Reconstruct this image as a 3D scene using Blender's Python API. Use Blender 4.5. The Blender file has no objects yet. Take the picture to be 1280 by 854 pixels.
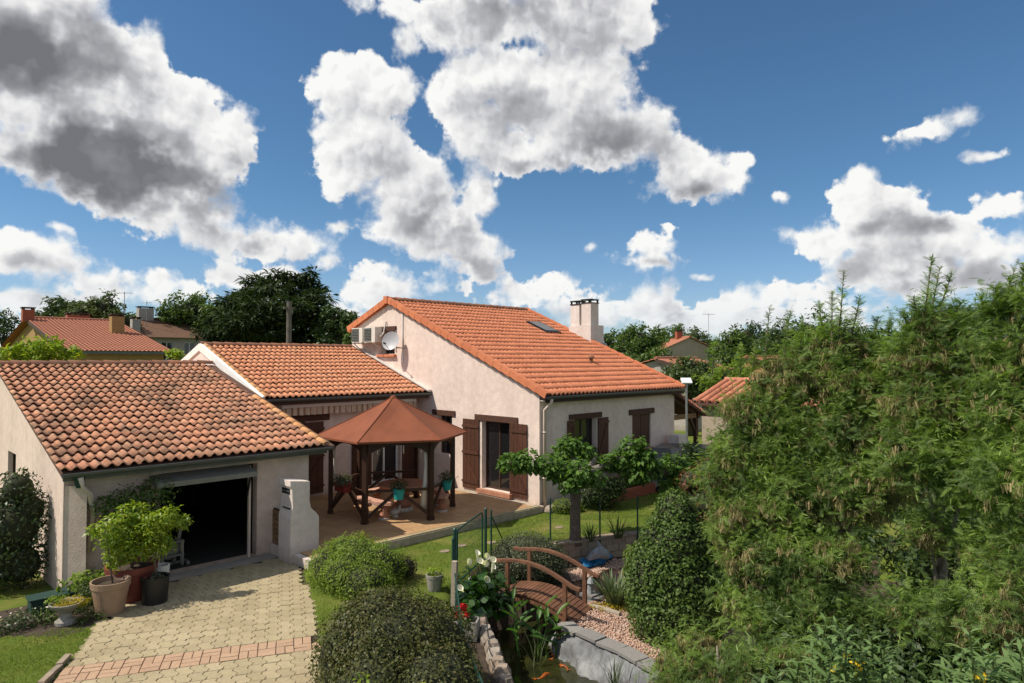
import bpy, math, random
import numpy as np
from mathutils import Vector, Matrix

R = math.radians
SC = bpy.context.scene
COL = SC.collection
rng = np.random.default_rng(7)
random.seed(7)

# ------------------------------------------------------------------ camera
CAM_H = 4.3
YAW, PITCH, FPX = R(44.7), math.atan(23/835.0), 835.0
cd = bpy.data.cameras.new('camera')
cd.sensor_width = 36.0
cd.lens = FPX/1280*36.0
cd.clip_start, cd.clip_end = 0.1, 6000
cam = bpy.data.objects.new('camera', cd)
cam.location = (0, 0, CAM_H)
cam.rotation_euler = (R(90)+PITCH, 0, YAW-R(90))
COL.objects.link(cam)
SC.camera = cam

# ------------------------------------------------------------------ light
SUN_DIR = Vector((-0.67, 0.44, 1.0)).normalized()          # towards the sun
SUN_EL = math.asin(SUN_DIR.z)
SUN_AZ = math.atan2(SUN_DIR.y, SUN_DIR.x)
sd = bpy.data.lights.new('sun', 'SUN')
sd.energy, sd.angle, sd.color = 5.0, R(0.5), (1.0, 0.92, 0.79)
sun = bpy.data.objects.new('sun', sd)
sun.rotation_euler = SUN_DIR.to_track_quat('Z', 'Y').to_euler()
sun.location = (-20, 15, 40)
COL.objects.link(sun)
SC.view_settings.view_transform = 'Standard'
SC.view_settings.look = 'None'
SC.view_settings.exposure = 0.12
SC.view_settings.gamma = 1.0
SC.cycles.max_bounces = 6
SC.cycles.diffuse_bounces = 4
SC.cycles.glossy_bounces = 2
SC.cycles.transmission_bounces = 4
SC.cycles.transparent_max_bounces = 6

# ------------------------------------------------------------------ sky with cumulus (direction based)
# cloud bodies and grey undersides: (degrees right of the house axis, elevation, half width, half height, tilt[, weight])
CLOUDS=[(-35.12,21.14,6.05,5.48,0),(-35.05,17.06,8.36,4.7,8),(-28.55,17.67,5.62,4.73,20),(-24.94,16.18,4.1,4.08,0),(-30.59,13.71,7.69,2.82,6),(-36.98,22.87,5.78,5.24,0),(-29.93,21.49,2.87,2.89,30),(-25.72,10.93,5.04,2.11,8),(-20.15,9.61,4.56,1.64,8),(-24.0,9.36,5.76,1.48,5),(-17.05,9.27,2.27,1.03,0),(-15.77,8.03,1.28,0.59,0),(-14.26,21.62,3.26,2.46,0),(-10.96,22.0,3.48,2.72,0),(-12.6,17.96,4.09,3.57,0),(-14.22,15.05,2.73,1.89,0),(-8.91,14.36,4.18,3.22,0),(-6.87,11.61,4.9,2.64,0),(-10.9,10.83,2.99,1.31,0),(-14.51,11.14,1.16,0.52,0),(-3.44,9.0,3.16,2.29,0),(-5.5,10.18,3.76,2.4,0),(-2.76,14.19,2.27,2.35,0),(-2.41,7.18,1.65,0.75,0),(-2.78,27.09,7.63,2.34,0),(5.55,27.45,7.24,3.43,0),(9.98,26.65,2.56,2.33,0),(-9.65,27.99,4.06,0.87,0),(-9.1,25.88,1.49,1.35,0),(-1.39,23.25,4.99,3.08,0),(4.15,22.31,6.35,3.89,0),(6.89,19.18,7.17,3.09,10),(-0.0,17.93,5.88,2.15,0),(10.94,18.37,4.0,2.78,0),(14.55,16.15,3.56,2.05,10),(17.73,15.11,1.88,1.61,0),(14.86,14.25,3.55,1.14,5),(-5.19,21.68,2.06,2.29,0),(-2.77,19.91,3.46,2.47,0),(3.45,16.89,7.24,1.21,0),(27.67,12.46,2.27,2.46,0),(28.99,10.73,3.27,2.46,0),(26.26,9.19,3.44,1.69,0),(31.53,8.74,4.5,2.19,0),(35.59,7.79,3.19,1.88,0),(33.93,5.97,4.97,2.04,0),(29.46,6.86,4.17,2.37,0),(27.69,13.91,1.52,1.16,0),(23.71,9.99,1.04,0.61,0),(32.15,16.41,2.28,0.81,2),(33.87,16.86,1.34,0.74,0),(35.24,14.48,1.15,0.37,2),(21.69,13.05,1.01,0.61,20),(36.68,10.99,1.86,0.91,5),(6.86,9.49,0.75,0.6,-20),(12.22,9.47,1.97,1.71,0),(11.88,7.96,3.43,0.99,0),(13.28,11.0,0.65,0.45,0),(-34.45,9.19,0.75,0.39,0),(16.21,6.45,0.76,0.33,0),(-35.8,7.11,4.17,1.76,10),(-32.99,7.35,1.84,0.8,0),(-37.25,8.17,1.31,0.54,0),(-31.99,5.81,3.07,0.81,0),(-35.76,4.18,4.53,0.89,0),(-29.95,4.87,3.87,0.95,0),(-27.04,5.62,2.73,1.09,0),(-22.22,6.66,2.24,0.76,0),(-20.12,6.3,2.79,1.41,0),(-13.5,5.2,2.6,1.33,0),(-11.54,7.38,1.98,0.93,0),(-9.21,5.95,3.69,1.21,0),(-14.14,3.86,2.91,1.06,0),(3.44,6.29,1.92,1.36,0),(0.69,5.35,2.89,1.23,0),(5.82,4.91,3.06,1.36,0),(-3.78,5.74,0.75,0.89,0),(12.32,4.56,2.62,1.74,0),(8.86,3.66,4.02,0.95,0),(19.19,4.66,5.21,1.16,-16),(23.67,5.78,1.62,0.5,-35),(20.99,3.33,6.59,1.15,0),(16.69,3.15,3.78,0.79,0),(25.37,4.96,1.68,1.24,0),(-5.48,3.55,6.13,0.96,0)]
SHADES=[(-36.5,21.3,7.64,3.42,5,1.1),(-28.76,13.55,10.89,2.99,6,1.0),(-33.62,16.8,7.69,3.19,5,0.45),(-23.43,10.02,5.23,1.23,6,0.55),(-34.88,6.47,3.71,0.78,0,0.4),(-30.6,14.56,9.74,3.93,6,0.35),(-6.87,12.93,3.54,2.88,0,0.35),(-2.75,8.06,3.3,1.35,0,0.5),(-6.52,11.16,4.77,1.86,0,0.35),(-11.59,16.15,3.32,2.52,0,0.15),(-0.0,28.44,10.44,2.18,0,0.85),(-0.69,20.85,3.81,2.08,0,0.5),(8.92,17.98,5.74,2.49,10,0.7),(14.53,13.89,3.56,1.01,5,0.7),(3.45,16.44,7.58,1.15,0,0.55),(5.54,25.2,4.82,2.29,0,0.25),(30.53,9.53,3.84,1.04,0,0.65),(34.4,5.94,5.15,1.46,0,0.55),(29.19,6.58,4.2,2.02,0,0.35),(12.21,7.69,3.29,0.6,0,0.6),(36.54,10.52,1.56,0.43,0,0.35),(32.39,16.05,2.22,0.38,0,0.3),(13.82,4.33,1.43,1.86,0,0.4),(4.12,4.79,3.42,0.96,0,0.35),(-32.95,4.32,4.36,0.46,0,0.25),(-9.54,5.07,4.01,0.54,0,0.25)]


def build_world():
    w = bpy.data.worlds.new('World')
    SC.world = w
    w.use_nodes = True
    w.cycles.sampling_method = 'MANUAL'
    w.cycles.sample_map_resolution = 512
    nt = w.node_tree
    N, L = nt.nodes, nt.links
    N.clear()
    def node(t, **k):
        n = N.new(t)
        for a, b in k.items(): setattr(n, a, b)
        return n
    def setin(s, v):
        if isinstance(v, bpy.types.NodeSocket): L.new(v, s)
        else: s.default_value = v
    def M(op, a, b=None, c=None, clamp=False):
        n = node('ShaderNodeMath', operation=op, use_clamp=clamp)
        setin(n.inputs[0], a)
        if b is not None: setin(n.inputs[1], b)
        if c is not None: setin(n.inputs[2], c)
        return n.outputs[0]
    def ramp(x, a, b, c=0.0, d=1.0):
        n = node('ShaderNodeMapRange', interpolation_type='SMOOTHSTEP')
        setin(n.inputs['Value'], x)
        for i, v in zip(('From Min', 'From Max', 'To Min', 'To Max'), (a, b, c, d)): setin(n.inputs[i], v)
        return n.outputs[0]
    def comb(x, y, z=0.0):
        n = node('ShaderNodeCombineXYZ')
        setin(n.inputs[0], x); setin(n.inputs[1], y); setin(n.inputs[2], z)
        return n.outputs[0]
    def vadd(v, off, op='ADD'):
        n = node('ShaderNodeVectorMath', operation=op)
        setin(n.inputs[0], v); setin(n.inputs[1], off)
        return n.outputs[0]
    def mixc(f, a, b, mode='MIX'):
        n = node('ShaderNodeMix', data_type='RGBA', blend_type=mode)
        setin(n.inputs[0], f); setin(n.inputs[6], a); setin(n.inputs[7], b)
        return n.outputs[2]
    tc = node('ShaderNodeTexCoord')
    sep = node('ShaderNodeSeparateXYZ')
    rot = node('ShaderNodeVectorRotate', rotation_type='Z_AXIS')
    L.new(tc.outputs['Generated'], rot.inputs['Vector'])
    rot.inputs['Angle'].default_value = -YAW
    L.new(rot.outputs[0], sep.inputs[0])
    x, y, z = sep.outputs
    u = M('MULTIPLY', M('ARCTAN2', y, x), -180/math.pi)
    v = M('MULTIPLY', M('ARCSINE', z), 180/math.pi)
    p = comb(u, v)
    # domain warp so outlines are never plain ellipses
    def noise(vec, sc, det, rough=0.55, color=False):
        n = node('ShaderNodeTexNoise', noise_dimensions='2D')
        setin(n.inputs['Vector'], vec); n.inputs['Scale'].default_value = sc
        n.inputs['Detail'].default_value = det; n.inputs['Roughness'].default_value = rough
        return n.outputs['Color'] if color else n.outputs['Fac']
    wv = vadd(noise(p, 0.16, 4, 0.55, True), (0.5, 0.5, 0.5), 'SUBTRACT')
    sc = node('ShaderNodeVectorMath', operation='SCALE')
    L.new(wv, sc.inputs[0]); sc.inputs['Scale'].default_value = 2.6
    pw = vadd(p, sc.outputs[0])
    sc2 = node('ShaderNodeVectorMath', operation='SCALE')
    L.new(wv, sc2.inputs[0]); sc2.inputs['Scale'].default_value = 4.5
    pw2 = vadd(p, sc2.outputs[0])
    def blob(src, b):
        mp = node('ShaderNodeMapping', vector_type='TEXTURE')
        L.new(src, mp.inputs['Vector'])
        mp.inputs['Location'].default_value = (b[0], b[1], 0)
        mp.inputs['Rotation'].default_value = (0, 0, R(-b[4]))
        mp.inputs['Scale'].default_value = (b[2], b[3], 1)
        ln = node('ShaderNodeVectorMath', operation='LENGTH')
        L.new(mp.outputs[0], ln.inputs[0])
        return ln.outputs['Value']
    def group(src, lst):
        cur = None
        for i, b in enumerate(lst):
            if i and i % 8 == 0:                       # keeps the shader's working stack short: evaluate eight at a time
                src = vadd(src, M('MULTIPLY', cur, 1e-6))
            d = blob(src, b)
            if len(b) > 5: d = ramp(d, 1.35, 0.1, 0.0, b[5])
            else:
                # tall blobs keep a softer falloff; min() of scaled distances
                k = min(1.0, max(0.35, b[3]/3.0))
                d = M('MULTIPLY', M('SUBTRACT', 1.0, d), k)
            cur = d if cur is None else (M('ADD', cur, d) if len(b) > 5 else M('SMOOTH_MAX', cur, d, 0.35))
        return cur
    body = group(pw, CLOUDS)
    shade = group(pw2, SHADES)
    sunward = group(vadd(pw, (-1.3, 1.9, 0)), CLOUDS)         # cloud mass between this spot and the sun
    # the rest of the sky (outside the view) carries scattered cumulus too, its cover raised to brighten the shaded walls
    gen = M('MULTIPLY', M('SUBTRACT', noise(p, 0.05, 3, 0.5), 0.49), 3.0)
    outside = M('MAXIMUM', ramp(M('ABSOLUTE', u), 40, 50), ramp(v, 30, 38))
    gen = M('ADD', gen, M('MULTIPLY', M('SUBTRACT', outside, 1.0), 3.0))
    body = M('MAXIMUM', body, gen)
    shade = M('ADD', shade, M('MULTIPLY', M('MULTIPLY', gen, 0.8, clamp=True), outside))
    # low bank of small far cumulus along the horizon
    lowp = node('ShaderNodeMapping'); L.new(p, lowp.inputs['Vector']); lowp.inputs['Scale'].default_value = (0.16, 0.42, 1)
    low = M('SUBTRACT', noise(lowp.outputs[0], 1.0, 4, 0.55), M('ADD', 0.50, M('MULTIPLY', ramp(v, 3.5, 9.0), 0.5)))
    body = M('MAXIMUM', body, M('MULTIPLY', low, 2.2))
    wf = node('ShaderNodeVectorMath', operation='SCALE')
    L.new(vadd(noise(p, 0.9, 3, 0.55, True), (0.5, 0.5, 0.5), 'SUBTRACT'), wf.inputs[0]); wf.inputs['Scale'].default_value = 0.9
    pf = vadd(p, wf.outputs[0])
    def billow(vec, sc, det):
        vo = node('ShaderNodeTexVoronoi', voronoi_dimensions='2D', feature='SMOOTH_F1', normalize=True)
        L.new(vec, vo.inputs['Vector'])
        vo.inputs['Scale'].default_value = sc; vo.inputs['Detail'].default_value = det
        vo.inputs['Roughness'].default_value = 0.55; vo.inputs['Lacunarity'].default_value = 2.2; vo.inputs['Smoothness'].default_value = 0.12
        return vo.outputs['Distance']
    def relief(vec):
        """rounded heaps at several sizes, higher towards each heap's middle"""
        return M('SUBTRACT', M('MULTIPLY', noise(vec, 0.45, 3, 0.45), 0.60), M('MULTIPLY', billow(vec, 0.34, 2.0), 1.0))
    n0 = relief(pf)
    l0 = noise(pw, 0.20, 2, 0.4)
    n1 = relief(vadd(pf, (-0.35, 0.5, 0)))
    fray = noise(p, 0.7, 10, 0.62)
    D = M('ADD', M('MULTIPLY', body, 1.5), M('ADD', M('MULTIPLY', M('ADD', n0, 0.10), 0.85), M('MULTIPLY', M('SUBTRACT', fray, 0.5), 0.75)))
    soft = ramp(noise(p, 0.22, 2), 0.35, 0.7, 0.18, 0.70)        # some edges crisp, some thinning to wisps
    alpha = M('DIVIDE', D, soft, clamp=True)
    alpha = M('MULTIPLY', M('MULTIPLY', alpha, alpha), M('SUBTRACT', 3.0, M('MULTIPLY', alpha, 2.0)))
    thin = ramp(D, 0.0, 0.75)
    form = M('MULTIPLY', M('SUBTRACT', sunward, body), 0.55)
    form = M('MAXIMUM', M('MINIMUM', form, 0.35), -0.35)
    rel = M('ADD', M('MULTIPLY', M('SUBTRACT', n1, n0), 1.0), M('ADD', form, M('MULTIPLY', M('SUBTRACT', fray, 0.5), -0.16)))
    deep = M('MULTIPLY', M('MULTIPLY', M('MINIMUM', shade, 1.1), ramp(l0, 0.25, 0.75, 1.12, 0.62)), M('ADD', 0.10, M('MULTIPLY', thin, 0.72)))
    s = M('ADD', M('ADD', deep, M('MULTIPLY', thin, 0.17)), M('MULTIPLY', rel, M('SUBTRACT', 0.56, M('MULTIPLY', deep, 0.30))))
    s = M('MULTIPLY', s, 1.0, clamp=True)
    rp = node('ShaderNodeValToRGB')
    e = rp.color_ramp.elements
    e[0].position, e[0].color = 0.0, (0.88, 0.88, 0.86, 1)
    e[1].position, e[1].color = 1.0, (0.16, 0.165, 0.18, 1)
    for pos, c in ((0.15, (0.74, 0.74, 0.745, 1)), (0.4, (0.44, 0.445, 0.47, 1)), (0.7, (0.255, 0.26, 0.28, 1))):
        q = e.new(pos); q.color = c
    L.new(s, rp.inputs[0])
    # clouds near the horizon sink into pale air
    cc = mixc(ramp(v, 7.0, 0.0, 0.0, 0.55), rp.outputs[0], (0.56, 0.64, 0.72, 1))
    sky = node('ShaderNodeTexSky', sky_type='NISHITA')
    sky.sun_disc = False
    sky.sun_elevation = SUN_EL
    sky.sun_rotation = math.pi/2-SUN_AZ
    sky.altitude = 0; sky.air_density = 1.0; sky.dust_density = 0.1; sky.ozone_density = 2.2
    bg1 = node('ShaderNodeBackground'); bg1.inputs['Strength'].default_value = 0.073
    L.new(mixc(1.0, sky.outputs[0], mixc(ramp(v, 0.0, 16.0), (0.98, 1.12, 1.40, 1), (0.74, 1.06, 1.24, 1)), 'MULTIPLY'), bg1.inputs['Color'])
    bg2 = node('ShaderNodeBackground'); bg2.inputs['Strength'].default_value = 1.0
    L.new(cc, bg2.inputs['Color'])
    mx = node('ShaderNodeMixShader')
    L.new(M('MULTIPLY', alpha, ramp(v, -0.5, 1.5)), mx.inputs[0]); L.new(bg1.outputs[0], mx.inputs[1]); L.new(bg2.outputs[0], mx.inputs[2])
    out = node('ShaderNodeOutputWorld')
    L.new(mx.outputs[0], out.inputs['Surface'])
build_world()

# ------------------------------------------------------------------ materials
MATS = {}
def nmat(name, build):
    m = bpy.data.materials.new(name); m.use_nodes = True
    nt = m.node_tree
    p = nt.nodes['Principled BSDF']
    build(nt, p)
    MATS[name] = m
    return m
def lin(c):
    return tuple(((v/255)/12.92 if v/255 <= 0.04045 else ((v/255+0.055)/1.055)**2.4) for v in c)+(1.0,)
def col4(c): return tuple(c)+(1.0,) if len(c) == 3 else tuple(c)
def tex_noise(nt, scale, detail=4, rough=0.55, coord='pos', stretch=None):
    if coord == 'pos': src = nt.nodes.new('ShaderNodeNewGeometry').outputs['Position']
    else: src = nt.nodes.new('ShaderNodeTexCoord').outputs['Object']
    if stretch:
        mp = nt.nodes.new('ShaderNodeMapping'); mp.inputs['Scale'].default_value = stretch
        nt.links.new(src, mp.inputs['Vector']); src = mp.outputs[0]
    n = nt.nodes.new('ShaderNodeTexNoise')
    n.inputs['Scale'].default_value = scale; n.inputs['Detail'].default_value = detail
    n.inputs['Roughness'].default_value = rough
    nt.links.new(src, n.inputs['Vector'])
    return n.outputs['Fac']
def cramp(nt, fac, stops):
    r = nt.nodes.new('ShaderNodeValToRGB')
    e = r.color_ramp.elements
    e[0].position, e[0].color = stops[0][0], col4(stops[0][1])
    e[1].position, e[1].color = stops[-1][0], col4(stops[-1][1])
    for pos, c in stops[1:-1]:
        q = e.new(pos); q.color = col4(c)
    nt.links.new(fac, r.inputs[0])
    return r.outputs[0]
def bump(nt, p, height, strength=0.4, dist=0.01):
    b = nt.nodes.new('ShaderNodeBump')
    b.inputs['Strength'].default_value = strength; b.inputs['Distance'].default_value = dist
    nt.links.new(height, b.inputs['Height']); nt.links.new(b.outputs[0], p.inputs['Normal'])
def mixcol(nt, f, a, b, mode='MIX'):
    n = nt.nodes.new('ShaderNodeMix'); n.data_type = 'RGBA'; n.blend_type = mode
    for s, v in ((n.inputs[0], f), (n.inputs[6], a), (n.inputs[7], b)):
        if isinstance(v, bpy.types.NodeSocket): nt.links.new(v, s)
        else: s.default_value = v
    return n.outputs[2]
def mth(nt, op, a, b=0.0, clamp=False):
    n = nt.nodes.new('ShaderNodeMath'); n.operation = op; n.use_clamp = clamp
    for s, v in ((n.inputs[0], a), (n.inputs[1], b)):
        if isinstance(v, bpy.types.NodeSocket): nt.links.new(v, s)
        else: s.default_value = v
    return n.outputs[0]
def piece_random(nt):
    """one random number per separate piece, whether it is an object or an island of a joined mesh"""
    a = nt.nodes.new('ShaderNodeObjectInfo').outputs['Random']
    b = nt.nodes.new('ShaderNodeNewGeometry').outputs['Random Per Island']
    return mth(nt, 'FRACT', mth(nt, 'ADD', a, b))

def plain(name, c, rough=0.6, var=0.12, scale=6.0, bs=0.0, bscale=40.0, metal=0.0, spec=0.4, stretch=None):
    def f(nt, p):
        c1 = tuple(v*(1-var) for v in c); c2 = tuple(min(1, v*(1+var)) for v in c)
        nt.links.new(cramp(nt, tex_noise(nt, scale, 5, stretch=stretch), [(0.3, c1), (0.7, c2)]), p.inputs['Base Color'])
        p.inputs['Roughness'].default_value = rough; p.inputs['Metallic'].default_value = metal
        p.inputs['Specular IOR Level'].default_value = spec
        if bs: bump(nt, p, tex_noise(nt, bscale, 4), bs)
    return nmat(name, f)

def render_wall(name, c, stain=0.0):
    def f(nt, p):
        big = tex_noise(nt, 0.7, 5, 0.6)
        c1 = tuple(v*0.90 for v in c); c2 = tuple(min(1, v*1.06) for v in c)
        base = cramp(nt, big, [(0.3, c1), (0.7, c2)])
        fine = cramp(nt, tex_noise(nt, 55, 5, 0.7), [(0.35, (0.86, 0.86, 0.86)), (0.6, (1, 1, 1))])
        base = mixcol(nt, 0.6, base, fine, 'MULTIPLY')
        streak = cramp(nt, tex_noise(nt, 1.0, 4, 0.6, stretch=(2.2, 2.2, 0.25)), [(0.45, (1, 1, 1)), (0.75, (0.80, 0.765, 0.73))])
        base = mixcol(nt, min(1.0, 0.45+stain), base, streak, 'MULTIPLY')
        trowel = cramp(nt, tex_noise(nt, 5.5, 6, 0.7), [(0.38, (0.90, 0.89, 0.885)), (0.62, (1.03, 1.03, 1.03))])
        base = mixcol(nt, 1.0, base, trowel, 'MULTIPLY')
        # splash dirt in a band near the ground
        sx = nt.nodes.new('ShaderNodeSeparateXYZ')
        nt.links.new(nt.nodes.new('ShaderNodeNewGeometry').outputs['Position'], sx.inputs[0])
        dz = mth(nt, 'ADD', sx.outputs[2], mth(nt, 'MULTIPLY', tex_noise(nt, 5, 4), 0.35))
        base = mixcol(nt, 1.0, base, cramp(nt, dz, [(0.15, (0.72, 0.68, 0.62)), (0.55, (1, 1, 1))]), 'MULTIPLY')
        nt.links.new(base, p.inputs['Base Color'])
        p.inputs['Roughness'].default_value = 0.92; p.inputs['Specular IOR Level'].default_value = 0.15
        bump(nt, p, tex_noise(nt, 28, 6, 0.7), 0.55, 0.02)
    return nmat(name, f)

def tile_mat(name, cols, lichen, lichen_col=(0.09, 0.075, 0.055)):
    def f(nt, p):
        r = piece_random(nt)
        base = cramp(nt, r, [(i/(len(cols)-1), c) for i, c in enumerate(cols)])
        n1 = tex_noise(nt, 14, 5, 0.65)
        base = mixcol(nt, 1.0, base, cramp(nt, n1, [(0.3, (0.80, 0.78, 0.76)), (0.7, (1.08, 1.06, 1.04))]), 'MULTIPLY')
        n2 = mth(nt, 'ADD', mth(nt, 'MULTIPLY', tex_noise(nt, 1.3, 4, 0.6), 0.6), mth(nt, 'MULTIPLY', tex_noise(nt, 30, 4, 0.7), 0.4))
        lf = cramp(nt, n2, [(0.60-0.16*lichen, (0, 0, 0)), (0.74-0.14*lichen, (1, 1, 1))])
        lf = mth(nt, 'MULTIPLY', lf, min(1.0, 0.25+lichen*0.6))
        base = mixcol(nt, lf, base, col4(lichen_col))
        nt.links.new(base, p.inputs['Base Color'])
        p.inputs['Roughness'].default_value = 0.85; p.inputs['Specular IOR Level'].default_value = 0.2
        bump(nt, p, tex_noise(nt, 90, 4, 0.6), 0.25, 0.004)
    return nmat(name, f)

def leaf_mat(name, cols, trans=0.35, rough=0.5, spec=0.35, patch=0.3):
    def f(nt, p):
        r = piece_random(nt)
        big = tex_noise(nt, 1.6, 3)
        fac = mth(nt, 'ADD', mth(nt, 'MULTIPLY', r, 0.95-patch*0.7), mth(nt, 'MULTIPLY', mth(nt, 'SUBTRACT', big, 0.5 if patch > 0.5 else 0.0), patch*(2.0 if patch > 0.5 else 1.0)), clamp=True)
        base = cramp(nt, fac, [(i/(len(cols)-1), c) for i, c in enumerate(cols)])
        nt.links.new(base, p.inputs['Base Color'])
        p.inputs['Roughness'].default_value = rough; p.inputs['Specular IOR Level'].default_value = spec
        t = nt.nodes.new('ShaderNodeBsdfTranslucent')
        nt.links.new(mixcol(nt, 1.0, base, (1.5, 1.6, 0.8, 1), 'MULTIPLY'), t.inputs['Color'])
        mx = nt.nodes.new('ShaderNodeMixShader'); mx.inputs[0].default_value = trans
        nt.links.new(p.outputs[0], mx.inputs[1]); nt.links.new(t.outputs[0], mx.inputs[2])
        nt.links.new(mx.outputs[0], nt.nodes['Material Output'].inputs['Surface'])
    return nmat(name, f)

def wood_mat(name, c, rough=0.6, var=0.3, stretch=(3, 3, 30)):
    def f(nt, p):
        n = tex_noise(nt, 3.0, 6, 0.65, coord='obj', stretch=stretch)
        c1 = tuple(v*(1-var) for v in c); c2 = tuple(min(1, v*(1+var)) for v in c)
        base = cramp(nt, n, [(0.3, c1), (0.7, c2)])
        r = piece_random(nt)
        base = mixcol(nt, 1.0, base, cramp(nt, r, [(0, (0.82, 0.82, 0.82)), (1, (1.12, 1.1, 1.08))]), 'MULTIPLY')
        nt.links.new(base, p.inputs['Base Color'])
        p.inputs['Roughness'].default_value = rough; p.inputs['Specular IOR Level'].default_value = 0.3
        bump(nt, p, n, 0.3, 0.004)
    return nmat(name, f)

def piece_mat(name, cols, rough=0.85, grain=25, bs=0.35, stain=None):
    """stone, slab and paver surfaces: each piece takes its own tone"""
    def f(nt, p):
        base = cramp(nt, piece_random(nt), [(i/(len(cols)-1), c) for i, c in enumerate(cols)])
        g = tex_noise(nt, grain, 5, 0.7)
        base = mixcol(nt, 1.0, base, cramp(nt, g, [(0.3, (0.80, 0.79, 0.77)), (0.7, (1.1, 1.1, 1.1))]), 'MULTIPLY')
        if stain:
            s = cramp(nt, tex_noise(nt, 0.9, 5, 0.65), [(0.45, (1, 1, 1)), (0.72, stain)])
            base = mixcol(nt, 0.8, base, s, 'MULTIPLY')
        nt.links.new(base, p.inputs['Base Color'])
        p.inputs['Roughness'].default_value = rough; p.inputs['Specular IOR Level'].default_value = 0.25
        bump(nt, p, g, bs, 0.006)
    return nmat(name, f)

render_wall('wall_plaster', (0.785, 0.648, 0.575))
render_wall('garage_plaster', (0.72, 0.58, 0.50), 0.2)
render_wall('white_plaster', (0.76, 0.665, 0.615))
render_wall('ochre_plaster', (0.37, 0.24, 0.105))
render_wall('grey_plaster', (0.42, 0.39, 0.35))
render_wall('beige_plaster', (0.46, 0.38, 0.30))
tile_mat('garage_tile', [(0.58, 0.275, 0.165), (0.62, 0.30, 0.18), (0.53, 0.25, 0.155), (0.64, 0.34, 0.21), (0.48, 0.25, 0.165)], 0.85)
tile_mat('wing_tile', [(0.69, 0.30, 0.165), (0.73, 0.335, 0.19), (0.65, 0.275, 0.15), (0.70, 0.35, 0.20)], 0.15)
tile_mat('house_tile', [(0.64, 0.235, 0.125), (0.68, 0.265, 0.145), (0.59, 0.215, 0.115), (0.66, 0.25, 0.135)], 0.2)
tile_mat('verge_orange', [(0.58, 0.20, 0.10), (0.63, 0.23, 0.115), (0.53, 0.18, 0.09)], 0.1)
tile_mat('verge_pale', [(0.70, 0.38, 0.18), (0.66, 0.33, 0.15), (0.72, 0.42, 0.22)], 0.15)
tile_mat('ridge_dark', [(0.27, 0.12, 0.075), (0.22, 0.11, 0.075), (0.33, 0.15, 0.09)], 0.6)
tile_mat('far_tile', [(0.36, 0.15, 0.095), (0.40, 0.17, 0.11), (0.33, 0.14, 0.09)], 0.2)
tile_mat('brown_tile', [(0.13, 0.075, 0.05), (0.16, 0.09, 0.06), (0.11, 0.065, 0.05)], 0.4)
tile_mat('shed_tile', [(0.50, 0.20, 0.12), (0.42, 0.16, 0.10), (0.56, 0.25, 0.15)], 0.45)
plain('roof_underlay', (0.10, 0.05, 0.035), 0.9)
plain('gutter_metal', (0.10, 0.11, 0.105), 0.45, metal=0.2)
plain('fascia_brown', (0.055, 0.032, 0.024), 0.7)
plain('white_paint', (0.80, 0.79, 0.76), 0.5, 0.05)
plain('cream_pipe', (0.60, 0.49, 0.42), 0.5, 0.06)
wood_mat('shutter_brown', (0.085, 0.036, 0.022), 0.55, 0.2)
wood_mat('lintel_brown', (0.075, 0.034, 0.022), 0.7, 0.25, (3, 3, 3))
wood_mat('gazebo_wood', (0.055, 0.026, 0.016), 0.5, 0.25)
wood_mat('bridge_wood', (0.17, 0.082, 0.048), 0.55, 0.28, (3, 3, 3))
wood_mat('slat_wood', (0.22, 0.13, 0.065), 0.8, 0.3, (3, 3, 3))
wood_mat('old_post', (0.34, 0.29, 0.23), 0.9, 0.2, (3, 3, 20))
plain('frame_white', (0.78, 0.77, 0.74), 0.4, 0.04)
def _glass(nt, p):
    p.inputs['Base Color'].default_value = (0.012, 0.013, 0.014, 1)
    p.inputs['Roughness'].default_value = 0.06; p.inputs['Specular IOR Level'].default_value = 0.7
nmat('window_glass', _glass)
plain('curtain', (0.24, 0.20, 0.17), 0.9, 0.2, 8, stretch=(12, 12, 0.6))
plain('brown_frame', (0.05, 0.026, 0.018), 0.5)
plain('dark_metal', (0.022, 0.024, 0.024), 0.45, metal=0.5)
plain('green_wire', (0.012, 0.055, 0.042), 0.45)
plain('dish_grey', (0.42, 0.42, 0.44), 0.45, 0.05)
plain('antenna_metal', (0.35, 0.34, 0.33), 0.4, metal=0.7)
plain('appliance_white', (0.66, 0.62, 0.55), 0.5, 0.06)
plain('grille_grey', (0.20, 0.20, 0.18), 0.5)
plain('canopy_cloth', (0.205, 0.060, 0.025), 0.85, 0.12, 2.2, 0.5, 5)
plain('rope_cloth', (0.62, 0.57, 0.49), 0.9)
plain('awning_cream', (0.60, 0.48, 0.36), 0.85)
plain('awning_brown', (0.30, 0.17, 0.10), 0.85)
plain('terracotta_stone', (0.42, 0.19, 0.115), 0.8, 0.2, 9, 0.3)
plain('pink_stone', (0.55, 0.30, 0.22), 0.8, 0.15, 9, 0.3)
plain('pale_stone', (0.55, 0.50, 0.43), 0.85, 0.18, 12, 0.4)
plain('pot_tan', (0.30, 0.198, 0.132), 0.65, 0.12, 7, 0.1)
plain('pot_red', (0.17, 0.042, 0.03), 0.6, 0.15)
plain('pot_black', (0.014, 0.015, 0.015), 0.4)
plain('pot_teal', (0.02, 0.30, 0.29), 0.5, 0.06)
plain('pot_crimson', (0.20, 0.022, 0.016), 0.55)
plain('trough_green', (0.014, 0.045, 0.036), 0.6)
plain('pot_cement', (0.27, 0.25, 0.22), 0.85, 0.2, 14, 0.3)
plain('bucket_white', (0.6, 0.6, 0.58), 0.5)
plain('chartreuse_plastic', (0.28, 0.33, 0.03), 0.5)
plain('soil', (0.055, 0.038, 0.026), 0.95, 0.35, 12, 0.6, 30)
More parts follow.
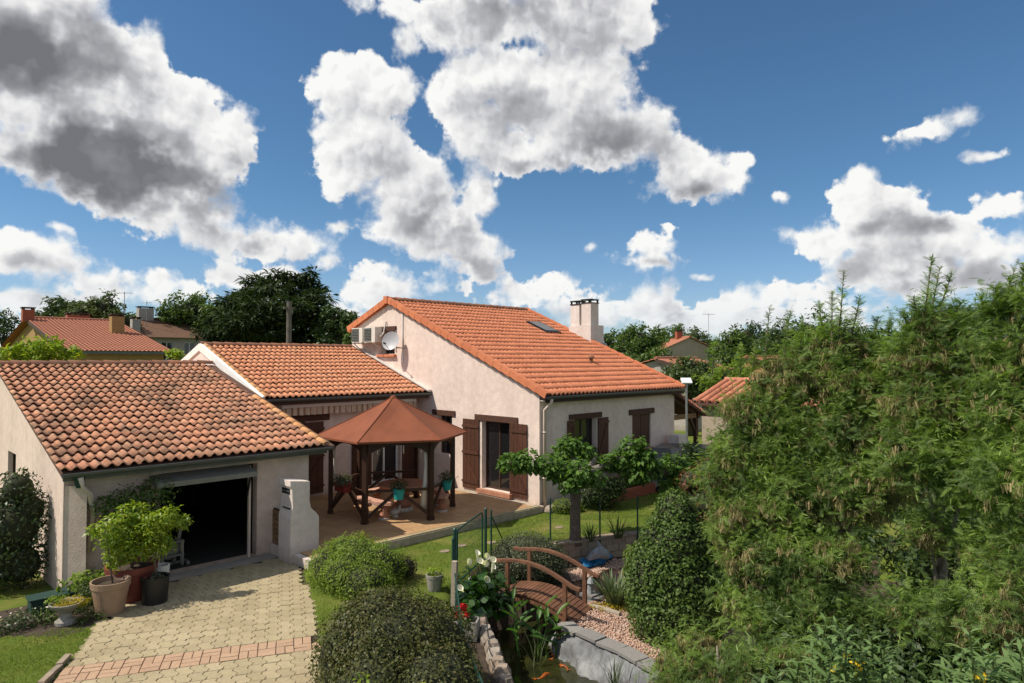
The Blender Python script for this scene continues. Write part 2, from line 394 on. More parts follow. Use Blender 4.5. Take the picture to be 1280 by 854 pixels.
plain('concrete', (0.30, 0.275, 0.24), 0.9, 0.2, 3.0, 0.4, 50)
plain('interior_shade', (0.035, 0.033, 0.03), 0.95)  # near-black base colour that paints the garage's inner shade
plain('liner', (0.20, 0.205, 0.21), 0.55, 0.3, 9, 0.8, 9, spec=0.3)
piece_mat('slate_cap', [(0.17, 0.165, 0.16), (0.23, 0.22, 0.21), (0.28, 0.265, 0.245)])
piece_mat('paver_sand', [(0.385, 0.32, 0.20), (0.425, 0.355, 0.225), (0.355, 0.295, 0.185), (0.405, 0.34, 0.21)], stain=(0.72, 0.69, 0.65))
piece_mat('paver_red', [(0.43, 0.285, 0.19), (0.46, 0.31, 0.205), (0.40, 0.265, 0.178)], stain=(0.85, 0.82, 0.80))
piece_mat('terrace_tile', [(0.43, 0.265, 0.135), (0.48, 0.30, 0.155), (0.40, 0.245, 0.13)], 0.6, 8, 0.1, stain=(0.86, 0.84, 0.82))
piece_mat('wall_stone', [(0.26, 0.20, 0.155), (0.33, 0.265, 0.21), (0.22, 0.185, 0.155), (0.37, 0.32, 0.27)], 0.9, 14, 0.8)
piece_mat('curb_stone', [(0.28, 0.22, 0.165), (0.34, 0.27, 0.20), (0.25, 0.20, 0.16)], 0.9, 12, 0.8)
piece_mat('pebble', [(0.50, 0.32, 0.24), (0.58, 0.41, 0.32), (0.44, 0.26, 0.19), (0.62, 0.50, 0.42), (0.36, 0.23, 0.18)], 0.85, 40, 0.2)
plain('gravel_bed', (0.40, 0.25, 0.18), 0.95, 0.35, 45, 0.9, 60)
plain('terrace_edge', (0.40, 0.33, 0.26), 0.9, 0.18, 8, 0.4)
plain('blue_sheet', (0.03, 0.20, 0.42), 0.4, 0.25, 5, 0.5, 6)
plain('grey_carving', (0.27, 0.28, 0.29), 0.75, 0.25, 12, 0.4)
plain('bark', (0.14, 0.105, 0.08), 0.95, 0.4, 14, 0.9, 22)
plain('bark_pale', (0.21, 0.18, 0.15), 0.95, 0.35, 16, 0.8, 25)
plain('bark_dark', (0.06, 0.048, 0.038), 0.95, 0.3, 14, 0.8, 22)
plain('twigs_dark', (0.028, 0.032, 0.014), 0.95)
plain('pole_wood', (0.12, 0.105, 0.09), 0.9, 0.3, 4)
plain('brick_red', (0.30, 0.085, 0.045), 0.85, 0.2, 18)
plain('car_paint', (0.012, 0.013, 0.016), 0.25, 0.1, spec=0.6)
plain('solar_white', (0.72, 0.73, 0.75), 0.35, 0.05)
plain('tyre', (0.012, 0.012, 0.012), 0.8)
leaf_mat('leaf_mimosa', [(0.078, 0.132, 0.034), (0.155, 0.24, 0.05), (0.24, 0.345, 0.068), (0.17, 0.25, 0.10), (0.40, 0.48, 0.095)], 0.42, patch=0.8)
leaf_mat('pod_tan', [(0.30, 0.235, 0.12), (0.38, 0.31, 0.165), (0.22, 0.19, 0.085), (0.30, 0.28, 0.14)], 0.2, 0.8, 0.1)
leaf_mat('leaf_hedge', [(0.036, 0.048, 0.012), (0.062, 0.075, 0.018), (0.09, 0.095, 0.024), (0.09, 0.068, 0.028)], 0.15, 0.5, 0.25)
leaf_mat('leaf_lime', [(0.12, 0.18, 0.03), (0.18, 0.26, 0.04), (0.25, 0.33, 0.055)], 0.35, 0.6, 0.2)
leaf_mat('leaf_citrus', [(0.08, 0.15, 0.014), (0.16, 0.25, 0.018), (0.25, 0.33, 0.025), (0.36, 0.36, 0.03)], 0.35, 0.4)
leaf_mat('leaf_dark', [(0.022, 0.04, 0.014), (0.038, 0.066, 0.02), (0.06, 0.095, 0.028)], 0.2, 0.4)
leaf_mat('leaf_laurel', [(0.035, 0.065, 0.014), (0.06, 0.105, 0.02), (0.095, 0.15, 0.03), (0.13, 0.19, 0.045)], 0.25, 0.55, 0.25)
leaf_mat('leaf_silver', [(0.06, 0.08, 0.04), (0.095, 0.115, 0.06), (0.15, 0.165, 0.09)], 0.2, 0.5)
leaf_mat('leaf_mulberry', [(0.045, 0.095, 0.016), (0.075, 0.15, 0.02), (0.12, 0.21, 0.03)], 0.3, 0.5, 0.3)
leaf_mat('leaf_tree', [(0.05, 0.09, 0.02), (0.08, 0.13, 0.028), (0.12, 0.18, 0.038)], 0.3)
leaf_mat('leaf_tree_dark', [(0.028, 0.05, 0.016), (0.045, 0.078, 0.022), (0.065, 0.105, 0.03)], 0.25)
leaf_mat('leaf_olive', [(0.05, 0.08, 0.026), (0.08, 0.115, 0.036), (0.105, 0.145, 0.05)], 0.25)
leaf_mat('leaf_cedar', [(0.016, 0.03, 0.014), (0.03, 0.05, 0.018), (0.055, 0.08, 0.024)], 0.15, 0.7, 0.15)
leaf_mat('leaf_buddleia', [(0.09, 0.155, 0.055), (0.135, 0.215, 0.075), (0.18, 0.265, 0.10)], 0.3, 0.6, 0.2)
leaf_mat('leaf_lily', [(0.018, 0.055, 0.010), (0.032, 0.085, 0.014), (0.05, 0.12, 0.018)], 0.25, 0.3, 0.5)
leaf_mat('leaf_canna', [(0.05, 0.12, 0.025), (0.07, 0.155, 0.03), (0.10, 0.19, 0.045)], 0.35, 0.4)
leaf_mat('leaf_yellow', [(0.30, 0.25, 0.02), (0.42, 0.30, 0.02), (0.25, 0.26, 0.03)], 0.2, 0.7, 0.1)
leaf_mat('leaf_purple', [(0.055, 0.04, 0.022), (0.085, 0.055, 0.03), (0.06, 0.065, 0.025)], 0.2)
leaf_mat('leaf_red', [(0.14, 0.05, 0.03), (0.18, 0.075, 0.035), (0.10, 0.07, 0.03)], 0.25)
leaf_mat('grass_blade', [(0.085, 0.145, 0.018), (0.125, 0.19, 0.026), (0.17, 0.23, 0.036), (0.25, 0.24, 0.08)], 0.35, 0.6, 0.2)
leaf_mat('strap_leaf', [(0.09, 0.13, 0.06), (0.13, 0.175, 0.085), (0.17, 0.20, 0.11)], 0.25, 0.5)
leaf_mat('white_flower', [(0.78, 0.74, 0.62), (0.82, 0.79, 0.70)], 0.25, 0.5, 0.2)
leaf_mat('red_flower', [(0.45, 0.012, 0.010), (0.55, 0.02, 0.016)], 0.2, 0.6, 0.2)
leaf_mat('yellow_flower', [(0.65, 0.42, 0.02), (0.72, 0.50, 0.03)], 0.2, 0.6, 0.2)
plain('koi_orange', (0.30, 0.075, 0.012), 0.3, 0.25, 14)
def _lawn(nt, p):
    n1 = tex_noise(nt, 0.9, 6, 0.65)
    base = cramp(nt, n1, [(0.25, (0.085, 0.135, 0.022)), (0.5, (0.13, 0.175, 0.03)), (0.64, (0.21, 0.205, 0.06)), (0.76, (0.32, 0.25, 0.13))])
    fine = cramp(nt, tex_noise(nt, 70, 4, 0.7), [(0.3, (0.72, 0.75, 0.7)), (0.7, (1.15, 1.12, 1.05))])
    nt.links.new(mixcol(nt, 1.0, base, fine, 'MULTIPLY'), p.inputs['Base Color'])
    p.inputs['Roughness'].default_value = 0.95; p.inputs['Specular IOR Level'].default_value = 0.1
    bump(nt, p, tex_noise(nt, 60, 5, 0.7), 0.8, 0.03)
nmat('lawn', _lawn)
def _water(nt, p):
    n = tex_noise(nt, 1.1, 4)
    nt.links.new(cramp(nt, n, [(0.35, (0.012, 0.016, 0.007)), (0.55, (0.035, 0.036, 0.010)), (0.75, (0.075, 0.066, 0.014))]), p.inputs['Base Color'])
    p.inputs['Roughness'].default_value = 0.07; p.inputs['Specular IOR Level'].default_value = 0.5
    bump(nt, p, tex_noise(nt, 5, 3), 0.12, 0.01)
nmat('pond_water', _water)

# ------------------------------------------------------------------ geometry helpers
def mesh_obj(name, me, parent=None, kind=None):
    o = bpy.data.objects.new(name, me)
    COL.objects.link(o)
    if parent is not None: o.parent = parent
    if kind: o['kind'] = kind
    return o
def root_loc(o):
    v = Vector((0, 0, 0))
    while o is not None:
        v += o.location; o = o.parent
    return v
def thing(name, label, cat, loc=(0, 0, 0), group=None):
    o = bpy.data.objects.new(name, None)
    o.empty_display_size = 0.2
    o.location = loc
    COL.objects.link(o)
    o['label'] = label; o['category'] = cat
    if group: o['group'] = group
    return o
def tag(o, label, cat, group=None):
    o['label'] = label; o['category'] = cat
    if group: o['group'] = group
    return o
def copy_thing(src, loc, label=None, rz=None):
    """a copy of a thing and of each of its parts and sub-parts; meshes are shared"""
    def rec(o, par):
        c = o.copy(); COL.objects.link(c)
        if par is not None: c.parent = par
        for ch in o.children: rec(ch, c)
        return c
    r = rec(src, None)
    r.location = loc
    if rz is not None: r.rotation_euler = (0, 0, rz)
    if label: r['label'] = label
    return r

class MB:
    def __init__(s): s.v = []; s.f = []; s.m = []
    def add(s, vs, fs, mi=0):
        n = len(s.v); s.v += [tuple(q) for q in vs]
        s.f += [tuple(i+n for i in q) for q in fs]; s.m += [mi]*len(fs)
        return s
    def obox(s, c, a, b, d, mi=0):
        c, a, b, d = Vector(c), Vector(a), Vector(b), Vector(d)
        vs = [c+sx*a+sy*b+sz*d for sz in (-1, 1) for sx, sy in ((-1, -1), (1, -1), (1, 1), (-1, 1))]
        return s.add(vs, [(3, 2, 1, 0), (4, 5, 6, 7), (0, 1, 5, 4), (1, 2, 6, 5), (2, 3, 7, 6), (3, 0, 4, 7)], mi)
    def box(s, x0, x1, y0, y1, z0, z1, mi=0):
        return s.obox(((x0+x1)/2, (y0+y1)/2, (z0+z1)/2), ((x1-x0)/2, 0, 0), (0, (y1-y0)/2, 0), (0, 0, (z1-z0)/2), mi)
    def beam(s, p0, p1, w, h, up=(0, 0, 1), mi=0):
        p0, p1 = Vector(p0), Vector(p1); d = p1-p0
        a = d.cross(Vector(up))
        if a.length < 1e-6: a = Vector((1, 0, 0))
        a.normalize(); b = a.cross(d).normalized()
        return s.obox((p0+p1)/2, d/2, a*(w/2), b*(h/2), mi)
    def tube(s, pts, r, n=8, mi=0, cap=True):
        pts = [Vector(p) for p in pts]; rs = r if isinstance(r, (list, tuple)) else [r]*len(pts)
        rings = []
        ref = None
        for i, p in enumerate(pts):
            d = (pts[min(i+1, len(pts)-1)]-pts[max(i-1, 0)]).normalized()
            if ref is None: ref = Vector((0, 0, 1)) if abs(d.z) < 0.9 else Vector((1, 0, 0))
            a = d.cross(ref).normalized(); b = d.cross(a).normalized(); ref = b.cross(d) if False else ref
            if abs(d.dot(ref)) > 0.95: ref = Vector((1, 0, 0)) if abs(d.x) < 0.9 else Vector((0, 1, 0))
            rings.append([p+a*(rs[i]*math.cos(t))+b*(rs[i]*math.sin(t)) for t in [2*math.pi*k/n for k in range(n)]])
        vs = [q for rg in rings for q in rg]; fs = []
        for i in range(len(pts)-1):
            for k in range(n):
                fs.append((i*n+k, i*n+(k+1) % n, (i+1)*n+(k+1) % n, (i+1)*n+k))
        if cap: fs += [tuple(range(n))[::-1], tuple((len(pts)-1)*n+k for k in range(n))]
        return s.add(vs, fs, mi)
    def lathe(s, cx, cy, prof, n=24, mi=0, sq=0.0):
        vs = []; fs = []
        for r, z in prof:
            for k in range(n):
                t = 2*math.pi*k/n
                vs.append((cx+r*math.cos(t), cy+r*math.sin(t), z))
        for i in range(len(prof)-1):
            for k in range(n): fs.append((i*n+k, i*n+(k+1) % n, (i+1)*n+(k+1) % n, (i+1)*n+k))
        if prof[0][0] > 1e-4: fs.append(tuple(range(n))[::-1])
        if prof[-1][0] > 1e-4: fs.append(tuple((len(prof)-1)*n+k for k in range(n)))
        return s.add(vs, fs, mi)
    def prism(s, poly, z0, z1, mi=0):
        n = len(poly)
        area = sum(poly[i][0]*poly[(i+1) % n][1]-poly[(i+1) % n][0]*poly[i][1] for i in range(n))
        if area < 0: poly = poly[::-1]
        z0f = z0 if callable(z0) else (lambda x, y: z0); z1f = z1 if callable(z1) else (lambda x, y: z1)
        vs = [(x, y, z0f(x, y)) for x, y in poly]+[(x, y, z1f(x, y)) for x, y in poly]
        fs = [tuple(range(n))[::-1], tuple(range(n, 2*n))]+[(i, (i+1) % n, n+(i+1) % n, n+i) for i in range(n)]
        return s.add(vs, fs, mi)
    def build(s, name, mat, parent=None, kind=None, smooth=False, origin=None):
        off = root_loc(parent) if parent is not None else Vector(origin or (0, 0, 0))
        me = bpy.data.meshes.new(name)
        me.from_pydata([(x-off.x, y-off.y, z-off.z) for x, y, z in s.v], [], s.f)
        for m in (mat if isinstance(mat, (list, tuple)) else [mat]): me.materials.append(MATS[m])
        if any(s.m): me.polygons.foreach_set('material_index', s.m)
        if smooth: me.polygons.foreach_set('use_smooth', [True]*len(me.polygons))
        me.update()
        o = mesh_obj(name, me, parent, kind)
        if parent is None: o.location = off
        return o

def np_mesh(name, verts, faces, mat, parent=None, kind=None, smooth=False, origin=(0, 0, 0)):
    """verts (n,3), faces (m,k) with one k: fast route for many small faces"""
    off = np.array(root_loc(parent) if parent is not None else origin, dtype=float)
    v = (verts-off).astype(np.float32); f = faces.astype(np.int32)
    me = bpy.data.meshes.new(name)
    me.vertices.add(len(v)); me.vertices.foreach_set('co', v.ravel())
    me.loops.add(f.size); me.loops.foreach_set('vertex_index', f.ravel())
    me.polygons.add(len(f))
    me.polygons.foreach_set('loop_start', np.arange(0, f.size, f.shape[1], dtype=np.int32))
    me.materials.append(MATS[mat])
    me.update(calc_edges=True)
    me.validate()
    if smooth: me.polygons.foreach_set('use_smooth', [True]*len(me.polygons))
    o = mesh_obj(name, me, parent, kind)
    if parent is None: o.location = off
    return o

# leaf prototypes: x along the leaf, y across, z out of the face
def proto_leaf(w=0.42, fold=0.12):
    return (np.array([(0, 0, 0), (0.45, w/2, fold), (1, 0, -0.05), (0.45, -w/2, fold)]), np.array([(0, 3, 2, 1)]))
def proto_long(w=0.24):
    return (np.array([(0, 0, 0), (0.4, w/2, 0.05), (0.4, -w/2, 0.05), (0.75, w/2.6, -0.02), (0.75, -w/2.6, -0.02), (1, 0, -0.14), (1, 0.001, -0.14)]),
            np.array([(0, 2, 1, 0), (1, 2, 4, 3), (3, 4, 5, 6)])[1:])
def proto_strip(w=0.05):
    return (np.array([(0, -w/2, 0), (0, w/2, 0), (0.55, w/2, 0.06), (0.55, -w/2, 0.06), (1, w*0.12, -0.06), (1, -w*0.12, -0.06)]),
            np.array([(0, 3, 2, 1), (3, 5, 4, 2)]))
def proto_frond(pairs=7, span=0.23):
    v = [(0, -0.012, 0), (0, 0.012, 0), (1, 0.006, -0.12), (1, -0.006, -0.12)]; f = [(0, 3, 2, 1)]
    for i in range(pairs):
        t = 0.14+0.84*i/(pairs-1); l = span*(0.55+0.6*math.sin(math.pi*min(1, t*0.9+0.08)))*(1.0 if t < 0.8 else 0.8)
        zc = -0.12*t*t
        for sd_ in (-1, 1):
            n = len(v); wd = 0.034
            v += [(t-wd, 0, zc), (t+wd, 0, zc), (t+0.75*l+wd*0.4, sd_*l, zc-0.15*l), (t+0.75*l-wd*0.4, sd_*l*0.94, zc-0.15*l)]
            f.append((n, n+1, n+2, n+3) if sd_ > 0 else (n+3, n+2, n+1, n))
    return np.array(v), np.array(f)
def proto_pods():
    v = []; f = []
    r2 = random.Random(3)
    for i in range(6):
        x, y = r2.uniform(-0.25, 0.25), r2.uniform(-0.25, 0.25); l = r2.uniform(0.6, 1.0); w = 0.042; a = r2.uniform(0, math.pi)
        dx, dy = w*math.cos(a), w*math.sin(a); n = len(v); ox, oy = r2.uniform(-.12, .12), r2.uniform(-.12, .12)
        v += [(x-dx, y-dy, 0), (x+dx, y+dy, 0), (x+dx+ox, y+dy+oy, -l), (x-dx+ox, y-dy+oy, -l)]
        f.append((n, n+1, n+2, n+3))
    return np.array(v), np.array(f)
P_LEAF, P_WIDE, P_STRIP, P_FROND, P_PODS = proto_leaf(), proto_leaf(0.7, 0.1), proto_strip(), proto_frond(), proto_pods()
P_SLIM = proto_leaf(0.26, 0.06)
P_LANCE = (np.array([(0, 0, 0), (.30, .085, .03), (.30, -.085, .03), (.68, .075, -.02), (.68, -.075, -.02), (1, 0, -.16), (.5, 0, -.03)]), np.array([(0, 2, 6, 1), (2, 4, 5, 6), (1, 6, 5, 3)]))
P_FAR = (np.array([(-.5, -.5, 0), (.5, -.45, .08), (.45, .5, 0), (-.45, .45, .1)]), np.array([(0, 1, 2, 3)]))

def scatter(name, proto, pos, nrm, size, mat, parent=None, kind=None, tang=None, jitter=0.35, upright=False, origin=(0, 0, 0)):
    """many copies of a small proto in one mesh (leaves of one plant)"""
    pv, pf = proto
    n = len(pos)
    if upright:
        a = rng.uniform(0, 2*np.pi, n); z = np.zeros(n)
        X = np.stack([np.cos(a), np.sin(a), z], 1); Z = np.tile([0., 0, 1.], (n, 1))+rng.normal(0, 0.28, (n, 3))
        Z /= np.linalg.norm(Z, axis=1)[:, None]
        Y = np.cross(Z, X); Y /= np.linalg.norm(Y, axis=1)[:, None]; X = np.cross(Y, Z)
    else:
        Z = nrm+rng.normal(0, jitter, (n, 3)); Z /= np.linalg.norm(Z, axis=1)[:, None]
        T = rng.normal(0, 1, (n, 3)) if tang is None else tang+rng.normal(0, jitter*0.7, (n, 3))
        X = T-(T*Z).sum(1)[:, None]*Z; X /= np.linalg.norm(X, axis=1)[:, None]
        Y = np.cross(Z, X)
    s = np.broadcast_to(np.asarray(size, float), (n,))[:, None, None]
    V = (pv[None, :, 0:1]*X[:, None]+pv[None, :, 1:2]*Y[:, None]+pv[None, :, 2:3]*Z[:, None])*s+pos[:, None]
    Fc = (pf[None]+(np.arange(n)*len(pv))[:, None, None]).reshape(-1, pf.shape[1])
    return np_mesh(name, V.reshape(-1, 3), Fc, mat, parent, kind, origin=origin)

def blob_points(blobs, n, shell=0.45, zflat=1.0, lump=0.18):
    """points near the surfaces of ellipsoids (x, y, z, rx[, ry, rz]) with outward normals; uneven, with gaps"""
    B = np.array([(list(b)+[b[3], b[3]])[:6] if len(b) < 6 else list(b) for b in blobs], float)
    w = (B[:, 3]*B[:, 4]+B[:, 3]*B[:, 5]+B[:, 4]*B[:, 5]); w /= w.sum()
    k = rng.choice(len(B), n, p=w)
    d = rng.normal(0, 1, (n, 3)); d /= np.linalg.norm(d, axis=1)[:, None]
    ph = B[k, 0]*3.1+B[k, 1]*1.7
    rad = 1-shell*rng.random(n)**1.6+lump*np.sin(d[:, 0]*5+ph)*np.sin(d[:, 1]*6+ph*1.3)*np.sin(d[:, 2]*5+ph*0.7)*2
    pos = B[k, :3]+d*B[k, 3:6]*rad[:, None]
    nr = d/B[k, 3:6]; nr /= np.linalg.norm(nr, axis=1)[:, None]
    return pos, nr

# ------------------------------------------------------------------ ground
def inside(poly, x, y):
    c = np.zeros(np.shape(x), bool); n = len(poly)
    for i in range(n):
        x0, y0 = poly[i]; x1, y1 = poly[(i+1) % n]
        if y0 == y1: continue
        c ^= ((y0 > y) != (y1 > y)) & (x < (x1-x0)*(y-y0)/(y1-y0)+x0)
    return c
DRIVE = [(2.10, 10.75), (2.62, 11.55), (3.05, 12.5), (3.7, 13.3), (4.25, 13.95), (6.86, 13.95), (6.86, 12.85), (5.42, 9.72), (4.1, 7.05), (0.9, 8.7)]
PIT = [(3.4, 3.0), (5.35, 5.75), (6.75, 7.75), (8.2, 9.75), (9.9, 10.55), (10.9, 10.75), (11.94, 10.14), (13.0, 10.0), (13.95, 9.55), (15.0, 8.7), (16.2, 6.5), (15.5, -3.0), (2.0, -3.0)]
POND = [(5.9, 5.0), (6.55, 6.3), (7.45, 7.5), (8.25, 8.75), (8.75, 9.35), (9.5, 9.45), (10.9, 9.1), (12.0, 9.55), (12.75, 9.2), (12.2, 8.75), (11.2, 8.35), (10.3, 8.3), (9.4, 8.1), (9.12, 7.72), (9.0, 6.65), (8.75, 5.44), (8.3, 4.0), (5.6, 3.6)]
GRAVEL = [(8.9, 8.0), (10.4, 8.25), (11.2, 8.0), (12.3, 7.2), (12.5, 5.0), (8.8, 4.2)]
SPIT = [(11.2, 9.3), (11.7, 9.75), (12.6, 9.85), (13.7, 9.35), (13.9, 8.9), (13.0, 9.05), (12.4, 9.3), (12.0, 9.2)]
def make_ground():
    far = np.array([-2600, -900, -300, -120, -60, -25, -8])
    xs = np.concatenate([far, np.arange(-3, 22.01, 0.125), [30, 60, 120, 300, 900, 2600]])
    ys = np.concatenate([far, np.arange(-3, 19.01, 0.125), [24, 40, 80, 160, 400, 1200, 2600]])
    X, Y = np.meshgrid(xs, ys, indexing='ij')
    Z = 0.012*np.sin(X*1.9+Y*0.7)*np.sin(Y*1.3)
    Z[inside(DRIVE, X, Y)] = -0.07
    Z[(X > 7.1) & (X < 14.2) & (Y > 12.9) & (Y < 18.6)] = -0.06
    pit = inside(PIT, X, Y); Z[pit] = -0.46+0.02*np.sin(X[pit]*3)*np.sin(Y[pit]*2.7)
    left = pit & (X < 9.0+0.25*(Y-8)); Z[left] = -0.30
    spit = inside(SPIT, X, Y); Z[spit] = -0.50
    pond = inside(POND, X, Y) & ~spit; Z[pond] = -1.35
    Z[(X > 14.6) & (X < 21.2) & (Y > 13.3) & (Y < 22.3)] = -0.1
    Z[(X > 3.2) & (X < 7.6) & (Y > 14.6) & (Y < 28)] = -0.12
    nx, ny = len(xs), len(ys)
    V = np.stack([X.ravel(), Y.ravel(), Z.ravel()], 1)
    i, j = np.meshgrid(np.arange(nx-1), np.arange(ny-1), indexing='ij')
    a = (i*ny+j).ravel()
    Fc = np.stack([a, a+ny, a+ny+1, a+1], 1)
    o = np_mesh('ground', V, Fc, 'lawn', kind='structure')
    for m in ('soil', 'gravel_bed'): o.data.materials.append(MATS[m])
    cx = (X[:-1, :-1]+X[1:, 1:])/2; cy = (Y[:-1, :-1]+Y[1:, 1:])/2
    mi = np.zeros(cx.shape, np.int32)
    mi[inside(PIT, cx, cy)] = 1; mi[inside(DRIVE, cx, cy)] = 1
    mi[inside(GRAVEL, cx, cy) | inside(SPIT, cx, cy)] = 2
    mi[inside(POND, cx, cy) & ~inside(SPIT, cx, cy)] = 1
    bed = inside([(1.9, 14.4), (1.9, 13.0), (2.6, 12.3), (3.1, 12.6), (4.3, 13.95), (4.3, 14.5)], cx, cy)
    mi[bed] = 1
    o.data.polygons.foreach_set('material_index', mi.ravel())
    o.data.polygons.foreach_set('use_smooth', [True]*len(o.data.polygons))
    return o
ground = make_ground()
MB().prism(POND, -0.98, -0.955).build('pond_water', 'pond_water', kind='structure')

# ------------------------------------------------------------------ building helpers
def wall(parent, mat, P, u, n, thick, outline, z0, holes=(), name='wall'):
    """a wall in the vertical plane through P along u (outward normal n); outline = [(u, top z)...]; real openings"""
    P, u, n = Vector(P), Vector(u), Vector(n)
    mb = MB()
    def pt(a, z, d=0.0):
        q = P+u*a-n*d
        return (q.x, q.y, z)
    def top(a):
        for (a0, t0), (a1, t1) in zip(outline[:-1], outline[1:]):
            if a0-1e-6 <= a <= a1+1e-6: return t0+(t1-t0)*(a-a0)/(a1-a0)
        return outline[-1][1]
    cuts = sorted({round(a, 5) for a, _ in outline} | {round(v, 5) for h in holes for v in h[:2]})
    flip = u.cross(Vector((0, 0, 1))).dot(n) < 0
    def quad(a, b, c, d):
        mb.add([a, b, c, d], [(0, 1, 2, 3) if not flip else (3, 2, 1, 0)])
    for a, b in zip(cuts[:-1], cuts[1:]):
        hs = sorted((h[2], h[3]) for h in holes if h[0] < (a+b)/2 < h[1])
        zlo = z0
        segs = []
        for h0, h1 in hs:
            segs.append((zlo, zlo, h0, h0)); zlo = h1
        segs.append((zlo, zlo, top(a), top(b)))
        for la, lb, ta, tb in segs:
            quad(pt(a, la), pt(b, lb), pt(b, tb), pt(a, ta))
            quad(pt(b, lb, thick), pt(a, la, thick), pt(a, ta, thick), pt(b, tb, thick))
        quad(pt(a, top(a)), pt(b, top(b)), pt(b, top(b), thick), pt(a, top(a), thick))
    for h0, h1, k0, k1 in holes:
        quad(pt(h0, k0), pt(h0, k0, thick), pt(h1, k0, thick), pt(h1, k0))
        quad(pt(h0, k1, thick), pt(h0, k1), pt(h1, k1), pt(h1, k1, thick))
        quad(pt(h0, k0, thick), pt(h0, k0), pt(h0, k1), pt(h0, k1, thick))
        quad(pt(h1, k0), pt(h1, k0, thick), pt(h1, k1, thick), pt(h1, k1))
    a, b = cuts[0], cuts[-1]
    quad(pt(a, z0, thick), pt(a, z0), pt(a, top(a)), pt(a, top(a), thick))
    quad(pt(b, z0), pt(b, z0, thick), pt(b, top(b), thick), pt(b, top(b)))
    return mb.build(name, mat, parent)

def window(parent, P, u, n, a0, a1, z0, z1, depth, leaves=2, frame='brown_frame', curtain=True, name='window', glass='window_glass'):
    """frame with its leaves set back in the opening, panes of glass and a curtain behind"""
    P, u, n = Vector(P), Vector(u), Vector(n)
    up = Vector((0, 0, 1))
    def pt(a, z, d): q = P+u*a-n*d; return Vector((q.x, q.y, z))
    mb = MB(); fw = 0.06
    def bar(a, b, k0, k1, d=depth, t=0.05): mb.obox((pt(a, k0, d)+pt(b, k1, d))/2, u*((b-a)/2), up*((k1-k0)/2), n*(t/2))
    bar(a0, a1, z0, z0+fw); bar(a0, a1, z1-fw, z1)
    for k in range(leaves+1):
        c = a0+(a1-a0)*k/leaves
        lo = max(a0, c-fw/2) if 0 < k < leaves else (a0 if k == 0 else a1-fw)
        bar(lo, lo+fw, z0+fw, z1-fw)
    w = mb.build(name, frame, parent)
    for k in range(leaves):
        b0 = a0+(a1-a0)*k/leaves+fw*0.6; b1 = a0+(a1-a0)*(k+1)/leaves-fw*0.6
        g = MB(); g.obox((pt(b0, z0+fw, depth+0.004)+pt(b1, z1-fw, depth+0.004))/2, u*((b1-b0)/2), up*((z1-z0)/2-fw), n*0.005)
        g.build('pane', glass, w)
    return w

def shutter(parent, P, u, n, a0, a1, z0, z1, off=0.03, boards=4, brace=True, label=None):
    P, u, n = Vector(P), Vector(u), Vector(n); up = Vector((0, 0, 1))
    def pt(a, z, d): q = P+u*a+n*d; return Vector((q.x, q.y, z))
    mb = MB(); wb = (a1-a0)/boards
    for k in range(boards):
        mb.obox((pt(a0+wb*k+0.005, z0, off)+pt(a0+wb*(k+1)-0.005, z1, off))/2, u*(wb/2-0.005), up*((z1-z0)/2), n*0.014)
    mb.obox((pt(a0, z0, off-0.012)+pt(a1, z1, off-0.012))/2, u*((a1-a0)/2-0.004), up*((z1-z0)/2-0.004), n*0.006)
    s = mb.build('shutter', 'shutter_brown', parent)
    if label: s['label'] = label
    if brace:
        hs = [z0+0.16*(z1-z0), z1-0.10*(z1-z0)] if z1-z0 < 1.7 else [z0+0.10*(z1-z0), z0+0.52*(z1-z0), z1-0.10*(z1-z0)]
        for h in hs:
            b = MB(); b.obox(pt((a0+a1)/2, h, off+0.026), u*((a1-a0)/2-0.01), up*0.045, n*0.012); b.build('batten', 'shutter_brown', s)
            k = MB(); k.obox(pt(a0-0.015 if False else a1+0.012, h, off+0.01), u*0.03, up*0.02, n*0.008); k.build('hinge', 'dark_metal', s)
        for h0, h1 in zip(hs[:-1], hs[1:]):
            b = MB(); b.beam(pt(a0+0.06, h0+0.05, off+0.024), pt(a1-0.06, h1-0.05, off+0.024), 0.07, 0.02, up=n); b.build('brace', 'shutter_brown', s)
    return s

def lintel(parent, P, u, n, a0, a1, z0, z1, proud=0.04):
    P, u, n = Vector(P), Vector(u), Vector(n)
    mb = MB(); c = P+u*((a0+a1)/2)+n*(proud-0.06); c.z = (z0+z1)/2
    mb.obox(c, u*((a1-a0)/2), Vector((0, 0, (z1-z0)/2)), n*0.06)
    return mb.build('lintel', 'lintel_brown', parent)

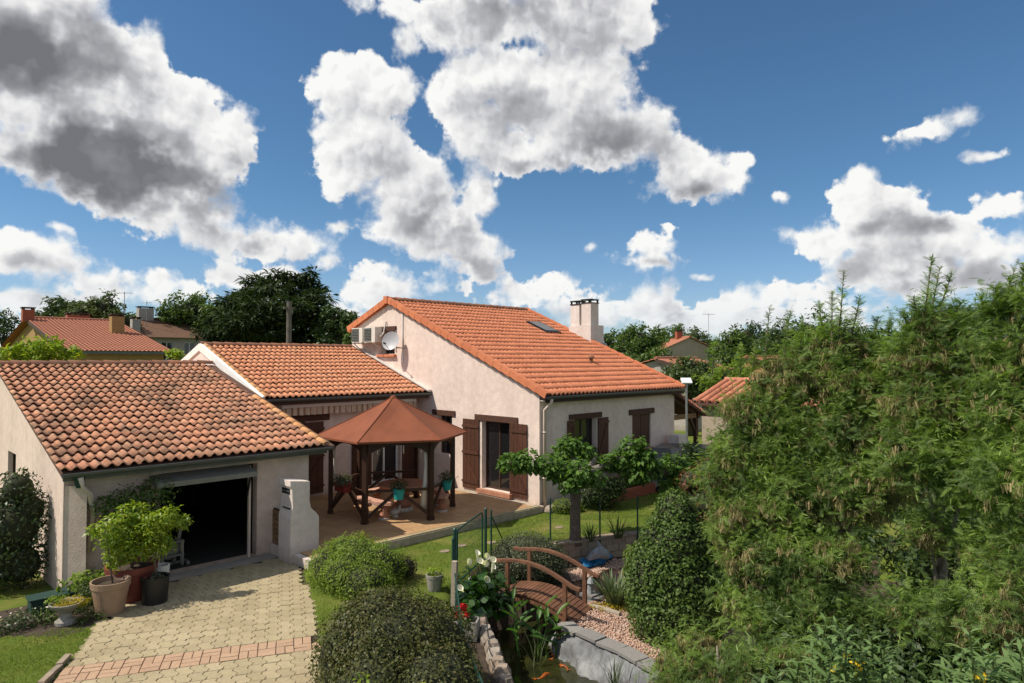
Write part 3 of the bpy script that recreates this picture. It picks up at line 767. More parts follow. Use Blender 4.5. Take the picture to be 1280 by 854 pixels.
def tile_proto(w, l, lift=0.040, hump=0.052, seg=8):
    vs = []; fs = []; sm = []
    def h(t): return hump*math.sin(math.pi*t/0.60) if t < 0.60 else -0.014*math.sin(math.pi*(t-0.60)/0.40)
    ts = [0, .06, .16, .30, .44, .54, .60, .80, 1.0]
    for v, z in ((0, lift), (l*1.07, 0.002)):
        for t in ts: vs.append((t*w*1.02, v, z+h(t)*(1 if v == 0 else 0.92)))
    n = len(ts)
    for i in range(n-1): fs.append((i, i+1, n+i+1, n+i)); sm.append(True)
    for t in ts: vs.append((t*w*1.02, 0.0, lift+h(t)-0.012))
    for i in range(n-1): fs.append((2*n+i, 2*n+i+1, i+1, i)); sm.append(False)
    return vs, fs, sm
TILE_W = 0.185
def tile_roof(roof, x0, ncol, yE, zE, slope, nrow, rowl, mat, pool, lift=0.046, hump=0.052):
    """collects every tile of one roof slope as (distance to the viewer, roof, proto, location, rotation)"""
    th = math.atan(slope); vs, fs, sm = tile_proto(TILE_W, rowl, lift, hump)
    me = bpy.data.meshes.new('tile')
    me.from_pydata(vs, [], fs); me.materials.append(MATS[mat]); me.polygons.foreach_set('use_smooth', sm); me.update()
    for r in range(nrow):
        for c in range(ncol):
            v = r*rowl
            p = Vector((x0+c*TILE_W+random.uniform(-.004, .004), yE+v*math.cos(th), zE+v*math.sin(th)+random.uniform(-.003, .005)))
            pool.append(((p-Vector((0, 0, CAM_H))).length, roof, me, p, (th+random.uniform(-.012, .012), random.uniform(-.02, .02), random.uniform(-.012, .012)), mat))
def lay_tiles(pool, limit=298):
    """the tiles that show largest become single pieces, the others of each roof one joined mesh"""
    from mathutils import Euler
    pool.sort(key=lambda t: t[0])
    for d, roof, me, p, rot, mat in pool[:limit]:
        o = bpy.data.objects.new('tile', me); COL.objects.link(o); o.parent = roof
        o.location = p-root_loc(roof); o.rotation_euler = rot
    rest = {}
    for t in pool[limit:]: rest.setdefault(t[1].name, []).append(t)
    for lst in rest.values():
        roof, me, mat = lst[0][1], lst[0][2], lst[0][5]
        pv = np.array([v.co for v in me.vertices]); pf = np.array([tuple(q.vertices) for q in me.polygons])
        Vs = np.concatenate([pv @ np.array(Euler(t[4]).to_matrix()).T+np.array(t[3]) for t in lst])
        Fs = (pf[None]+(np.arange(len(lst))*len(pv))[:, None, None]).reshape(-1, 4)
        o = np_mesh('tile_field', Vs, Fs, mat, roof, 'stuff')
        o.data.polygons.foreach_set('use_smooth', [q.use_smooth for q in me.polygons]*len(lst))
def roof_slab(parent, x0, x1, yE, zE, slope, yR, t=0.09, drop=0.02, name='roof', mat='roof_underlay'):
    mb = MB(); f = lambda y: zE+slope*(y-yE)
    vs = [(x, y, f(y)-drop-d) for d in (t, 0) for x, y in ((x0, yE+0.03), (x1, yE+0.03), (x1, yR), (x0, yR))]
    mb.add(vs, [(3, 2, 1, 0), (4, 5, 6, 7), (0, 1, 5, 4), (1, 2, 6, 5), (2, 3, 7, 6), (3, 0, 4, 7)])
    return mb.build(name, mat, parent)
def repeat_piece(name, mb, mat, parent, places, smooth=True):
    """alike pieces under one part; places = [(location, rotation)]; they share one mesh built round the origin"""
    me = bpy.data.meshes.new(name); me.from_pydata(mb.v, [], mb.f); me.materials.append(MATS[mat])
    if smooth: me.polygons.foreach_set('use_smooth', [len(q.vertices) == 4 for q in me.polygons])
    me.update()
    for loc, rot in places:
        o = bpy.data.objects.new(name, me); COL.objects.link(o)
        if parent is not None: o.parent = parent
        o.location = Vector(loc)-(root_loc(parent) if parent is not None else Vector((0, 0, 0))); o.rotation_euler = rot
def half_tile(r0, r1, l, n=7, base=-0.03):
    """a curved ridge or verge tile lying along local x"""
    mb = MB(); vs = []
    for x, r, z in ((0, r0, 0.012), (l*1.06, r1, 0)):
        for k in range(n+1):
            a = math.pi*k/n; vs.append((x, -r*math.cos(a), z+base+r*math.sin(a)))
    fs = [(k, k+1, n+2+k, n+1+k)[::-1] for k in range(n)]
    for k in range(n+1):
        a = math.pi*k/n; vs.append((0, -(r0-.02)*math.cos(a), 0.012+base+(r0-.02)*math.sin(a)))
    m = 2*(n+1)
    fs += [(k+1, k, m+k, m+k+1)[::-1] for k in range(n)]
    return mb.add(vs, fs)
def gutter(parent, x0, x1, y, z, r=0.065):
    mb = MB(); n = 8; vs = []
    for x in (x0, x1):
        for k in range(n+1):
            a = math.pi+math.pi*k/n; vs.append((x, y+r*math.cos(a), z+r*math.sin(a)))
        for k in range(n+1):
            a = math.pi+math.pi*k/n; vs.append((x, y+(r-.012)*math.cos(a), z+(r-.012)*math.sin(a)))
    m = n+1
    for k in range(n):
        mb_f = (k, k+1, 2*m+k+1, 2*m+k); mb.f.append(mb_f); mb.m.append(0)
        mb.f.append((m+k+1, m+k, 3*m+k, 3*m+k+1)); mb.m.append(0)
        for b in (0, 2*m): mb.f.append((b+k, b+k+1, b+m+k+1, b+m+k)); mb.m.append(0)
    for k in (0, n): mb.f.append((k, m+k, 3*m+k, 2*m+k)); mb.m.append(0)
    mb.v = vs
    mb.tube([(x0, y-r+0.004, z+0.006), (x1, y-r+0.004, z+0.006)], 0.013, 6)
    return mb.build('gutter', 'gutter_metal', parent)

X3, Y3, Z3 = Vector((1, 0, 0)), Vector((0, 1, 0)), Vector((0, 0, 1))
# ------------------------------------------------------------------ the house: tall part and lower wing
house = thing('house', 'pale pink rendered house with orange tiled roofs, white chimney and brown shutters behind the terrace', 'house', (14.15, 12.9, 0))
MS, MYE, MZE, MYR = 0.41, 12.60, 3.28, 20.35            # tall part: slope, eave, ridge
MZR = MZE+MS*(MYR-MYE)
mtop = lambda y: MZE+MS*(y-MYE)-0.13
BS = 0.37
btop = lambda y: MZR-BS*(y-MYR)-0.13
XG, XE = 14.15, 21.40
wall(house, 'wall_plaster', (XG, 12.9, 0), Y3, -X3, 0.32,
     [(0, mtop(12.9)), (MYR-12.9, mtop(MYR)), (22.56-12.9, btop(22.56))], -0.1,
     [(1.2, 2.42, 0.33, 2.42), (3.85, 4.6, 1.2, 2.47), (7.05, 7.95, 4.52, 5.36)], 'gable_wall')
wall(house, 'wall_plaster', (XG+0.32, 12.9, 0), X3, -Y3, 0.32, [(0, mtop(12.9)), (XE-XG-0.32, mtop(12.9))], -0.1,
     [(1.25, 2.33, 1.05, 2.5), (4.28, 5.38, 1.3, 2.46)], 'front_wall')
wall(house, 'wall_plaster', (XE, 13.22, 0), Y3, X3, 0.3, [(0, mtop(13.22)), (MYR-13.22, mtop(MYR)), (22.56-13.22, btop(22.56))], -0.1)
wall(house, 'wall_plaster', (XG+0.32, 22.56, 0), X3, Y3, 0.3, [(0, btop(22.56)), (XE-XG-0.62, btop(22.56))], -0.1)
mroof = roof_slab(house, XG-0.02, XE+0.18, MYE, MZE, MS, MYR, name='roof')
mback = roof_slab(house, XG-0.02, XE+0.18, 22.95, MZR-BS*(22.95-MYR), -BS, MYR, name='back_roof', mat='house_tile')
# soffit strip along the gable
house_pool = []
tile_roof(mroof, XG+0.03, 40, MYE-0.03, MZE, MS, 22, (MYR-MYE)/math.cos(math.atan(MS))/22, 'house_tile', house_pool, 0.030, 0.062)
th = math.atan(MS); vl = 0.385
vt = MB(); vt.box(-0.085, 0.05, 0, vl*1.06, 0.045, 0.08); vt.box(-0.115, -0.085, -0.004, vl*1.06, -0.10, 0.078)
vn = int((MYR-MYE)/math.cos(th)/vl)
repeat_piece('verge_tile', vt, 'verge_orange', mroof, [((XG-0.02, MYE-0.05+k*vl*math.cos(th), MZE+0.02+k*vl*math.sin(th)+0.006*(k % 2)), (th+0.085, 0, 0)) for k in range(vn+1)], False)
repeat_piece('verge_tile', vt, 'verge_orange', mroof, [((XE+0.14, MYE-0.05+k*vl*math.cos(th), MZE+0.02+k*vl*math.sin(th)+0.006*(k % 2)), (th+0.085, 0, 0)) for k in range(vn+1)], False)
tb = math.atan(BS)
vb = MB(); vb.box(-0.085, 0.075, 0, vl*1.06, 0.045, 0.085); vb.box(0.075, 0.115, -0.004, vl*1.06, -0.13, 0.083)
repeat_piece('verge_tile', vb, 'verge_orange', mback, [((XG-0.02, 22.95-k*vl*math.cos(tb), MZR-BS*(22.95-MYR)+0.02+k*vl*math.sin(tb)), (tb+0.02, 0, math.pi)) for k in range(7)], False)
rt_ = half_tile(0.125, 0.11, 0.40)
repeat_piece('ridge_tile', rt_, 'ridge_dark', mroof, [((XG-0.12+k*0.40, MYR, MZR+0.06), (0, 0, 0)) for k in range(19)])
cap = MB(); cap.box(-0.03, 0.03, -0.11, 0.11, -0.14, 0.13)
repeat_piece('ridge_end', cap, 'verge_orange', mroof, [((XG-0.13, MYR, MZR+0.03), (0, 0, 0))], False)
gutter(house, XG-0.06, XE+0.22, MYE-0.06, MZE-0.03)
MB().box(XG-0.03, XE+0.17, MYE+0.04, MYE+0.07, MZE-0.2, MZE-0.09).build('fascia', 'fascia_brown', house)
MB().box(XG+0.02, XE+0.1, MYE+0.072, 12.898, MZE-0.16, MZE-0.13).build('soffit', 'white_plaster', house)
dp = MB(); dp.tube([(XG+0.12, MYE-0.06, MZE-0.08), (XG+0.12, MYE-0.05, MZE-0.2), (XG+0.13, 12.82, MZE-0.42), (XG+0.13, 12.82, 0.12)], 0.05, 10)
for z in (0.9, 2.2): dp.tube([(XG+0.13, 12.82, z), (XG+0.13, 12.82, z+0.05)], 0.062, 10)
dp.build('drainpipe', 'cream_pipe', house, smooth=True)
PG = (XG, 12.9, 0)
# gable openings
w = window(house, PG, Y3, -X3, 1.2, 2.42, 0.33, 2.42, 0.2, 2, 'brown_frame', name='glass_door')
MB().obox((XG+0.16, 14.18, 1.2), (0, 0.045, 0), (0.012, 0, 0), (0, 0, 0.012)).build('handle', 'white_paint', w)
MB().box(XG+0.17, XG+0.19, 14.12, 14.22, 0.4, 2.36).build('frame_edge', 'frame_white', w)
MB().box(XG+0.34, XG+0.36, 14.75, 15.3, 0.4, 2.4).build('curtain', 'curtain', w)
lintel(house, PG, Y3, -X3, 0.85, 2.72, 2.42, 2.6)
MB().box(XG-0.16, XG-0.002, 13.95, 15.4, 0.205, 0.325).build('door_step', 'terracotta_stone', house)
shutter(house, PG, Y3, -X3, 2.52, 3.28, 0.25, 2.43)
shutter(house, PG, Y3, -X3, 0.46, 1.16, 0.25, 2.42)
window(house, PG, Y3, -X3, 3.85, 4.6, 1.2, 2.47, 0.2, 1)
lintel(house, PG, Y3, -X3, 3.68, 4.85, 2.47, 2.64)
window(house, PG, Y3, -X3, 7.05, 7.95, 4.52, 5.36, 0.27, 1)
lintel(house, PG, Y3, -X3, 6.95, 8.15, 5.36, 5.52, 0.06)
MB().box(XG-0.12, XG-0.002, 19.85, 20.95, 4.42, 4.5).build('sill', 'verge_orange', house)
# front openings
PF = (0, 12.9, 0)
window(house, PF, X3, -Y3, 15.72, 16.8, 1.05, 2.5, 0.2, 2)
lintel(house, PF, X3, -Y3, 15.45, 17.05, 2.5, 2.66)
shutter(house, PF, X3, -Y3, 15.36, 15.69, 1.05, 2.48, boards=3)
shutter(house, PF, X3, -Y3, 16.84, 17.38, 1.05, 2.48)
MB().box(15.6, 16.9, 12.78, 12.898, 0.97, 1.045).build('sill', 'terracotta_stone', house)
lintel(house, PF, X3, -Y3, 18.55, 20.05, 2.46, 2.64)
for a in (18.755, 19.305): shutter(house, PF, X3, -Y3, a, a+0.535, 1.3, 2.45, off=-0.05, brace=False)
MB().box(18.65, 19.95, 12.78, 12.898, 1.22, 1.295).build('sill', 'terracotta_stone', house)
# lower wing
WS, WYE, WZE, WYR = 0.341, 17.90, 3.21, 22.45
WZR = WZE+WS*(WYR-WYE)
wtop = lambda y: WZE+WS*(y-WYE)-0.12
XW = 8.30
wall(house, 'wall_plaster', (XW+0.3, 18.6, 0), X3, -Y3, 0.3, [(0, wtop(18.6)), (XG-XW-0.302, wtop(18.6))], -0.1,
     [(0.6, 1.35, 0.2, 2.45), (3.75, 4.85, 0.25, 2.35)], 'wing_wall')
wall(house, 'white_plaster', (XW, 17.98, 0), Y3, -X3, 0.298, [(0, wtop(17.98)-0.02), (WYR-17.98, wtop(WYR)), (27-17.98, wtop(17.95))], 1.2, name='wing_gable')
wroof = roof_slab(house, XW+0.04, XG-0.012, WYE, WZE, WS, WYR, name='wing_roof')
wback = roof_slab(house, XW+0.04, XG-0.012, 27, WZE, -WS, WYR, name='wing_back_roof', mat='wing_tile')
tile_roof(wroof, XW+0.16, 30, WYE-0.03, WZE, WS, 13, (WYR-WYE)/math.cos(math.atan(WS))/13, 'wing_tile', house_pool)
lay_tiles(house_pool)
tw = math.atan(WS)
repeat_piece('verge_tile', half_tile(0.085, 0.075, 0.37), 'verge_pale', wroof, [((XW+0.12, WYE-0.04+k*0.37*math.cos(tw), WZE+0.05+k*0.37*math.sin(tw)), (0, -tw, math.pi/2)) for k in range(13)])
repeat_piece('ridge_tile', half_tile(0.11, 0.10, 0.40), 'ridge_dark', wroof, [((XW+0.0+k*0.40, WYR, WZR+0.05), (0, 0, 0)) for k in range(14)])
gutter(house, XW+0.05, XG+0.02, WYE-0.06, WZE-0.03)
MB().box(XW+0.05, XG-0.03, WYE+0.05, WYE+0.08, WZE-0.19, WZE-0.1).build('fascia', 'fascia_brown', house)
MB().box(XW+0.32, XG-0.03, WYE+0.082, 18.598, WZE-0.15, WZE-0.12).build('soffit', 'fascia_brown', house)
# white bargeboard along the wing's verge and the flashing against the tall gable
def sloped(parent, name, mat, x0, x1, y0, y1, f, h0, h1):
    mb = MB(); vs = [(x, y, f(y)+h) for h in (h0, h1) for x, y in ((x0, y0), (x1, y0), (x1, y1), (x0, y1))]
    mb.add(vs, [(3, 2, 1, 0), (4, 5, 6, 7), (0, 1, 5, 4), (1, 2, 6, 5), (2, 3, 7, 6), (3, 0, 4, 7)])
    return mb.build(name, mat, parent)
wf = lambda y: WZE+WS*(y-WYE)
wb_ = lambda y: WZR-WS*(y-WYR)
sloped(house, 'bargeboard', 'white_paint', XW-0.05, XW-0.004, WYE-0.02, WYR, wf, -0.16, 0.07)
sloped(house, 'bargeboard', 'white_paint', XW-0.05, XW-0.004, WYR+0.002, 27, wb_, -0.16, 0.07)
sloped(house, 'verge_trim', 'white_paint', XW-0.002, XW+0.05, WYE-0.02, WYR, wf, 0.02, 0.085)
sloped(house, 'wall_coping', 'white_plaster', XG-0.16, XG-0.004, WYE-0.1, WYR+0.1, wf, 0.06, 0.12)
sloped(house, 'flashing', 'dark_metal', XG-0.2, XG-0.162, WYE-0.08, WYR, wf, 0.0, 0.075)
PW = (0, 18.6, 0)
lintel(house, PW, X3, -Y3, 8.75, 10.75, 2.45, 2.64)
window(house, PW, X3, -Y3, 8.9, 9.65, 0.2, 2.45, 0.2, 1, name='wing_door')
shutter(house, PW, X3, -Y3, 9.72, 10.55, 0.25, 2.42)
window(house, PW, X3, -Y3, 12.35, 13.45, 0.25, 2.35, 0.2, 2, 'frame_white', name='glass_door')
lintel(house, PW, X3, -Y3, 11.9, 13.8, 2.35, 2.5)
shutter(house, PW, X3, -Y3, 11.55, 12.28, 0.25, 2.34)
shutter(house, PW, X3, -Y3, 13.50, 14.1, 0.25, 2.34)
aw = MB(); aw.box(9.05, 13.85, 18.28, 18.58, 2.86, 2.99); awning = aw.build('awning', 'white_paint', house)
va = MB(); nv = 96
for k in range(nv):
    x0, x1 = 9.08+4.74*k/nv, 9.08+4.74*(k+1)/nv
    y0, y1 = 18.26-0.02*math.sin(k*1.3), 18.26-0.02*math.sin((k+1)*1.3)
    b0 = 2.66+0.025*abs(math.sin(math.pi*k/4)); b1 = 2.66+0.025*abs(math.sin(math.pi*(k+1)/4))
    va.add([(x0, y0, b0), (x1, y1, b1), (x1, y1, 2.9), (x0, y0, 2.9)], [(0, 1, 2, 3)], 1 if k % 4 == 1 else 0)
va.build('valance', ['awning_cream', 'awning_brown'], awning)
# skylight, roof vent, chimney
def on_roof(x, y, h=0.0): return Vector((x, y, MZE+MS*(y-MYE)+h))
rn = Vector((0, -math.sin(th), math.cos(th))); ru = Vector((0, math.cos(th), math.sin(th)))
sk = MB(); sk.obox(on_roof(20.1, 18.1, 0.07), (0.42, 0, 0), ru*0.62, rn*0.05); skl = sk.build('skylight', 'dark_metal', house)
MB().obox(on_roof(20.1, 18.12, 0.125), (0.34, 0, 0), ru*0.5, rn*0.008).build('pane', 'window_glass', skl)
rv = MB(); rv.tube([on_roof(18.85, 14.7, 0.0), on_roof(18.85, 14.7, 0.24)], 0.065, 10); rv.tube([on_roof(18.85, 14.7, 0.24), on_roof(18.85, 14.7, 0.29)], [0.13, 0.11], 12); rv.tube([on_roof(18.85, 14.7, 0.31), on_roof(18.85, 14.7, 0.37)], [0.12, 0.03], 12)
rv.build('roof_vent', 'ridge_dark', house)
ch = MB(); ch.box(21.42, 22.28, 16.72, 17.86, 3.5, 5.72); ch.box(21.46, 21.86, 17.34, 17.80, 5.72, 6.58); ch.box(21.50, 22.02, 16.78, 17.26, 5.72, 6.62)
chim = ch.build('chimney', 'white_plaster', house)
for x0, x1, y0, y1, z in ((21.44, 21.88, 17.32, 17.82, 6.58), (21.48, 22.04, 16.76, 17.28, 6.62)):
    c = MB(); c.box(x0, x1, y0, y1, z+0.13, z+0.17)
    for xx in (x0+0.05, x1-0.05):
        for yy in (y0+0.05, y1-0.05): c.box(xx-0.03, xx+0.03, yy-0.03, yy+0.03, z, z+0.13)
    c.box(x0-0.01, x1+0.01, y0-0.01, y1+0.01, z, z+0.03)
    c.build('chimney_cap', 'dark_metal', chim)
MB().box(21.36, 22.32, 16.6, 17.0, 4.86, 5.0).build('flashing', 'antenna_metal', chim)

# ------------------------------------------------------------------ the garage
garage = thing('garage', 'lower garage with weathered pink tile roof and open dark doorway at the drive end', 'garage', (2.95, 14.4, 0))
GS, GYE, GZE, GYR = 0.255, 13.96, 2.31, 21.2
GZR = GZE+GS*(GYR-GYE)
gtop = lambda y: GZE+GS*(y-GYE)-0.12
GX0, GX1 = 2.95, 7.80
wall(garage, 'garage_plaster', (GX0+0.22, 14.4, 0), X3, -Y3, 0.22, [(0, gtop(14.4)), (GX1-GX0-0.22, gtop(14.4))], -0.1, [(1.43, 3.40, 0.012, 2.03)], 'front_wall')
wall(garage, 'garage_plaster', (GX0, 14.4, 0), Y3, -X3, 0.22, [(0, gtop(14.4)), (GYR-14.4, gtop(GYR)), (28-14.4, gtop(14.6))], -0.1, [(4.6, 5.6, 1.35, 2.12)], 'gable_wall')
wall(garage, 'garage_plaster', (GX1, 14.62, 0), Y3, X3, 0.22, [(0, gtop(14.62)), (18.58-14.62, gtop(18.58))], -0.1)
wall(garage, 'interior_shade', (GX0+0.22, 20.5, 0), X3, -Y3, 0.2, [(0, 3.4), (5.0, 3.4)], -0.1, name='back_wall')
MB().box(GX0+0.22, XW-0.02, 14.41, 21, -0.1, 0.01).build('floor', 'interior_shade', garage)
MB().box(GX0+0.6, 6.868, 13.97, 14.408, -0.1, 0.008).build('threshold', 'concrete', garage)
MB().box(7.6, 7.79, 18.6, 21, 0.0, 3.2).build('partition', 'interior_shade', garage)
groof = roof_slab(garage, 2.84, XW-0.06, GYE, GZE, GS, GYR)
roof_slab(garage, 2.84, XW-0.06, 28.4, GZE, -GS, GYR, name='back_roof', mat='garage_tile')
gpool = []
tile_roof(groof, 2.80, 28, GYE-0.03, GZE, GS, 19, (GYR-GYE)/math.cos(math.atan(GS))/19, 'garage_tile', gpool)
lay_tiles(gpool)
tg = math.atan(GS)
repeat_piece('verge_tile', half_tile(0.09, 0.075, 0.42), 'verge_pale', groof, [((7.98, GYE-0.05+k*0.385*math.cos(tg), GZE+0.05+k*0.385*math.sin(tg)), (0, -tg, math.pi/2)) for k in range(10)])
repeat_piece('ridge_tile', half_tile(0.12, 0.105, 0.42), 'ridge_dark', groof, [((2.72+k*0.42, GYR, GZR+0.045), (0, 0, 0)) for k in range(13)])
gutter(garage, 2.82, 8.12, GYE-0.06, GZE-0.03)
MB().box(2.86, 8.05, GYE+0.05, GYE+0.08, GZE-0.17, GZE-0.09).build('fascia', 'gutter_metal', garage)
sloped(garage, 'verge_board', 'garage_plaster', 2.86, 2.946, GYE+0.1, GYR, lambda y: GZE+GS*(y-GYE), -0.17, -0.02)
PGG = (GX0, 14.4, 0)
window(garage, PGG, Y3, -X3, 4.6, 5.6, 1.35, 2.12, 0.12, 2, 'brown_frame')
gd = MB(); gd.obox((5.37, 14.22, 1.93), (0.99, 0, 0), Vector((0, 0.30, 0.06)), Vector((0, -0.012, 0.05)))
for k in range(9): gd.box(4.42+k*0.225, 4.45+k*0.225, 13.92, 13.94, 1.85, 1.90)
gdo = gd.build('garage_door', 'grille_grey', garage)
ga = MB(); ga.beam((6.33, 14.16, 1.9), (6.33, 14.36, 1.35), 0.03, 0.03); ga.build('door_arm', 'dark_metal', gdo)
MB().box(6.355, 6.40, 14.33, 14.398, 0.02, 2.0).build('door_rail', 'cream_pipe', garage)
dp = MB(); dp.tube([(3.1, GYE-0.05, GZE-0.1), (3.14, 13.98, GZE-0.3), (3.3, 14.08, GZE-0.45), (3.40, 14.30, 1.45), (3.34, 14.32, 0.75)], 0.05, 10); dp.build('drainpipe', 'cream_pipe', garage, smooth=True)
MB().prism([(2.948, 14.42), (3.26, 14.14), (3.28, 14.399)], -0.05, 2.0).build('corner_pier', 'garage_plaster', garage)
for a_, b_ in ((3.18, 3.20), (7.55, 7.575)): MB().box(a_, b_, 14.63, 20.4, 0.012, 2.15).build('shade_lining', 'interior_shade', garage)  # added dark panels along both side walls, painting the shade inside
hp = MB(); hp.lathe(3.1, 13.98, [(0.05, GZE-0.3), (0.07, GZE-0.22), (0.10, GZE-0.1), (0.1, GZE-0.06)], 12); hp.build('rain_hopper', 'trough_green', garage)

# ------------------------------------------------------------------ driveway of interlocking pavers, with a red band
drive = MB().prism(DRIVE, -0.066, -0.035).build('driveway', 'soil', kind='structure')
DA, DB = Vector((0.894, -0.447, 0)), Vector((0.447, 0.894, 0))   # along the rows, up the drive
def lay_pavers():
    O = Vector((2.32, 11.12, 0))                                  # left end of the red band, its upper edge
    def wpt(a, b): q = O+DA*a+DB*b; return q.x, q.y
    cw, rh = 0.19, 0.25
    S = [(0.0, 0.012), (0.22, 0.036), (0.36, 0.030), (0.66, -0.030), (0.80, -0.036), (1.0, -0.012)]
    g = 0.006
    def paver_mb(pl, h=0.035):
        n = len(pl); ins = [(x*0.972, y*0.972) for x, y in pl]
        mb = MB(); mb.add([(x, y, -h) for x, y in pl]+[(x, y, -0.006) for x, y in pl]+[(x, y, 0) for x, y in ins],
               [tuple(range(2*n, 3*n))]+[(i, (i+1) % n, n+(i+1) % n, n+i) for i in range(n)]+[(n+i, n+(i+1) % n, 2*n+(i+1) % n, 2*n+i) for i in range(n)])
        return mb
    def local(pts): return [tuple((DA*a+DB*b)[:2]) for a, b in pts]
    zig = []
    for t, s in S: zig.append((cw/2-g+s, (t-0.5)*rh*0.98))
    for t, s in S[::-1]: zig.append((-cw/2+g+s, (t-0.5)*rh*0.98))
    me = {}
    def mesh_of(key, mb, mat):
        m = bpy.data.meshes.new('paver'); m.from_pydata(mb.v, [], mb.f); m.materials.append(MATS[mat]); m.update(); me[key] = m
    mesh_of('sand', paver_mb(local(zig)), 'paver_sand')
    hw = 0.255
    mesh_of('flat', paver_mb(local([(-hw/2+.005, -hw/4+.005), (hw/2-.005, -hw/4+.005), (hw/2-.005, hw/4-.005), (-hw/2+.005, hw/4-.005)])), 'paver_red')
    mesh_of('tall', paver_mb(local([(-hw/4+.005, -hw/2+.005), (hw/4-.005, -hw/2+.005), (hw/4-.005, hw/2-.005), (-hw/4+.005, hw/2-.005)])), 'paver_red')
    spots = []
    for r in range(-16, 18):
        for c in range(-20, 32):
            b = r*rh+rh/2 if r >= 0 else -0.53+(r+1)*rh-rh/2
            spots.append(('sand', c*cw+cw/2+0, b))
    for rr in range(2):
        for c in range(-8, 18):
            a0, b0 = c*hw, -0.01-(rr+1)*hw
            if (c+rr) % 2: spots += [('flat', a0+hw/2, b0+hw*0.25), ('flat', a0+hw/2, b0+hw*0.75)]
            else: spots += [('tall', a0+hw*0.25, b0+hw/2), ('tall', a0+hw*0.75, b0+hw/2)]
    big = np.array(DRIVE); out = []
    for k, a, b in spots:
        x, y = wpt(a, b)
        if inside(DRIVE, np.array([x]), np.array([y]))[0]:
            out.append((math.hypot(x, y) if (x*0.71+y*0.70) > 9.5 else 99+math.hypot(x, y), k, x, y))
    out.sort()
    rest = []
    for i, (d, k, x, y) in enumerate(out):
        z = random.uniform(-0.005, 0.003); rot = (random.uniform(-.02, .02), random.uniform(-.02, .02), random.uniform(-.02, .02))
        if i < 298:
            o = bpy.data.objects.new('paver', me[k]); COL.objects.link(o); o.parent = drive
            o.location = (x, y, z); o.rotation_euler = rot
        else: rest.append((k, x, y, z, rot))
    mb = MB()
    for k, x, y, z, rot in rest:
        mb.add([(v.co.x+x, v.co.y+y, v.co.z+z) for v in me[k].vertices], [tuple(q.vertices) for q in me[k].polygons], 0 if k == 'sand' else 1)
    if rest: mb.build('paver_field', ['paver_sand', 'paver_red'], drive, 'stuff')
lay_pavers()
kerb = MB()
cs = []
for i in range(8):
    t = i/8; a = Vector((1.90, 10.55, 0)).lerp(Vector((3.1, 12.5, 0)), t)
    c = MB(); c.obox((0, 0, 0), (0.14, 0, 0), (0, 0.04, 0), (0, 0, 0.05)); cs.append((a+Vector((0, 0, 0.0+0.015*(i % 2))), (0, 0.05*(i % 3-1), 0.97)))
repeat_piece('kerb_stone', c, 'curb_stone', drive, cs[:4], False)

# ------------------------------------------------------------------ terrace
terrace = MB().prism([(7.0, 12.70), (14.14, 12.70), (14.14, 18.59), (7.81, 18.59), (7.81, 14.3), (7.0, 14.3)], -0.1, 0.175).build('terrace', 'terrace_edge', kind='structure')
tt = MB(); s_ = 0.40
tt.box(-s_/2+.004, s_/2-.004, -s_/2+.004, s_/2-.004, -0.012, 0.012)
pl = []
for i in range(18):
    for j in range(15):
        x, y = 7.02+0.2+i*s_, 12.86+0.2+j*s_
        if x > 13.95 or y > 18.45: continue
        if x < 7.9 and y > 14.35: continue
        pl.append(((x, y, 0.19+random.uniform(-.0015, .0015)), (0, 0, 0)))
repeat_piece('terrace_tile', tt, 'terrace_tile', terrace, pl, False)
ed = MB(); ed.box(-0.245, 0.245, -0.06, 0.06, -0.02, 0.02)
repeat_piece('edge_tile', ed, 'paver_sand', terrace, [((7.25+0.5*i, 12.785, 0.182), (0, 0, 0)) for i in range(14)], False)

# ------------------------------------------------------------------ letterbox pillar and low wall
pil = thing('letterbox_pillar', 'pale rendered letterbox pillar flaring towards its foot at the terrace corner by the garage', 'letterbox', (6.9, 13.6, 0))
mb = MB()
# outline in x (flaring on the terrace side), extruded along y
prof = [(6.80, 0.0), (7.46, 0.0), (7.46, 0.88), (7.40, 0.98), (7.27, 1.10), (7.235, 1.25), (7.235, 1.68), (6.79, 1.74), (6.79, 1.62), (6.83, 1.55), (6.85, 1.2), (6.80, 0.95)]
y0, y1 = 13.30, 13.84
vs = [(x, y0, z) for x, z in prof]+[(x, y1, z) for x, z in prof]; n = len(prof)
mb.add(vs, [tuple(range(n)), tuple(range(n, 2*n))[::-1]]+[(i, n+i, n+(i+1) % n, (i+1) % n) for i in range(n)])
mb.build('pillar', 'white_plaster', pil)
b = MB(); b.box(6.825, 6.848, 13.40, 13.76, 1.44, 1.57); lb = b.build('letterbox', 'dark_metal', pil)
MB().obox((6.818, 13.58, 1.50), (0.004, 0, 0), (0, 0.15, 0), (0, 0, 0.012)).build('flap', 'antenna_metal', lb)
MB().box(6.825, 6.852, 13.38, 13.72, 1.12, 1.15).build('slot', 'dark_metal', pil)
lw = MB(); lw.box(6.87, 6.998, 12.66, 13.30, -0.08, 0.19); lw.box(6.87, 6.998, 13.84, 14.39, -0.08, 0.22)
lw.build('low_wall', 'white_plaster', pil)
sp = thing('slatted_panel', 'small brown slatted timber panel between garage corner and letterbox pillar', 'panel', (6.9, 14.1, 0.22))
for k in range(7):
    m_ = MB(); m_.box(6.90, 6.93, 13.88, 14.34, 0.25+k*0.105, 0.25+k*0.105+0.09); m_.build('slat', 'slat_wood', sp)
fr = MB(); fr.box(6.935, 6.955, 13.86, 14.36, 0.22, 1.0); fr.build('backing', 'fascia_brown', sp)

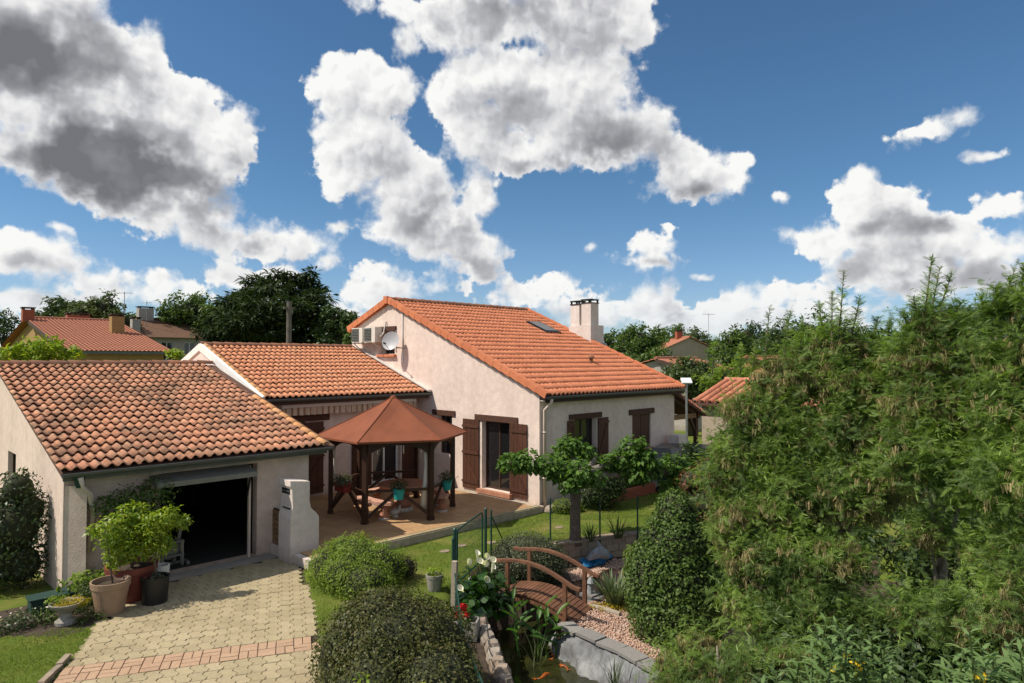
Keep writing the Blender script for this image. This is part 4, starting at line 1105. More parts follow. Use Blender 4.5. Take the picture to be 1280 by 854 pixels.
# ------------------------------------------------------------------ gazebo
GC = Vector((10.78, 15.25, 0)); TZ = 0.202
gz = thing('gazebo', 'six sided dark timber gazebo with terracotta coloured cloth canopy on the tiled terrace', 'gazebo', (GC.x, GC.y, TZ))
PR, RR, EZ, AZ = 1.65, 2.06, 2.28, 3.30
ang = [R(30+60*k) for k in range(6)]
def hexp(k, r, z): return Vector((GC.x+r*math.cos(ang[k % 6]), GC.y+r*math.sin(ang[k % 6]), z))
for k in range(6):
    p = hexp(k, PR, TZ); m_ = MB()
    m_.beam(p, p+Vector((0, 0, EZ+0.06-TZ)), 0.12, 0.12, up=(math.cos(ang[k]), math.sin(ang[k]), 0))
    m_.beam(p, p+Vector((0, 0, 0.09)), 0.15, 0.15, up=(math.cos(ang[k]), math.sin(ang[k]), 0))
    m_.build('post', 'gazebo_wood', gz)
for k in range(6):
    a, b = hexp(k, PR, 0), hexp(k+1, PR, 0); d = (b-a).normalized()
    a, b = a+d*0.065, b-d*0.065
    beam_ = MB(); n = 10; vs = []
    out_ = Vector((0, 0, 1)).cross(d)*0.03
    for s_ in (-1, 1):
        for i in range(n+1):
            t = i/n; q = a.lerp(b, t)+out_*s_
            vs += [(q.x, q.y, EZ-0.02), (q.x, q.y, EZ-0.14-0.24*abs(2*t-1)**2.4)]
    m = 2*(n+1); fs = []
    for i in range(n):
        fs += [(2*i, 2*i+1, 2*i+3, 2*i+2), (m+2*i+2, m+2*i+3, m+2*i+1, m+2*i), (2*i+1, m+2*i+1, m+2*i+3, 2*i+3), (2*i+2, m+2*i+2, m+2*i, 2*i)]
    beam_.add(vs, fs); beam_.build('arched_beam', 'gazebo_wood', gz)
    if k == 5: continue                                     # the entrance side stays open
    rl = MB(); rl.beam((a.x, a.y, 1.0), (b.x, b.y, 1.0), 0.09, 0.055); rl.build('rail', 'gazebo_wood', gz)
    mid = a.lerp(b, 0.5)
    for e in (a, b):
        st = MB(); st.beam((e.x, e.y, 0.36), tuple(mid.lerp(e, 0.06))[:2]+(0.965,), 0.05, 0.08); st.build('strut', 'gazebo_wood', gz)
# canopy: six cloth panels, slightly sagging, with a hem
cn = MB(); n = 7; vs = []; fs = []; idx = {}
for k in range(6):
    for i in range(n+1):
        for j in range(i+1):
            t = i/n; s_ = j/max(i, 1)
            p = hexp(k, RR*t, 0).lerp(hexp(k+1, RR*t, 0), s_)
            z = AZ-(AZ-EZ)*(t**0.92)-0.055*math.sin(math.pi*t)*math.sin(math.pi*s_) if i else AZ
            idx[(k, i, j)] = len(vs); vs.append((p.x, p.y, z))
    for i in range(n):
        for j in range(i+1):
            fs.append((idx[(k, i, j)], idx[(k, i+1, j)], idx[(k, i+1, j+1)]))
            if j < i: fs.append((idx[(k, i, j)], idx[(k, i+1, j+1)], idx[(k, i, j+1)]))
    for j in range(n):
        a, b = vs[idx[(k, n, j)]], vs[idx[(k, n, j+1)]]; q = len(vs)
        vs += [(a[0], a[1], a[2]-0.05), (b[0], b[1], b[2]-0.05)]
        fs.append((idx[(k, n, j)], q, q+1, idx[(k, n, j+1)]))
cn.add(vs, fs); canopy = cn.build('canopy', 'canopy_cloth', gz)
for k in range(6):
    sm = MB(); pts = []
    for i in range(0, n+1):
        t = i/n; q = hexp(k, RR*t+0.004, 0); pts.append((q.x, q.y, AZ-(AZ-EZ)*(t**0.92)+0.006))
    sm.tube(pts, 0.012, 5); sm.build('seam', 'canopy_cloth', canopy)
kn = MB(); kn.lathe(GC.x, GC.y, [(0.10, AZ-0.06), (0.07, AZ+0.01), (0.0, AZ+0.03)], 10); kn.build('cap', 'canopy_cloth', canopy)
def hang(pts, rs, label=None):
    m_ = MB(); m_.tube(pts, rs, 8); o = m_.build('curtain', 'rope_cloth', gz, smooth=True); return o
pL = hexp(2, PR-0.1, 0); hang([(pL.x, pL.y, 2.2), (pL.x-0.03, pL.y-.05, 1.8), (pL.x-0.06, pL.y-.07, 1.72), (pL.x-0.03, pL.y-.05, 1.6), (pL.x, pL.y, 1.1), (pL.x, pL.y, 0.95)], [.035, .03, .02, .035, .04, .03])
pR_ = hexp(4, PR-0.12, 0); hang([(pR_.x-.05, pR_.y+.05, 2.2), (pR_.x-.03, pR_.y+.04, 1.6), (pR_.x-.04, pR_.y+.05, 1.2), (pR_.x-.06, pR_.y+.1, 0.45)], [.05, .045, .06, .11])
for f_ in (0.18, 0.58, 0.86):
    q = hexp(3, PR-.02, 0).lerp(hexp(4, PR-.02, 0), f_); hang([(q.x, q.y, 2.2), (q.x, q.y, 1.92)], [.02, .015])

# stone table set under it
tbl = thing('garden_table', 'terracotta coloured stone garden table on a turned pedestal under the gazebo', 'table', (10.95, 15.0, TZ))
m_ = MB(); m_.lathe(10.95, 15.0, [(0.66, TZ+0.66), (0.70, TZ+0.69), (0.70, TZ+0.73), (0.66, TZ+0.75), (0.0, TZ+0.75)], 28); m_.build('table_top', 'terracotta_stone', tbl, smooth=False)
m_ = MB(); m_.lathe(10.95, 15.0, [(0.19, TZ+0.10), (0.21, TZ+0.2), (0.16, TZ+0.34), (0.15, TZ+0.45), (0.2, TZ+0.52), (0.30, TZ+0.60), (0.34, TZ+0.658)], 20); m_.build('pedestal', 'terracotta_stone', tbl, smooth=True)
m_ = MB(); m_.lathe(10.95, 15.0, [(0.27, TZ), (0.28, TZ+0.04), (0.22, TZ+0.10)], 20); m_.build('foot', 'pale_stone', tbl)
def bench(ang0, label):
    bt = thing('garden_bench', label, 'bench', (10.95, 15.0, TZ), 'curved stone benches round the table')
    m_ = MB(); n = 10; vs = []
    for z in (TZ+0.38, TZ+0.46):
        for r in (0.92, 1.24):
            for i in range(n+1):
                t = ang0+R(-34)+R(68)*i/n; vs.append((10.95+r*math.cos(t), 15.0+r*math.sin(t), z))
    q = n+1; fs = []
    for i in range(n):
        fs += [(i, i+1, q+i+1, q+i)[::-1], (2*q+i, 2*q+i+1, 3*q+i+1, 3*q+i), (i, i+1, 2*q+i+1, 2*q+i), (q+i+1, q+i, 3*q+i, 3*q+i+1)]
    fs += [(0, q, 3*q, 2*q), (n, 2*q+n, 3*q+n, q+n)]
    m_.add(vs, fs); m_.build('seat', 'pink_stone', bt)
    for da in (-22, 22):
        t = ang0+R(da); x, y = 10.95+1.08*math.cos(t), 15.0+1.08*math.sin(t)
        l = MB(); l.lathe(x, y, [(0.11, TZ+0.05), (0.12, TZ+0.12), (0.08, TZ+0.22), (0.12, TZ+0.379)], 12); lg = l.build('leg', 'terracotta_stone', bt, smooth=True)
        l = MB(); l.lathe(x, y, [(0.14, TZ), (0.14, TZ+0.05), (0.11, TZ+0.052)], 12); l.build('foot', 'pale_stone', lg)
bench(R(185), 'pinkish curved stone bench left of the round table, nearest the garage')
bench(R(75), 'pinkish curved stone bench behind the round table, nearest the glass door')
bench(R(-30), 'pinkish curved stone bench in front right of the round table')
dk = thing('goose_ornament', 'small pale goose ornament standing on the terrace under the gazebo rail', 'ornament', (10.35, 14.55, TZ))
m_ = MB(); m_.tube([(10.22, 14.62, TZ+0.10), (10.28, 14.59, TZ+0.12), (10.36, 14.55, TZ+0.115), (10.45, 14.5, TZ+0.1)], [0.02, 0.075, 0.085, 0.02], 10)
m_.tube([(10.43, 14.51, TZ+0.1), (10.46, 14.5, TZ+0.2), (10.46, 14.5, TZ+0.27), (10.50, 14.48, TZ+0.28)], [0.045, 0.03, 0.035, 0.012], 8); m_.build('body', 'pale_stone', dk, smooth=True)
m_ = MB(); m_.lathe(10.36, 14.55, [(0.09, TZ), (0.09, TZ+0.02), (0.03, TZ+0.045)], 10); m_.build('base', 'pale_stone', dk)
dch = thing('folding_chair', 'dark folded chair leaning by the wing wall beside the brown door', 'chair', (9.0, 17.2, TZ))
m_ = MB(); m_.beam((8.85, 17.0, TZ), (9.1, 17.5, TZ+0.8), 0.03, 0.03); m_.beam((9.15, 16.9, TZ), (8.9, 17.4, TZ+0.75), 0.03, 0.03); m_.build('frame', 'dark_metal', dch)
m_ = MB(); m_.obox((9.0, 17.2, TZ+0.45), (0.2, 0.02, 0), (-0.02, 0.2, 0.05), (0, 0, 0.02)); m_.build('seat', 'dark_metal', dch)

# rail pots
def round_pot(name, label, cat, x, y, z, r, h, mat, taper=0.72, group=None, rim=True, wall_=0.02):
    t = thing(name, label, cat, (x, y, z), group)
    m_ = MB()
    pr = [(r*taper, z), (r*(taper+(1-taper)*0.82), z+h*0.80)]
    if rim: pr += [(r*1.0, z+h*0.82), (r*1.03, z+h), (r*1.03-wall_*1.4, z+h), (r*0.93-wall_, z+h*0.84)]
    else: pr += [(r, z+h), (r-wall_, z+h), (r*0.95-wall_, z+h*0.85)]
    m_.lathe(x, y, pr, 28); m_.build('pot', mat, t, smooth=False)
    s_ = MB(); s_.lathe(x, y, [(r*0.93-wall_, z+h*0.86), (0.0, z+h*0.88)], 20); s_.build('potting_soil', 'soil', t)
    return t
def leafy(t, name, blobs, n, size, mat, proto=None, **k):
    pos, nr = blob_points(blobs, n, shell=k.pop('shell', 0.5))
    nr = nr*0.6+np.array([0, 0, 0.5])
    sz = size*rng.uniform(0.6, 1.25, n)
    return scatter(name, proto or P_LEAF, pos, nr/np.linalg.norm(nr, axis=1)[:, None], sz, mat, t, **k)
def mid_rail(k, out_=0.14): 
    q = hexp(k, PR, 0).lerp(hexp(k+1, PR, 0), 0.5); d = (q-GC).normalized(); return q+d*out_
q = mid_rail(2); t = thing('flower_box', 'crimson flower box with pale trailing leaves on the left gazebo rail', 'flower box', (q.x, q.y, 0.92))
dv = (hexp(3, 1, 0)-hexp(2, 1, 0)).normalized(); nv_ = Vector((dv.y, -dv.x, 0))
m_ = MB(); m_.obox((q.x, q.y, 1.02), dv*0.24, nv_*0.09, (0, 0, 0.10)); m_.obox((q.x, q.y, 1.135), dv*0.255, nv_*0.10, (0, 0, 0.012)); m_.build('box', 'pot_crimson', t)
leafy(t, 'foliage', [(q.x, q.y, 1.22, .26, .2, .13), (q.x+dv.x*.15, q.y+dv.y*.15, 1.2, .2), (q.x-dv.x*.15, q.y-dv.y*.15, 1.2, .2)], 420, 0.075, 'leaf_silver')
q = mid_rail(3); t = round_pot('rail_pot', 'teal pot of dark foliage on the front gazebo rail', 'plant pot', q.x, q.y, 0.80, 0.15, 0.27, 'pot_teal')
leafy(t, 'foliage', [(q.x, q.y, 1.16, .24, .24, .15)], 420, 0.06, 'leaf_dark')
q = mid_rail(4); t = round_pot('rail_pot', 'teal pot of dark foliage on the right gazebo rail, nearest the main door', 'plant pot', q.x, q.y, 0.82, 0.14, 0.27, 'pot_teal')
leafy(t, 'foliage', [(q.x, q.y, 1.17, .22, .22, .16)], 380, 0.06, 'leaf_dark')

# ------------------------------------------------------------------ things mounted on the gable
for i, (yy, lb_) in enumerate(((21.78, 'outdoor air conditioning unit at far left under the gable verge, grille showing'), (20.95, 'outdoor air conditioning unit beside the small gable window, pipes on its side'))):
    t = thing('air_conditioner', lb_, 'air conditioner', (XG-0.2, yy, 4.95), 'air conditioning units on the gable')
    m_ = MB(); m_.box(XG-0.42, XG-0.12, yy-0.36, yy+0.36, 4.95, 5.5); m_.build('casing', 'appliance_white', t)
    g_ = MB(); g_.box(XG-0.432, XG-0.421, yy-0.12, yy+0.33, 4.99, 5.46); gr = g_.build('grille', 'dark_metal', t)
    g_ = MB()
    for k in range(8): g_.box(XG-0.442, XG-0.433, yy-0.12, yy+0.33, 5.0+k*0.058, 5.02+k*0.058)
    g_.build('grille_bars', 'grille_grey', gr)
    m_ = MB()
    for s_ in (-0.25, 0.25): m_.beam((XG-0.44, yy+s_, 4.93), (XG-0.01, yy+s_, 4.93), 0.04, 0.035); m_.beam((XG-0.38, yy+s_, 4.91), (XG-0.02, yy+s_, 4.62), 0.03, 0.03)
    m_.build('bracket', 'appliance_white', t)
    if i == 1:
        m_ = MB(); m_.tube([(XG-0.25, yy-0.37, 5.1), (XG-0.25, yy-0.46, 5.15), (XG-0.12, yy-0.48, 5.3), (XG-0.04, yy-0.48, 5.68), (XG-0.01, yy-0.48, 5.7)], 0.03, 8); m_.build('pipe', 'appliance_white', t)
t = thing('satellite_dish', 'round grey satellite dish on a wall arm beside the small gable window', 'satellite dish', (XG, 19.75, 4.9))
ax_ = Vector((-0.88, -0.42, 0.24)).normalized(); cdish = Vector((XG-0.42, 19.62, 4.98))
e1 = ax_.cross(Z3).normalized(); e2 = e1.cross(ax_).normalized()
m_ = MB(); vs = []; n = 28; rings = [0.0, .09, .18, .27, .34]
for r in rings:
    for k in range(n): vs.append(cdish+e1*(r*math.cos(2*math.pi*k/n))+e2*(r*math.sin(2*math.pi*k/n))-ax_*(0.07-0.6*r*r))
fs = [(i*n+k, i*n+(k+1) % n, (i+1)*n+(k+1) % n, (i+1)*n+k) for i in range(len(rings)-1) for k in range(n)]
m_.add(vs, fs); m_.build('reflector', 'dish_grey', t, smooth=True)
m_ = MB(); m_.tube([cdish-e2*0.34, cdish-e2*0.2+ax_*0.36], 0.012, 6); a_ = m_.build('feed_arm', 'antenna_metal', t)
m_ = MB(); c_ = cdish-e2*0.2+ax_*0.38; m_.tube([c_-ax_*0.05, c_+ax_*0.06], [0.035, 0.03], 8); m_.build('receiver', 'dark_metal', a_)
m_ = MB(); m_.tube([cdish-ax_*0.07, cdish-ax_*0.16, (XG-0.22, 19.55, 4.75), (XG-0.004, 19.5, 4.72)], 0.022, 6); m_.tube([(XG-0.22, 19.55, 4.55), (XG-0.22, 19.55, 5.35)], 0.018, 6); m_.tube([(XG-0.2, 19.55, 4.72), (XG-0.01, 19.2, 4.72)], 0.014, 6); m_.build('mount', 'antenna_metal', t)
t = tag(MB().tube([(XG-0.02, 19.45, 4.2), (XG-0.02, 19.45, 6.12)], 0.02, 6).build('cable_conduit', 'white_paint'), 'thin white cable conduit running up the gable beside the satellite dish', 'conduit')

# ------------------------------------------------------------------ pots by the garage
tan = round_pot('plant_pot', 'large tan plastic pot with a young citrus shoot, nearest the drive', 'plant pot', 3.36, 12.95, 0.0, 0.30, 0.55, 'pot_tan', 0.7)
red = round_pot('plant_pot', 'broad dark red pot behind the tan one, holding the bushiest citrus', 'plant pot', 3.82, 13.45, 0.0, 0.42, 0.62, 'pot_red', 0.66)
blk = round_pot('plant_pot', 'black plastic pot with a small yellow-green citrus, nearest the garage doorway', 'plant pot', 4.06, 12.95, 0.0, 0.235, 0.46, 'pot_black', 0.86, rim=False)
def stem(t, pts, rs, mat='bark', name='stem'):
    m_ = MB(); m_.tube(pts, rs, 7); return m_.build(name, mat, t, smooth=True)
stem(tan, [(3.40, 12.97, .45), (3.36, 12.99, .75), (3.33, 13.0, 1.05), (3.28, 13.03, 1.4)], [.016, .013, .011, .006])
leafy(tan, 'foliage', [(3.36, 13.0, 1.0, .12, .12, .3), (3.33, 13.05, 1.35, .2, .18, .28), (3.12, 13.1, 1.42, .13, .1, .12), (3.42, 13.0, .75, .1)], 420, 0.085, 'leaf_citrus')
stem(red, [(3.82, 13.45, .5), (3.85, 13.45, .9), (3.86, 13.43, 1.3)], [.03, .025, .012])
leafy(red, 'foliage', [(3.82, 13.4, 1.08, .44, .36, .34), (3.58, 13.3, 1.30, .34, .28, .28), (4.05, 13.32, 1.25, .34, .28, .30), (3.80, 13.4, 1.52, .32, .27, .22), (3.98, 13.2, .95, .32, .24, .24), (3.66, 13.2, .95, .30, .24, .24)], 3800, 0.085, 'leaf_citrus')
stem(blk, [(4.08, 12.95, .38), (4.06, 12.97, .7), (4.10, 12.98, 1.1), (4.16, 13.0, 1.4)], [.014, .012, .010, .006])
leafy(blk, 'foliage', [(4.12, 12.98, 1.15, .24, .2, .28), (4.26, 12.95, 1.48, .22, .18, .2), (4.46, 12.88, 1.36, .18, .13, .13), (4.0, 13.0, 1.38, .2, .17, .2), (4.2, 12.9, .95, .18, .15, .16)], 1150, 0.085, 'leaf_citrus')
leafy(blk, 'ground_leaves', [(4.06, 12.95, .45, .16, .16, .06)], 60, 0.06, 'leaf_silver')
t = round_pot('bucket', 'white plastic bucket between the black pot and the garage doorway', 'bucket', 4.30, 13.35, 0.0, 0.13, 0.52, 'bucket_white', 0.8)
t = tag(MB().obox((4.10, 13.42, .25), (0.03, 0.02, 0.0), (-0.06, 0.12, 0), (0.04, 0, 0.25)).build('garden_tray', 'chartreuse_plastic', origin=(4.1, 13.42, 0)), 'chartreuse plastic tray standing on edge behind the black pot', 'tray')
# climbing shrub beside the garage doorway
t = thing('climbing_shrub', 'tall dark leafy shrub against the garage wall left of the doorway', 'shrub', (4.0, 14.2, 0))
stem(t, [(3.9, 14.2, 0), (3.92, 14.2, .8), (4.0, 14.15, 1.6)], [.04, .03, .015])
leafy(t, 'foliage', [(3.62, 14.1, 1.62, .36, .25, .22), (4.0, 14.08, 1.72, .40, .26, .26), (4.42, 14.02, 1.78, .36, .24, .28), (4.1, 14.05, 1.42, .45, .25, .26), (4.50, 13.98, 1.40, .25, .2, .24), (3.75, 14.1, 1.35, .3, .2, .2)], 1700, 0.085, 'leaf_laurel')
# bed of little plants left of the drive
t = tag(MB().obox((2.72, 13.95, 0.11), (0.33, 0, 0), (0, 0.16, 0), (0, 0, 0.11)).obox((2.72, 13.95, 0.225), (0.36, 0, 0), (0, 0.19, 0), (0, 0, 0.012)).build('plant_trough', 'trough_green', origin=(2.72, 13.95, 0)), 'dark green plastic plant trough below the garage drainpipe', 'trough')
t = round_pot('plant_pot', 'low dark bowl of broad leaved plants against the garage wall', 'plant pot', 3.25, 13.95, 0.0, 0.28, 0.26, 'pot_black', 0.8)
leafy(t, 'foliage', [(3.25, 13.95, .36, .42, .25, .14), (3.5, 13.9, .34, .25, .2, .12)], 420, 0.10, 'leaf_lime', P_WIDE)
t = thing('stone_bowl_planter', 'round stone bowl on a foot filled with yellow sedum at the lawn edge', 'planter', (2.72, 12.95, 0))
m_ = MB(); m_.lathe(2.72, 12.95, [(0.16, 0.0), (0.16, 0.05), (0.09, 0.09), (0.08, 0.17), (0.14, 0.22), (0.23, 0.30), (0.25, 0.34), (0.22, 0.34), (0.17, 0.30)], 20); m_.build('bowl', 'pot_cement', t)
leafy(t, 'sedum', [(2.76, 12.92, .34, .24, .2, .07), (2.88, 12.86, .32, .15, .14, .06)], 900, 0.035, 'leaf_yellow')
leafy(t, 'leaves', [(2.60, 13.05, .38, .16, .15, .07)], 200, 0.05, 'leaf_lime')
t = thing('shrub', 'small fine leaved grey-green shrub behind the tan pot', 'shrub', (3.08, 13.2, 0))
leafy(t, 'foliage', [(3.08, 13.22, .30, .16, .15, .3), (3.0, 13.15, .2, .17, .15, .2)], 700, 0.045, 'leaf_olive')
t = thing('flowering_plant', 'low plant with small white flowers in the bed below the dark bush', 'plant', (2.28, 13.3, 0))
leafy(t, 'foliage', [(2.28, 13.3, .12, .32, .25, .14), (1.95, 13.2, .1, .3, .25, .12)], 700, 0.06, 'leaf_dark')
leafy(t, 'blossom', [(2.28, 13.3, .2, .30, .25, .1), (1.95, 13.2, .18, .3, .25, .1)], 36, 0.045, 'white_flower', P_WIDE)
t = thing('ground_plant', 'low leafy plant spreading round the foot of the stone bowl', 'plant', (3.0, 12.75, 0))
leafy(t, 'foliage', [(3.02, 12.78, .06, .25, .2, .1), (2.6, 13.2, .1, .3, .25, .14), (3.1, 13.5, .1, .3, .25, .16)], 700, 0.06, 'leaf_laurel')

# things inside the open garage
t = thing('exercise_bike', 'pale exercise bike standing in the shadow just inside the garage', 'exercise bike', (4.95, 15.0, 0.01))
m_ = MB(); m_.beam((4.6, 15.0, .05), (5.3, 15.0, .05), .06, .05); m_.beam((4.62, 14.8, .04), (4.62, 15.2, .04), .06, .06); m_.beam((5.28, 14.8, .04), (5.28, 15.2, .04), .06, .06); m_.beam((4.85, 15, .05), (4.72, 15, 1.0), .06, .06); m_.beam((5.05, 15, .05), (5.2, 15, .8), .06, .06); m_.build('frame', 'grille_grey', t)
m_ = MB(); m_.obox((5.22, 15, .83), (.15, 0, 0), (0, .11, 0), (0, 0, .04)); m_.build('saddle', 'dark_metal', t)
m_ = MB(); m_.tube([(4.7, 14.75, 1.12), (4.7, 15.0, 1.02), (4.7, 15.25, 1.12)], .02, 6); m_.build('handlebar', 'bucket_white', t)
m_ = MB(); m_.tube([(4.95, 14.96, .35), (4.95, 15.04, .35)], .22, 18); m_.build('flywheel', 'grille_grey', t)
t = thing('tool_trolley', 'low grey trolley standing on the garage floor beside the exercise bike', 'trolley', (4.98, 14.75, 0.01))
for z in (.22, .5): m_ = MB(); m_.box(4.75, 5.2, 14.8, 14.95, z, z+.03); m_.build('shelf', 'grille_grey', t)
m_ = MB()
for x in (4.76, 5.16):
    for y in (14.81, 14.92): m_.box(x, x+.03, y, y+.02, .01, .5)
m_.build('frame', 'antenna_metal', t)

# ------------------------------------------------------------------ places read off the photograph's viewpoint
_f = Vector((math.cos(YAW)*math.cos(PITCH), math.sin(YAW)*math.cos(PITCH), math.sin(PITCH)))
_r = Vector((math.sin(YAW), -math.cos(YAW), 0)); _u = _r.cross(_f)
def ray(px, py): return _f+_r*((px-640)/FPX)+_u*((427-py)/FPX)
def A(px, py, t): return Vector((0, 0, CAM_H))+ray(px, py)*t            # at distance t
def G(px, py, z=0.0): d = ray(px, py); return Vector((0, 0, CAM_H))+d*((z-CAM_H)/d.z)   # on the level z

# ------------------------------------------------------------------ arched bridge
BL, BR = Vector((9.42, 9.45, -0.20)), Vector((9.83, 7.87, -0.44))
bdir = (BR-BL); bdir.z = 0; blen = bdir.length; bdir.normalize(); bper = Vector((-bdir.y, bdir.x, 0))
bridge = thing('garden_bridge', 'small arched brown timber garden bridge with two curved handrails over the fish pond', 'bridge', (9.6, 8.7, -0.3))
def bp(t, s, dz=0.0): q = BL.lerp(BR, t)+bper*s; q.z += 0.17*math.sin(math.pi*min(max(t, 0), 1))+dz; return q
NP = 20
for k in range(NP):
    a, b = bp((k+0.08)/NP, 0), bp((k+0.92)/NP, 0); d = (b-a)/2
    m_ = MB(); m_.obox((a+b)/2, d, bper*0.41, d.cross(bper).normalized()*0.014); m_.build('plank', 'bridge_wood', bridge)
for s in (-0.36, 0.36):
    m_ = MB()
    for k in range(10): m_.beam(bp(k/10, s, -0.07), bp((k+1)/10+0.01, s, -0.07), 0.05, 0.10)
    m_.build('bearer', 'bridge_wood', bridge)
    for t in (0.16, 0.90):
        q = bp(t, s*1.22, 0); m_ = MB(); m_.beam(q+Vector((0, 0, -0.14)), q+Vector((0, 0, 0.62)), 0.07, 0.07, up=bdir); m_.build('post', 'bridge_wood', bridge)
    m_ = MB(); pts = [bp(t, s*1.22, 0.645) for t in [i/14*1.14-0.06 for i in range(15)]]
    for i, (a, b) in enumerate(zip(pts[:-1], pts[1:])):
        d = (b-a)
        m_.beam(a, b+d*0.04, 0.085, 0.05)
    m_.build('handrail', 'bridge_wood', bridge)

# ------------------------------------------------------------------ pond edges
def along(poly, step):
    out = []; carry = 0.0
    for (x0, y0), (x1, y1) in zip(poly[:-1], poly[1:]):
        l = math.hypot(x1-x0, y1-y0); d = carry
        while d < l: out.append((x0+(x1-x0)*d/l, y0+(y1-y0)*d/l, math.atan2(y1-y0, x1-x0))); d += step
        carry = d-l
    return out
def rough_stone(parent, c, sx, sy, sz, rot, mat='wall_stone', name='stone', seed=0, rough=0.16):
    r2 = random.Random(seed); m_ = MB(); vs = []; n = 7
    for z, k in ((-1, .8), (-.3, 1), (.45, .97), (1, .62)):
        for i in range(n):
            a = 2*math.pi*i/n; q = k*(1+r2.uniform(-rough, rough))
            x, y = sx*q*math.copysign(abs(math.cos(a))**.7, math.cos(a)), sy*q*math.copysign(abs(math.sin(a))**.7, math.sin(a))
            vs.append((c[0]+x*math.cos(rot)-y*math.sin(rot), c[1]+x*math.sin(rot)+y*math.cos(rot), c[2]+sz*(z+r2.uniform(-.1, .1))))
    fs = [(j*n+i, j*n+(i+1) % n, (j+1)*n+(i+1) % n, (j+1)*n+i) for j in range(3) for i in range(n)]+[tuple(range(n))[::-1], tuple(range(3*n, 4*n))]
    m_.add(vs, fs); return m_.build(name, mat, parent)
sw = thing('stone_wall', 'low wall of rough pale stones along the left edge of the fish pond beside the green fence', 'stone wall', (7.5, 8.0, -1.0))
line = [(8.62, 9.42), (8.18, 8.85), (7.40, 7.62), (6.50, 6.42), (5.9, 5.2)]
for row, (z, st) in enumerate(((-0.86, .36), (-0.56, .33), (-0.30, .30))):
    for i, (x, y, a) in enumerate(along(line, st)):
        rough_stone(sw, (x-0.06+random.uniform(-.03, .03), y+0.03, z), st*0.52, 0.13, 0.17, a, seed=i*7+row)
pw = thing('pond_wall', 'grey wrinkled pond liner wall with slate capping beside the gravel', 'pond wall', (9.0, 6.8, -1.0))
edge = [(9.62, 8.18), (9.40, 8.06), (9.14, 7.70), (9.02, 6.65), (8.77, 5.44), (8.32, 4.0)]
m_ = MB(); es = along(edge, 0.05); vs = []; rows = 9
for i, (x, y, a) in enumerate(es):
    nx_, ny_ = math.sin(a), -math.cos(a)
    for j in range(rows):
        t = j/(rows-1)
        w = (0.05*math.sin(i*0.55+t*3.1+1.5*math.sin(i*0.13))+0.05*math.sin(i*0.21-t*5+2)+0.03*math.sin(i*1.3+t*7+math.sin(i*.4)*2))*(1-0.6*t)
        sl = 0.18*(1-t)
        vs.append((x+nx_*(w+sl)-0.02, y+ny_*(w+sl), -1.02+t*0.55))
fs = [(i*rows+j, (i+1)*rows+j, (i+1)*rows+j+1, i*rows+j+1) for i in range(len(es)-1) for j in range(rows-1)]
m_.add(vs, fs); m_.build('liner', 'liner', pw, smooth=True)
for i, (x, y, a) in enumerate(along([(9.20, 7.86), (9.16, 7.70), (9.06, 6.65), (8.81, 5.44), (8.36, 4.0)], 0.47)[:9]):
    m_ = MB(); ca, sa = math.cos(a), math.sin(a)
    x2, y2 = x+ca*0.22-sa*0.06, y+sa*0.22+ca*0.06
    m_.obox((x2, y2, -0.425+0.012*(i % 2)), (ca*0.225, sa*0.225, 0.008*(i % 3-1)), (-sa*0.15, ca*0.15, 0), (0, 0, 0.025)); m_.build('cap_slab', 'slate_cap', pw)
m_ = MB(); m_.prism([(9.12, 7.9), (9.7, 8.25), (9.4, 7.7), (9.2, 6.65), (8.95, 5.44), (8.5, 4.0), (8.40, 4.0), (8.85, 5.44), (9.09, 6.65), (9.17, 7.7)], -1.2, -0.465).build('bank', 'soil', pw)
cw_ = thing('garden_wall', 'low curved retaining wall of brown blocks below the lawn behind the pond', 'garden wall', (13.0, 10.0, -0.5))
cl = []
for i in range(25):
    t = i/24; 
    P0, P1, P2, P3 = Vector((11.1, 10.62)), Vector((12.1, 9.85)), Vector((13.4, 10.15)), Vector((15.2, 8.55))
    q = P0*(1-t)**3+P1*3*t*(1-t)**2+P2*3*t*t*(1-t)+P3*t**3; cl.append((q.x, q.y))
for row, z in enumerate((-0.40, -0.22, -0.05)):
    for i, (x, y, a) in enumerate(along(cl, 0.36)):
        ca, sa = math.cos(a), math.sin(a); o_ = 0.17*(row % 2)
        m_ = MB(); m_.obox((x+ca*o_, y+sa*o_, z), (ca*0.172, sa*0.172, 0), (-sa*0.085, ca*0.085, 0), (0, 0, 0.083+random.uniform(-.006, .004))); m_.build('stone', 'curb_stone', cw_)
for i, (x, y, a) in enumerate(along(cl, 0.42)):
    ca, sa = math.cos(a), math.sin(a)
    m_ = MB(); m_.obox((x, y, 0.055), (ca*0.20, sa*0.20, 0.004*(i % 3-1)), (-sa*0.125, ca*0.125, 0), (0, 0, 0.02)); m_.build('cap_slab', 'curb_stone', cw_)
# gravel
def pebbles(name, poly, n, z, smin, smax):
    xs_, ys_ = zip(*poly); P = []
    while len(P) < n:
        c = rng.uniform((min(xs_), min(ys_)), (max(xs_), max(ys_)), (n, 2)); P += list(c[inside(poly, c[:, 0], c[:, 1])])
    P = np.array(P[:n]); pos = np.column_stack([P, np.full(n, z)+rng.uniform(-.01, .012, n)])
    o_ = np.array([(1, 0, 0), (-1, 0, 0), (0, .8, 0), (0, -.8, 0), (0, 0, .55), (0, 0, -.55)], float)*0.5
    f_ = np.array([(0, 2, 4), (2, 1, 4), (1, 3, 4), (3, 0, 4), (2, 0, 5), (1, 2, 5), (3, 1, 5), (0, 3, 5)])
    return scatter(name, (o_, f_), pos, np.tile([0., 0, 1.], (n, 1)), rng.uniform(smin, smax, n), 'pebble', kind='stuff', jitter=0.5, origin=(float(pos[0, 0]), float(pos[0, 1]), z))
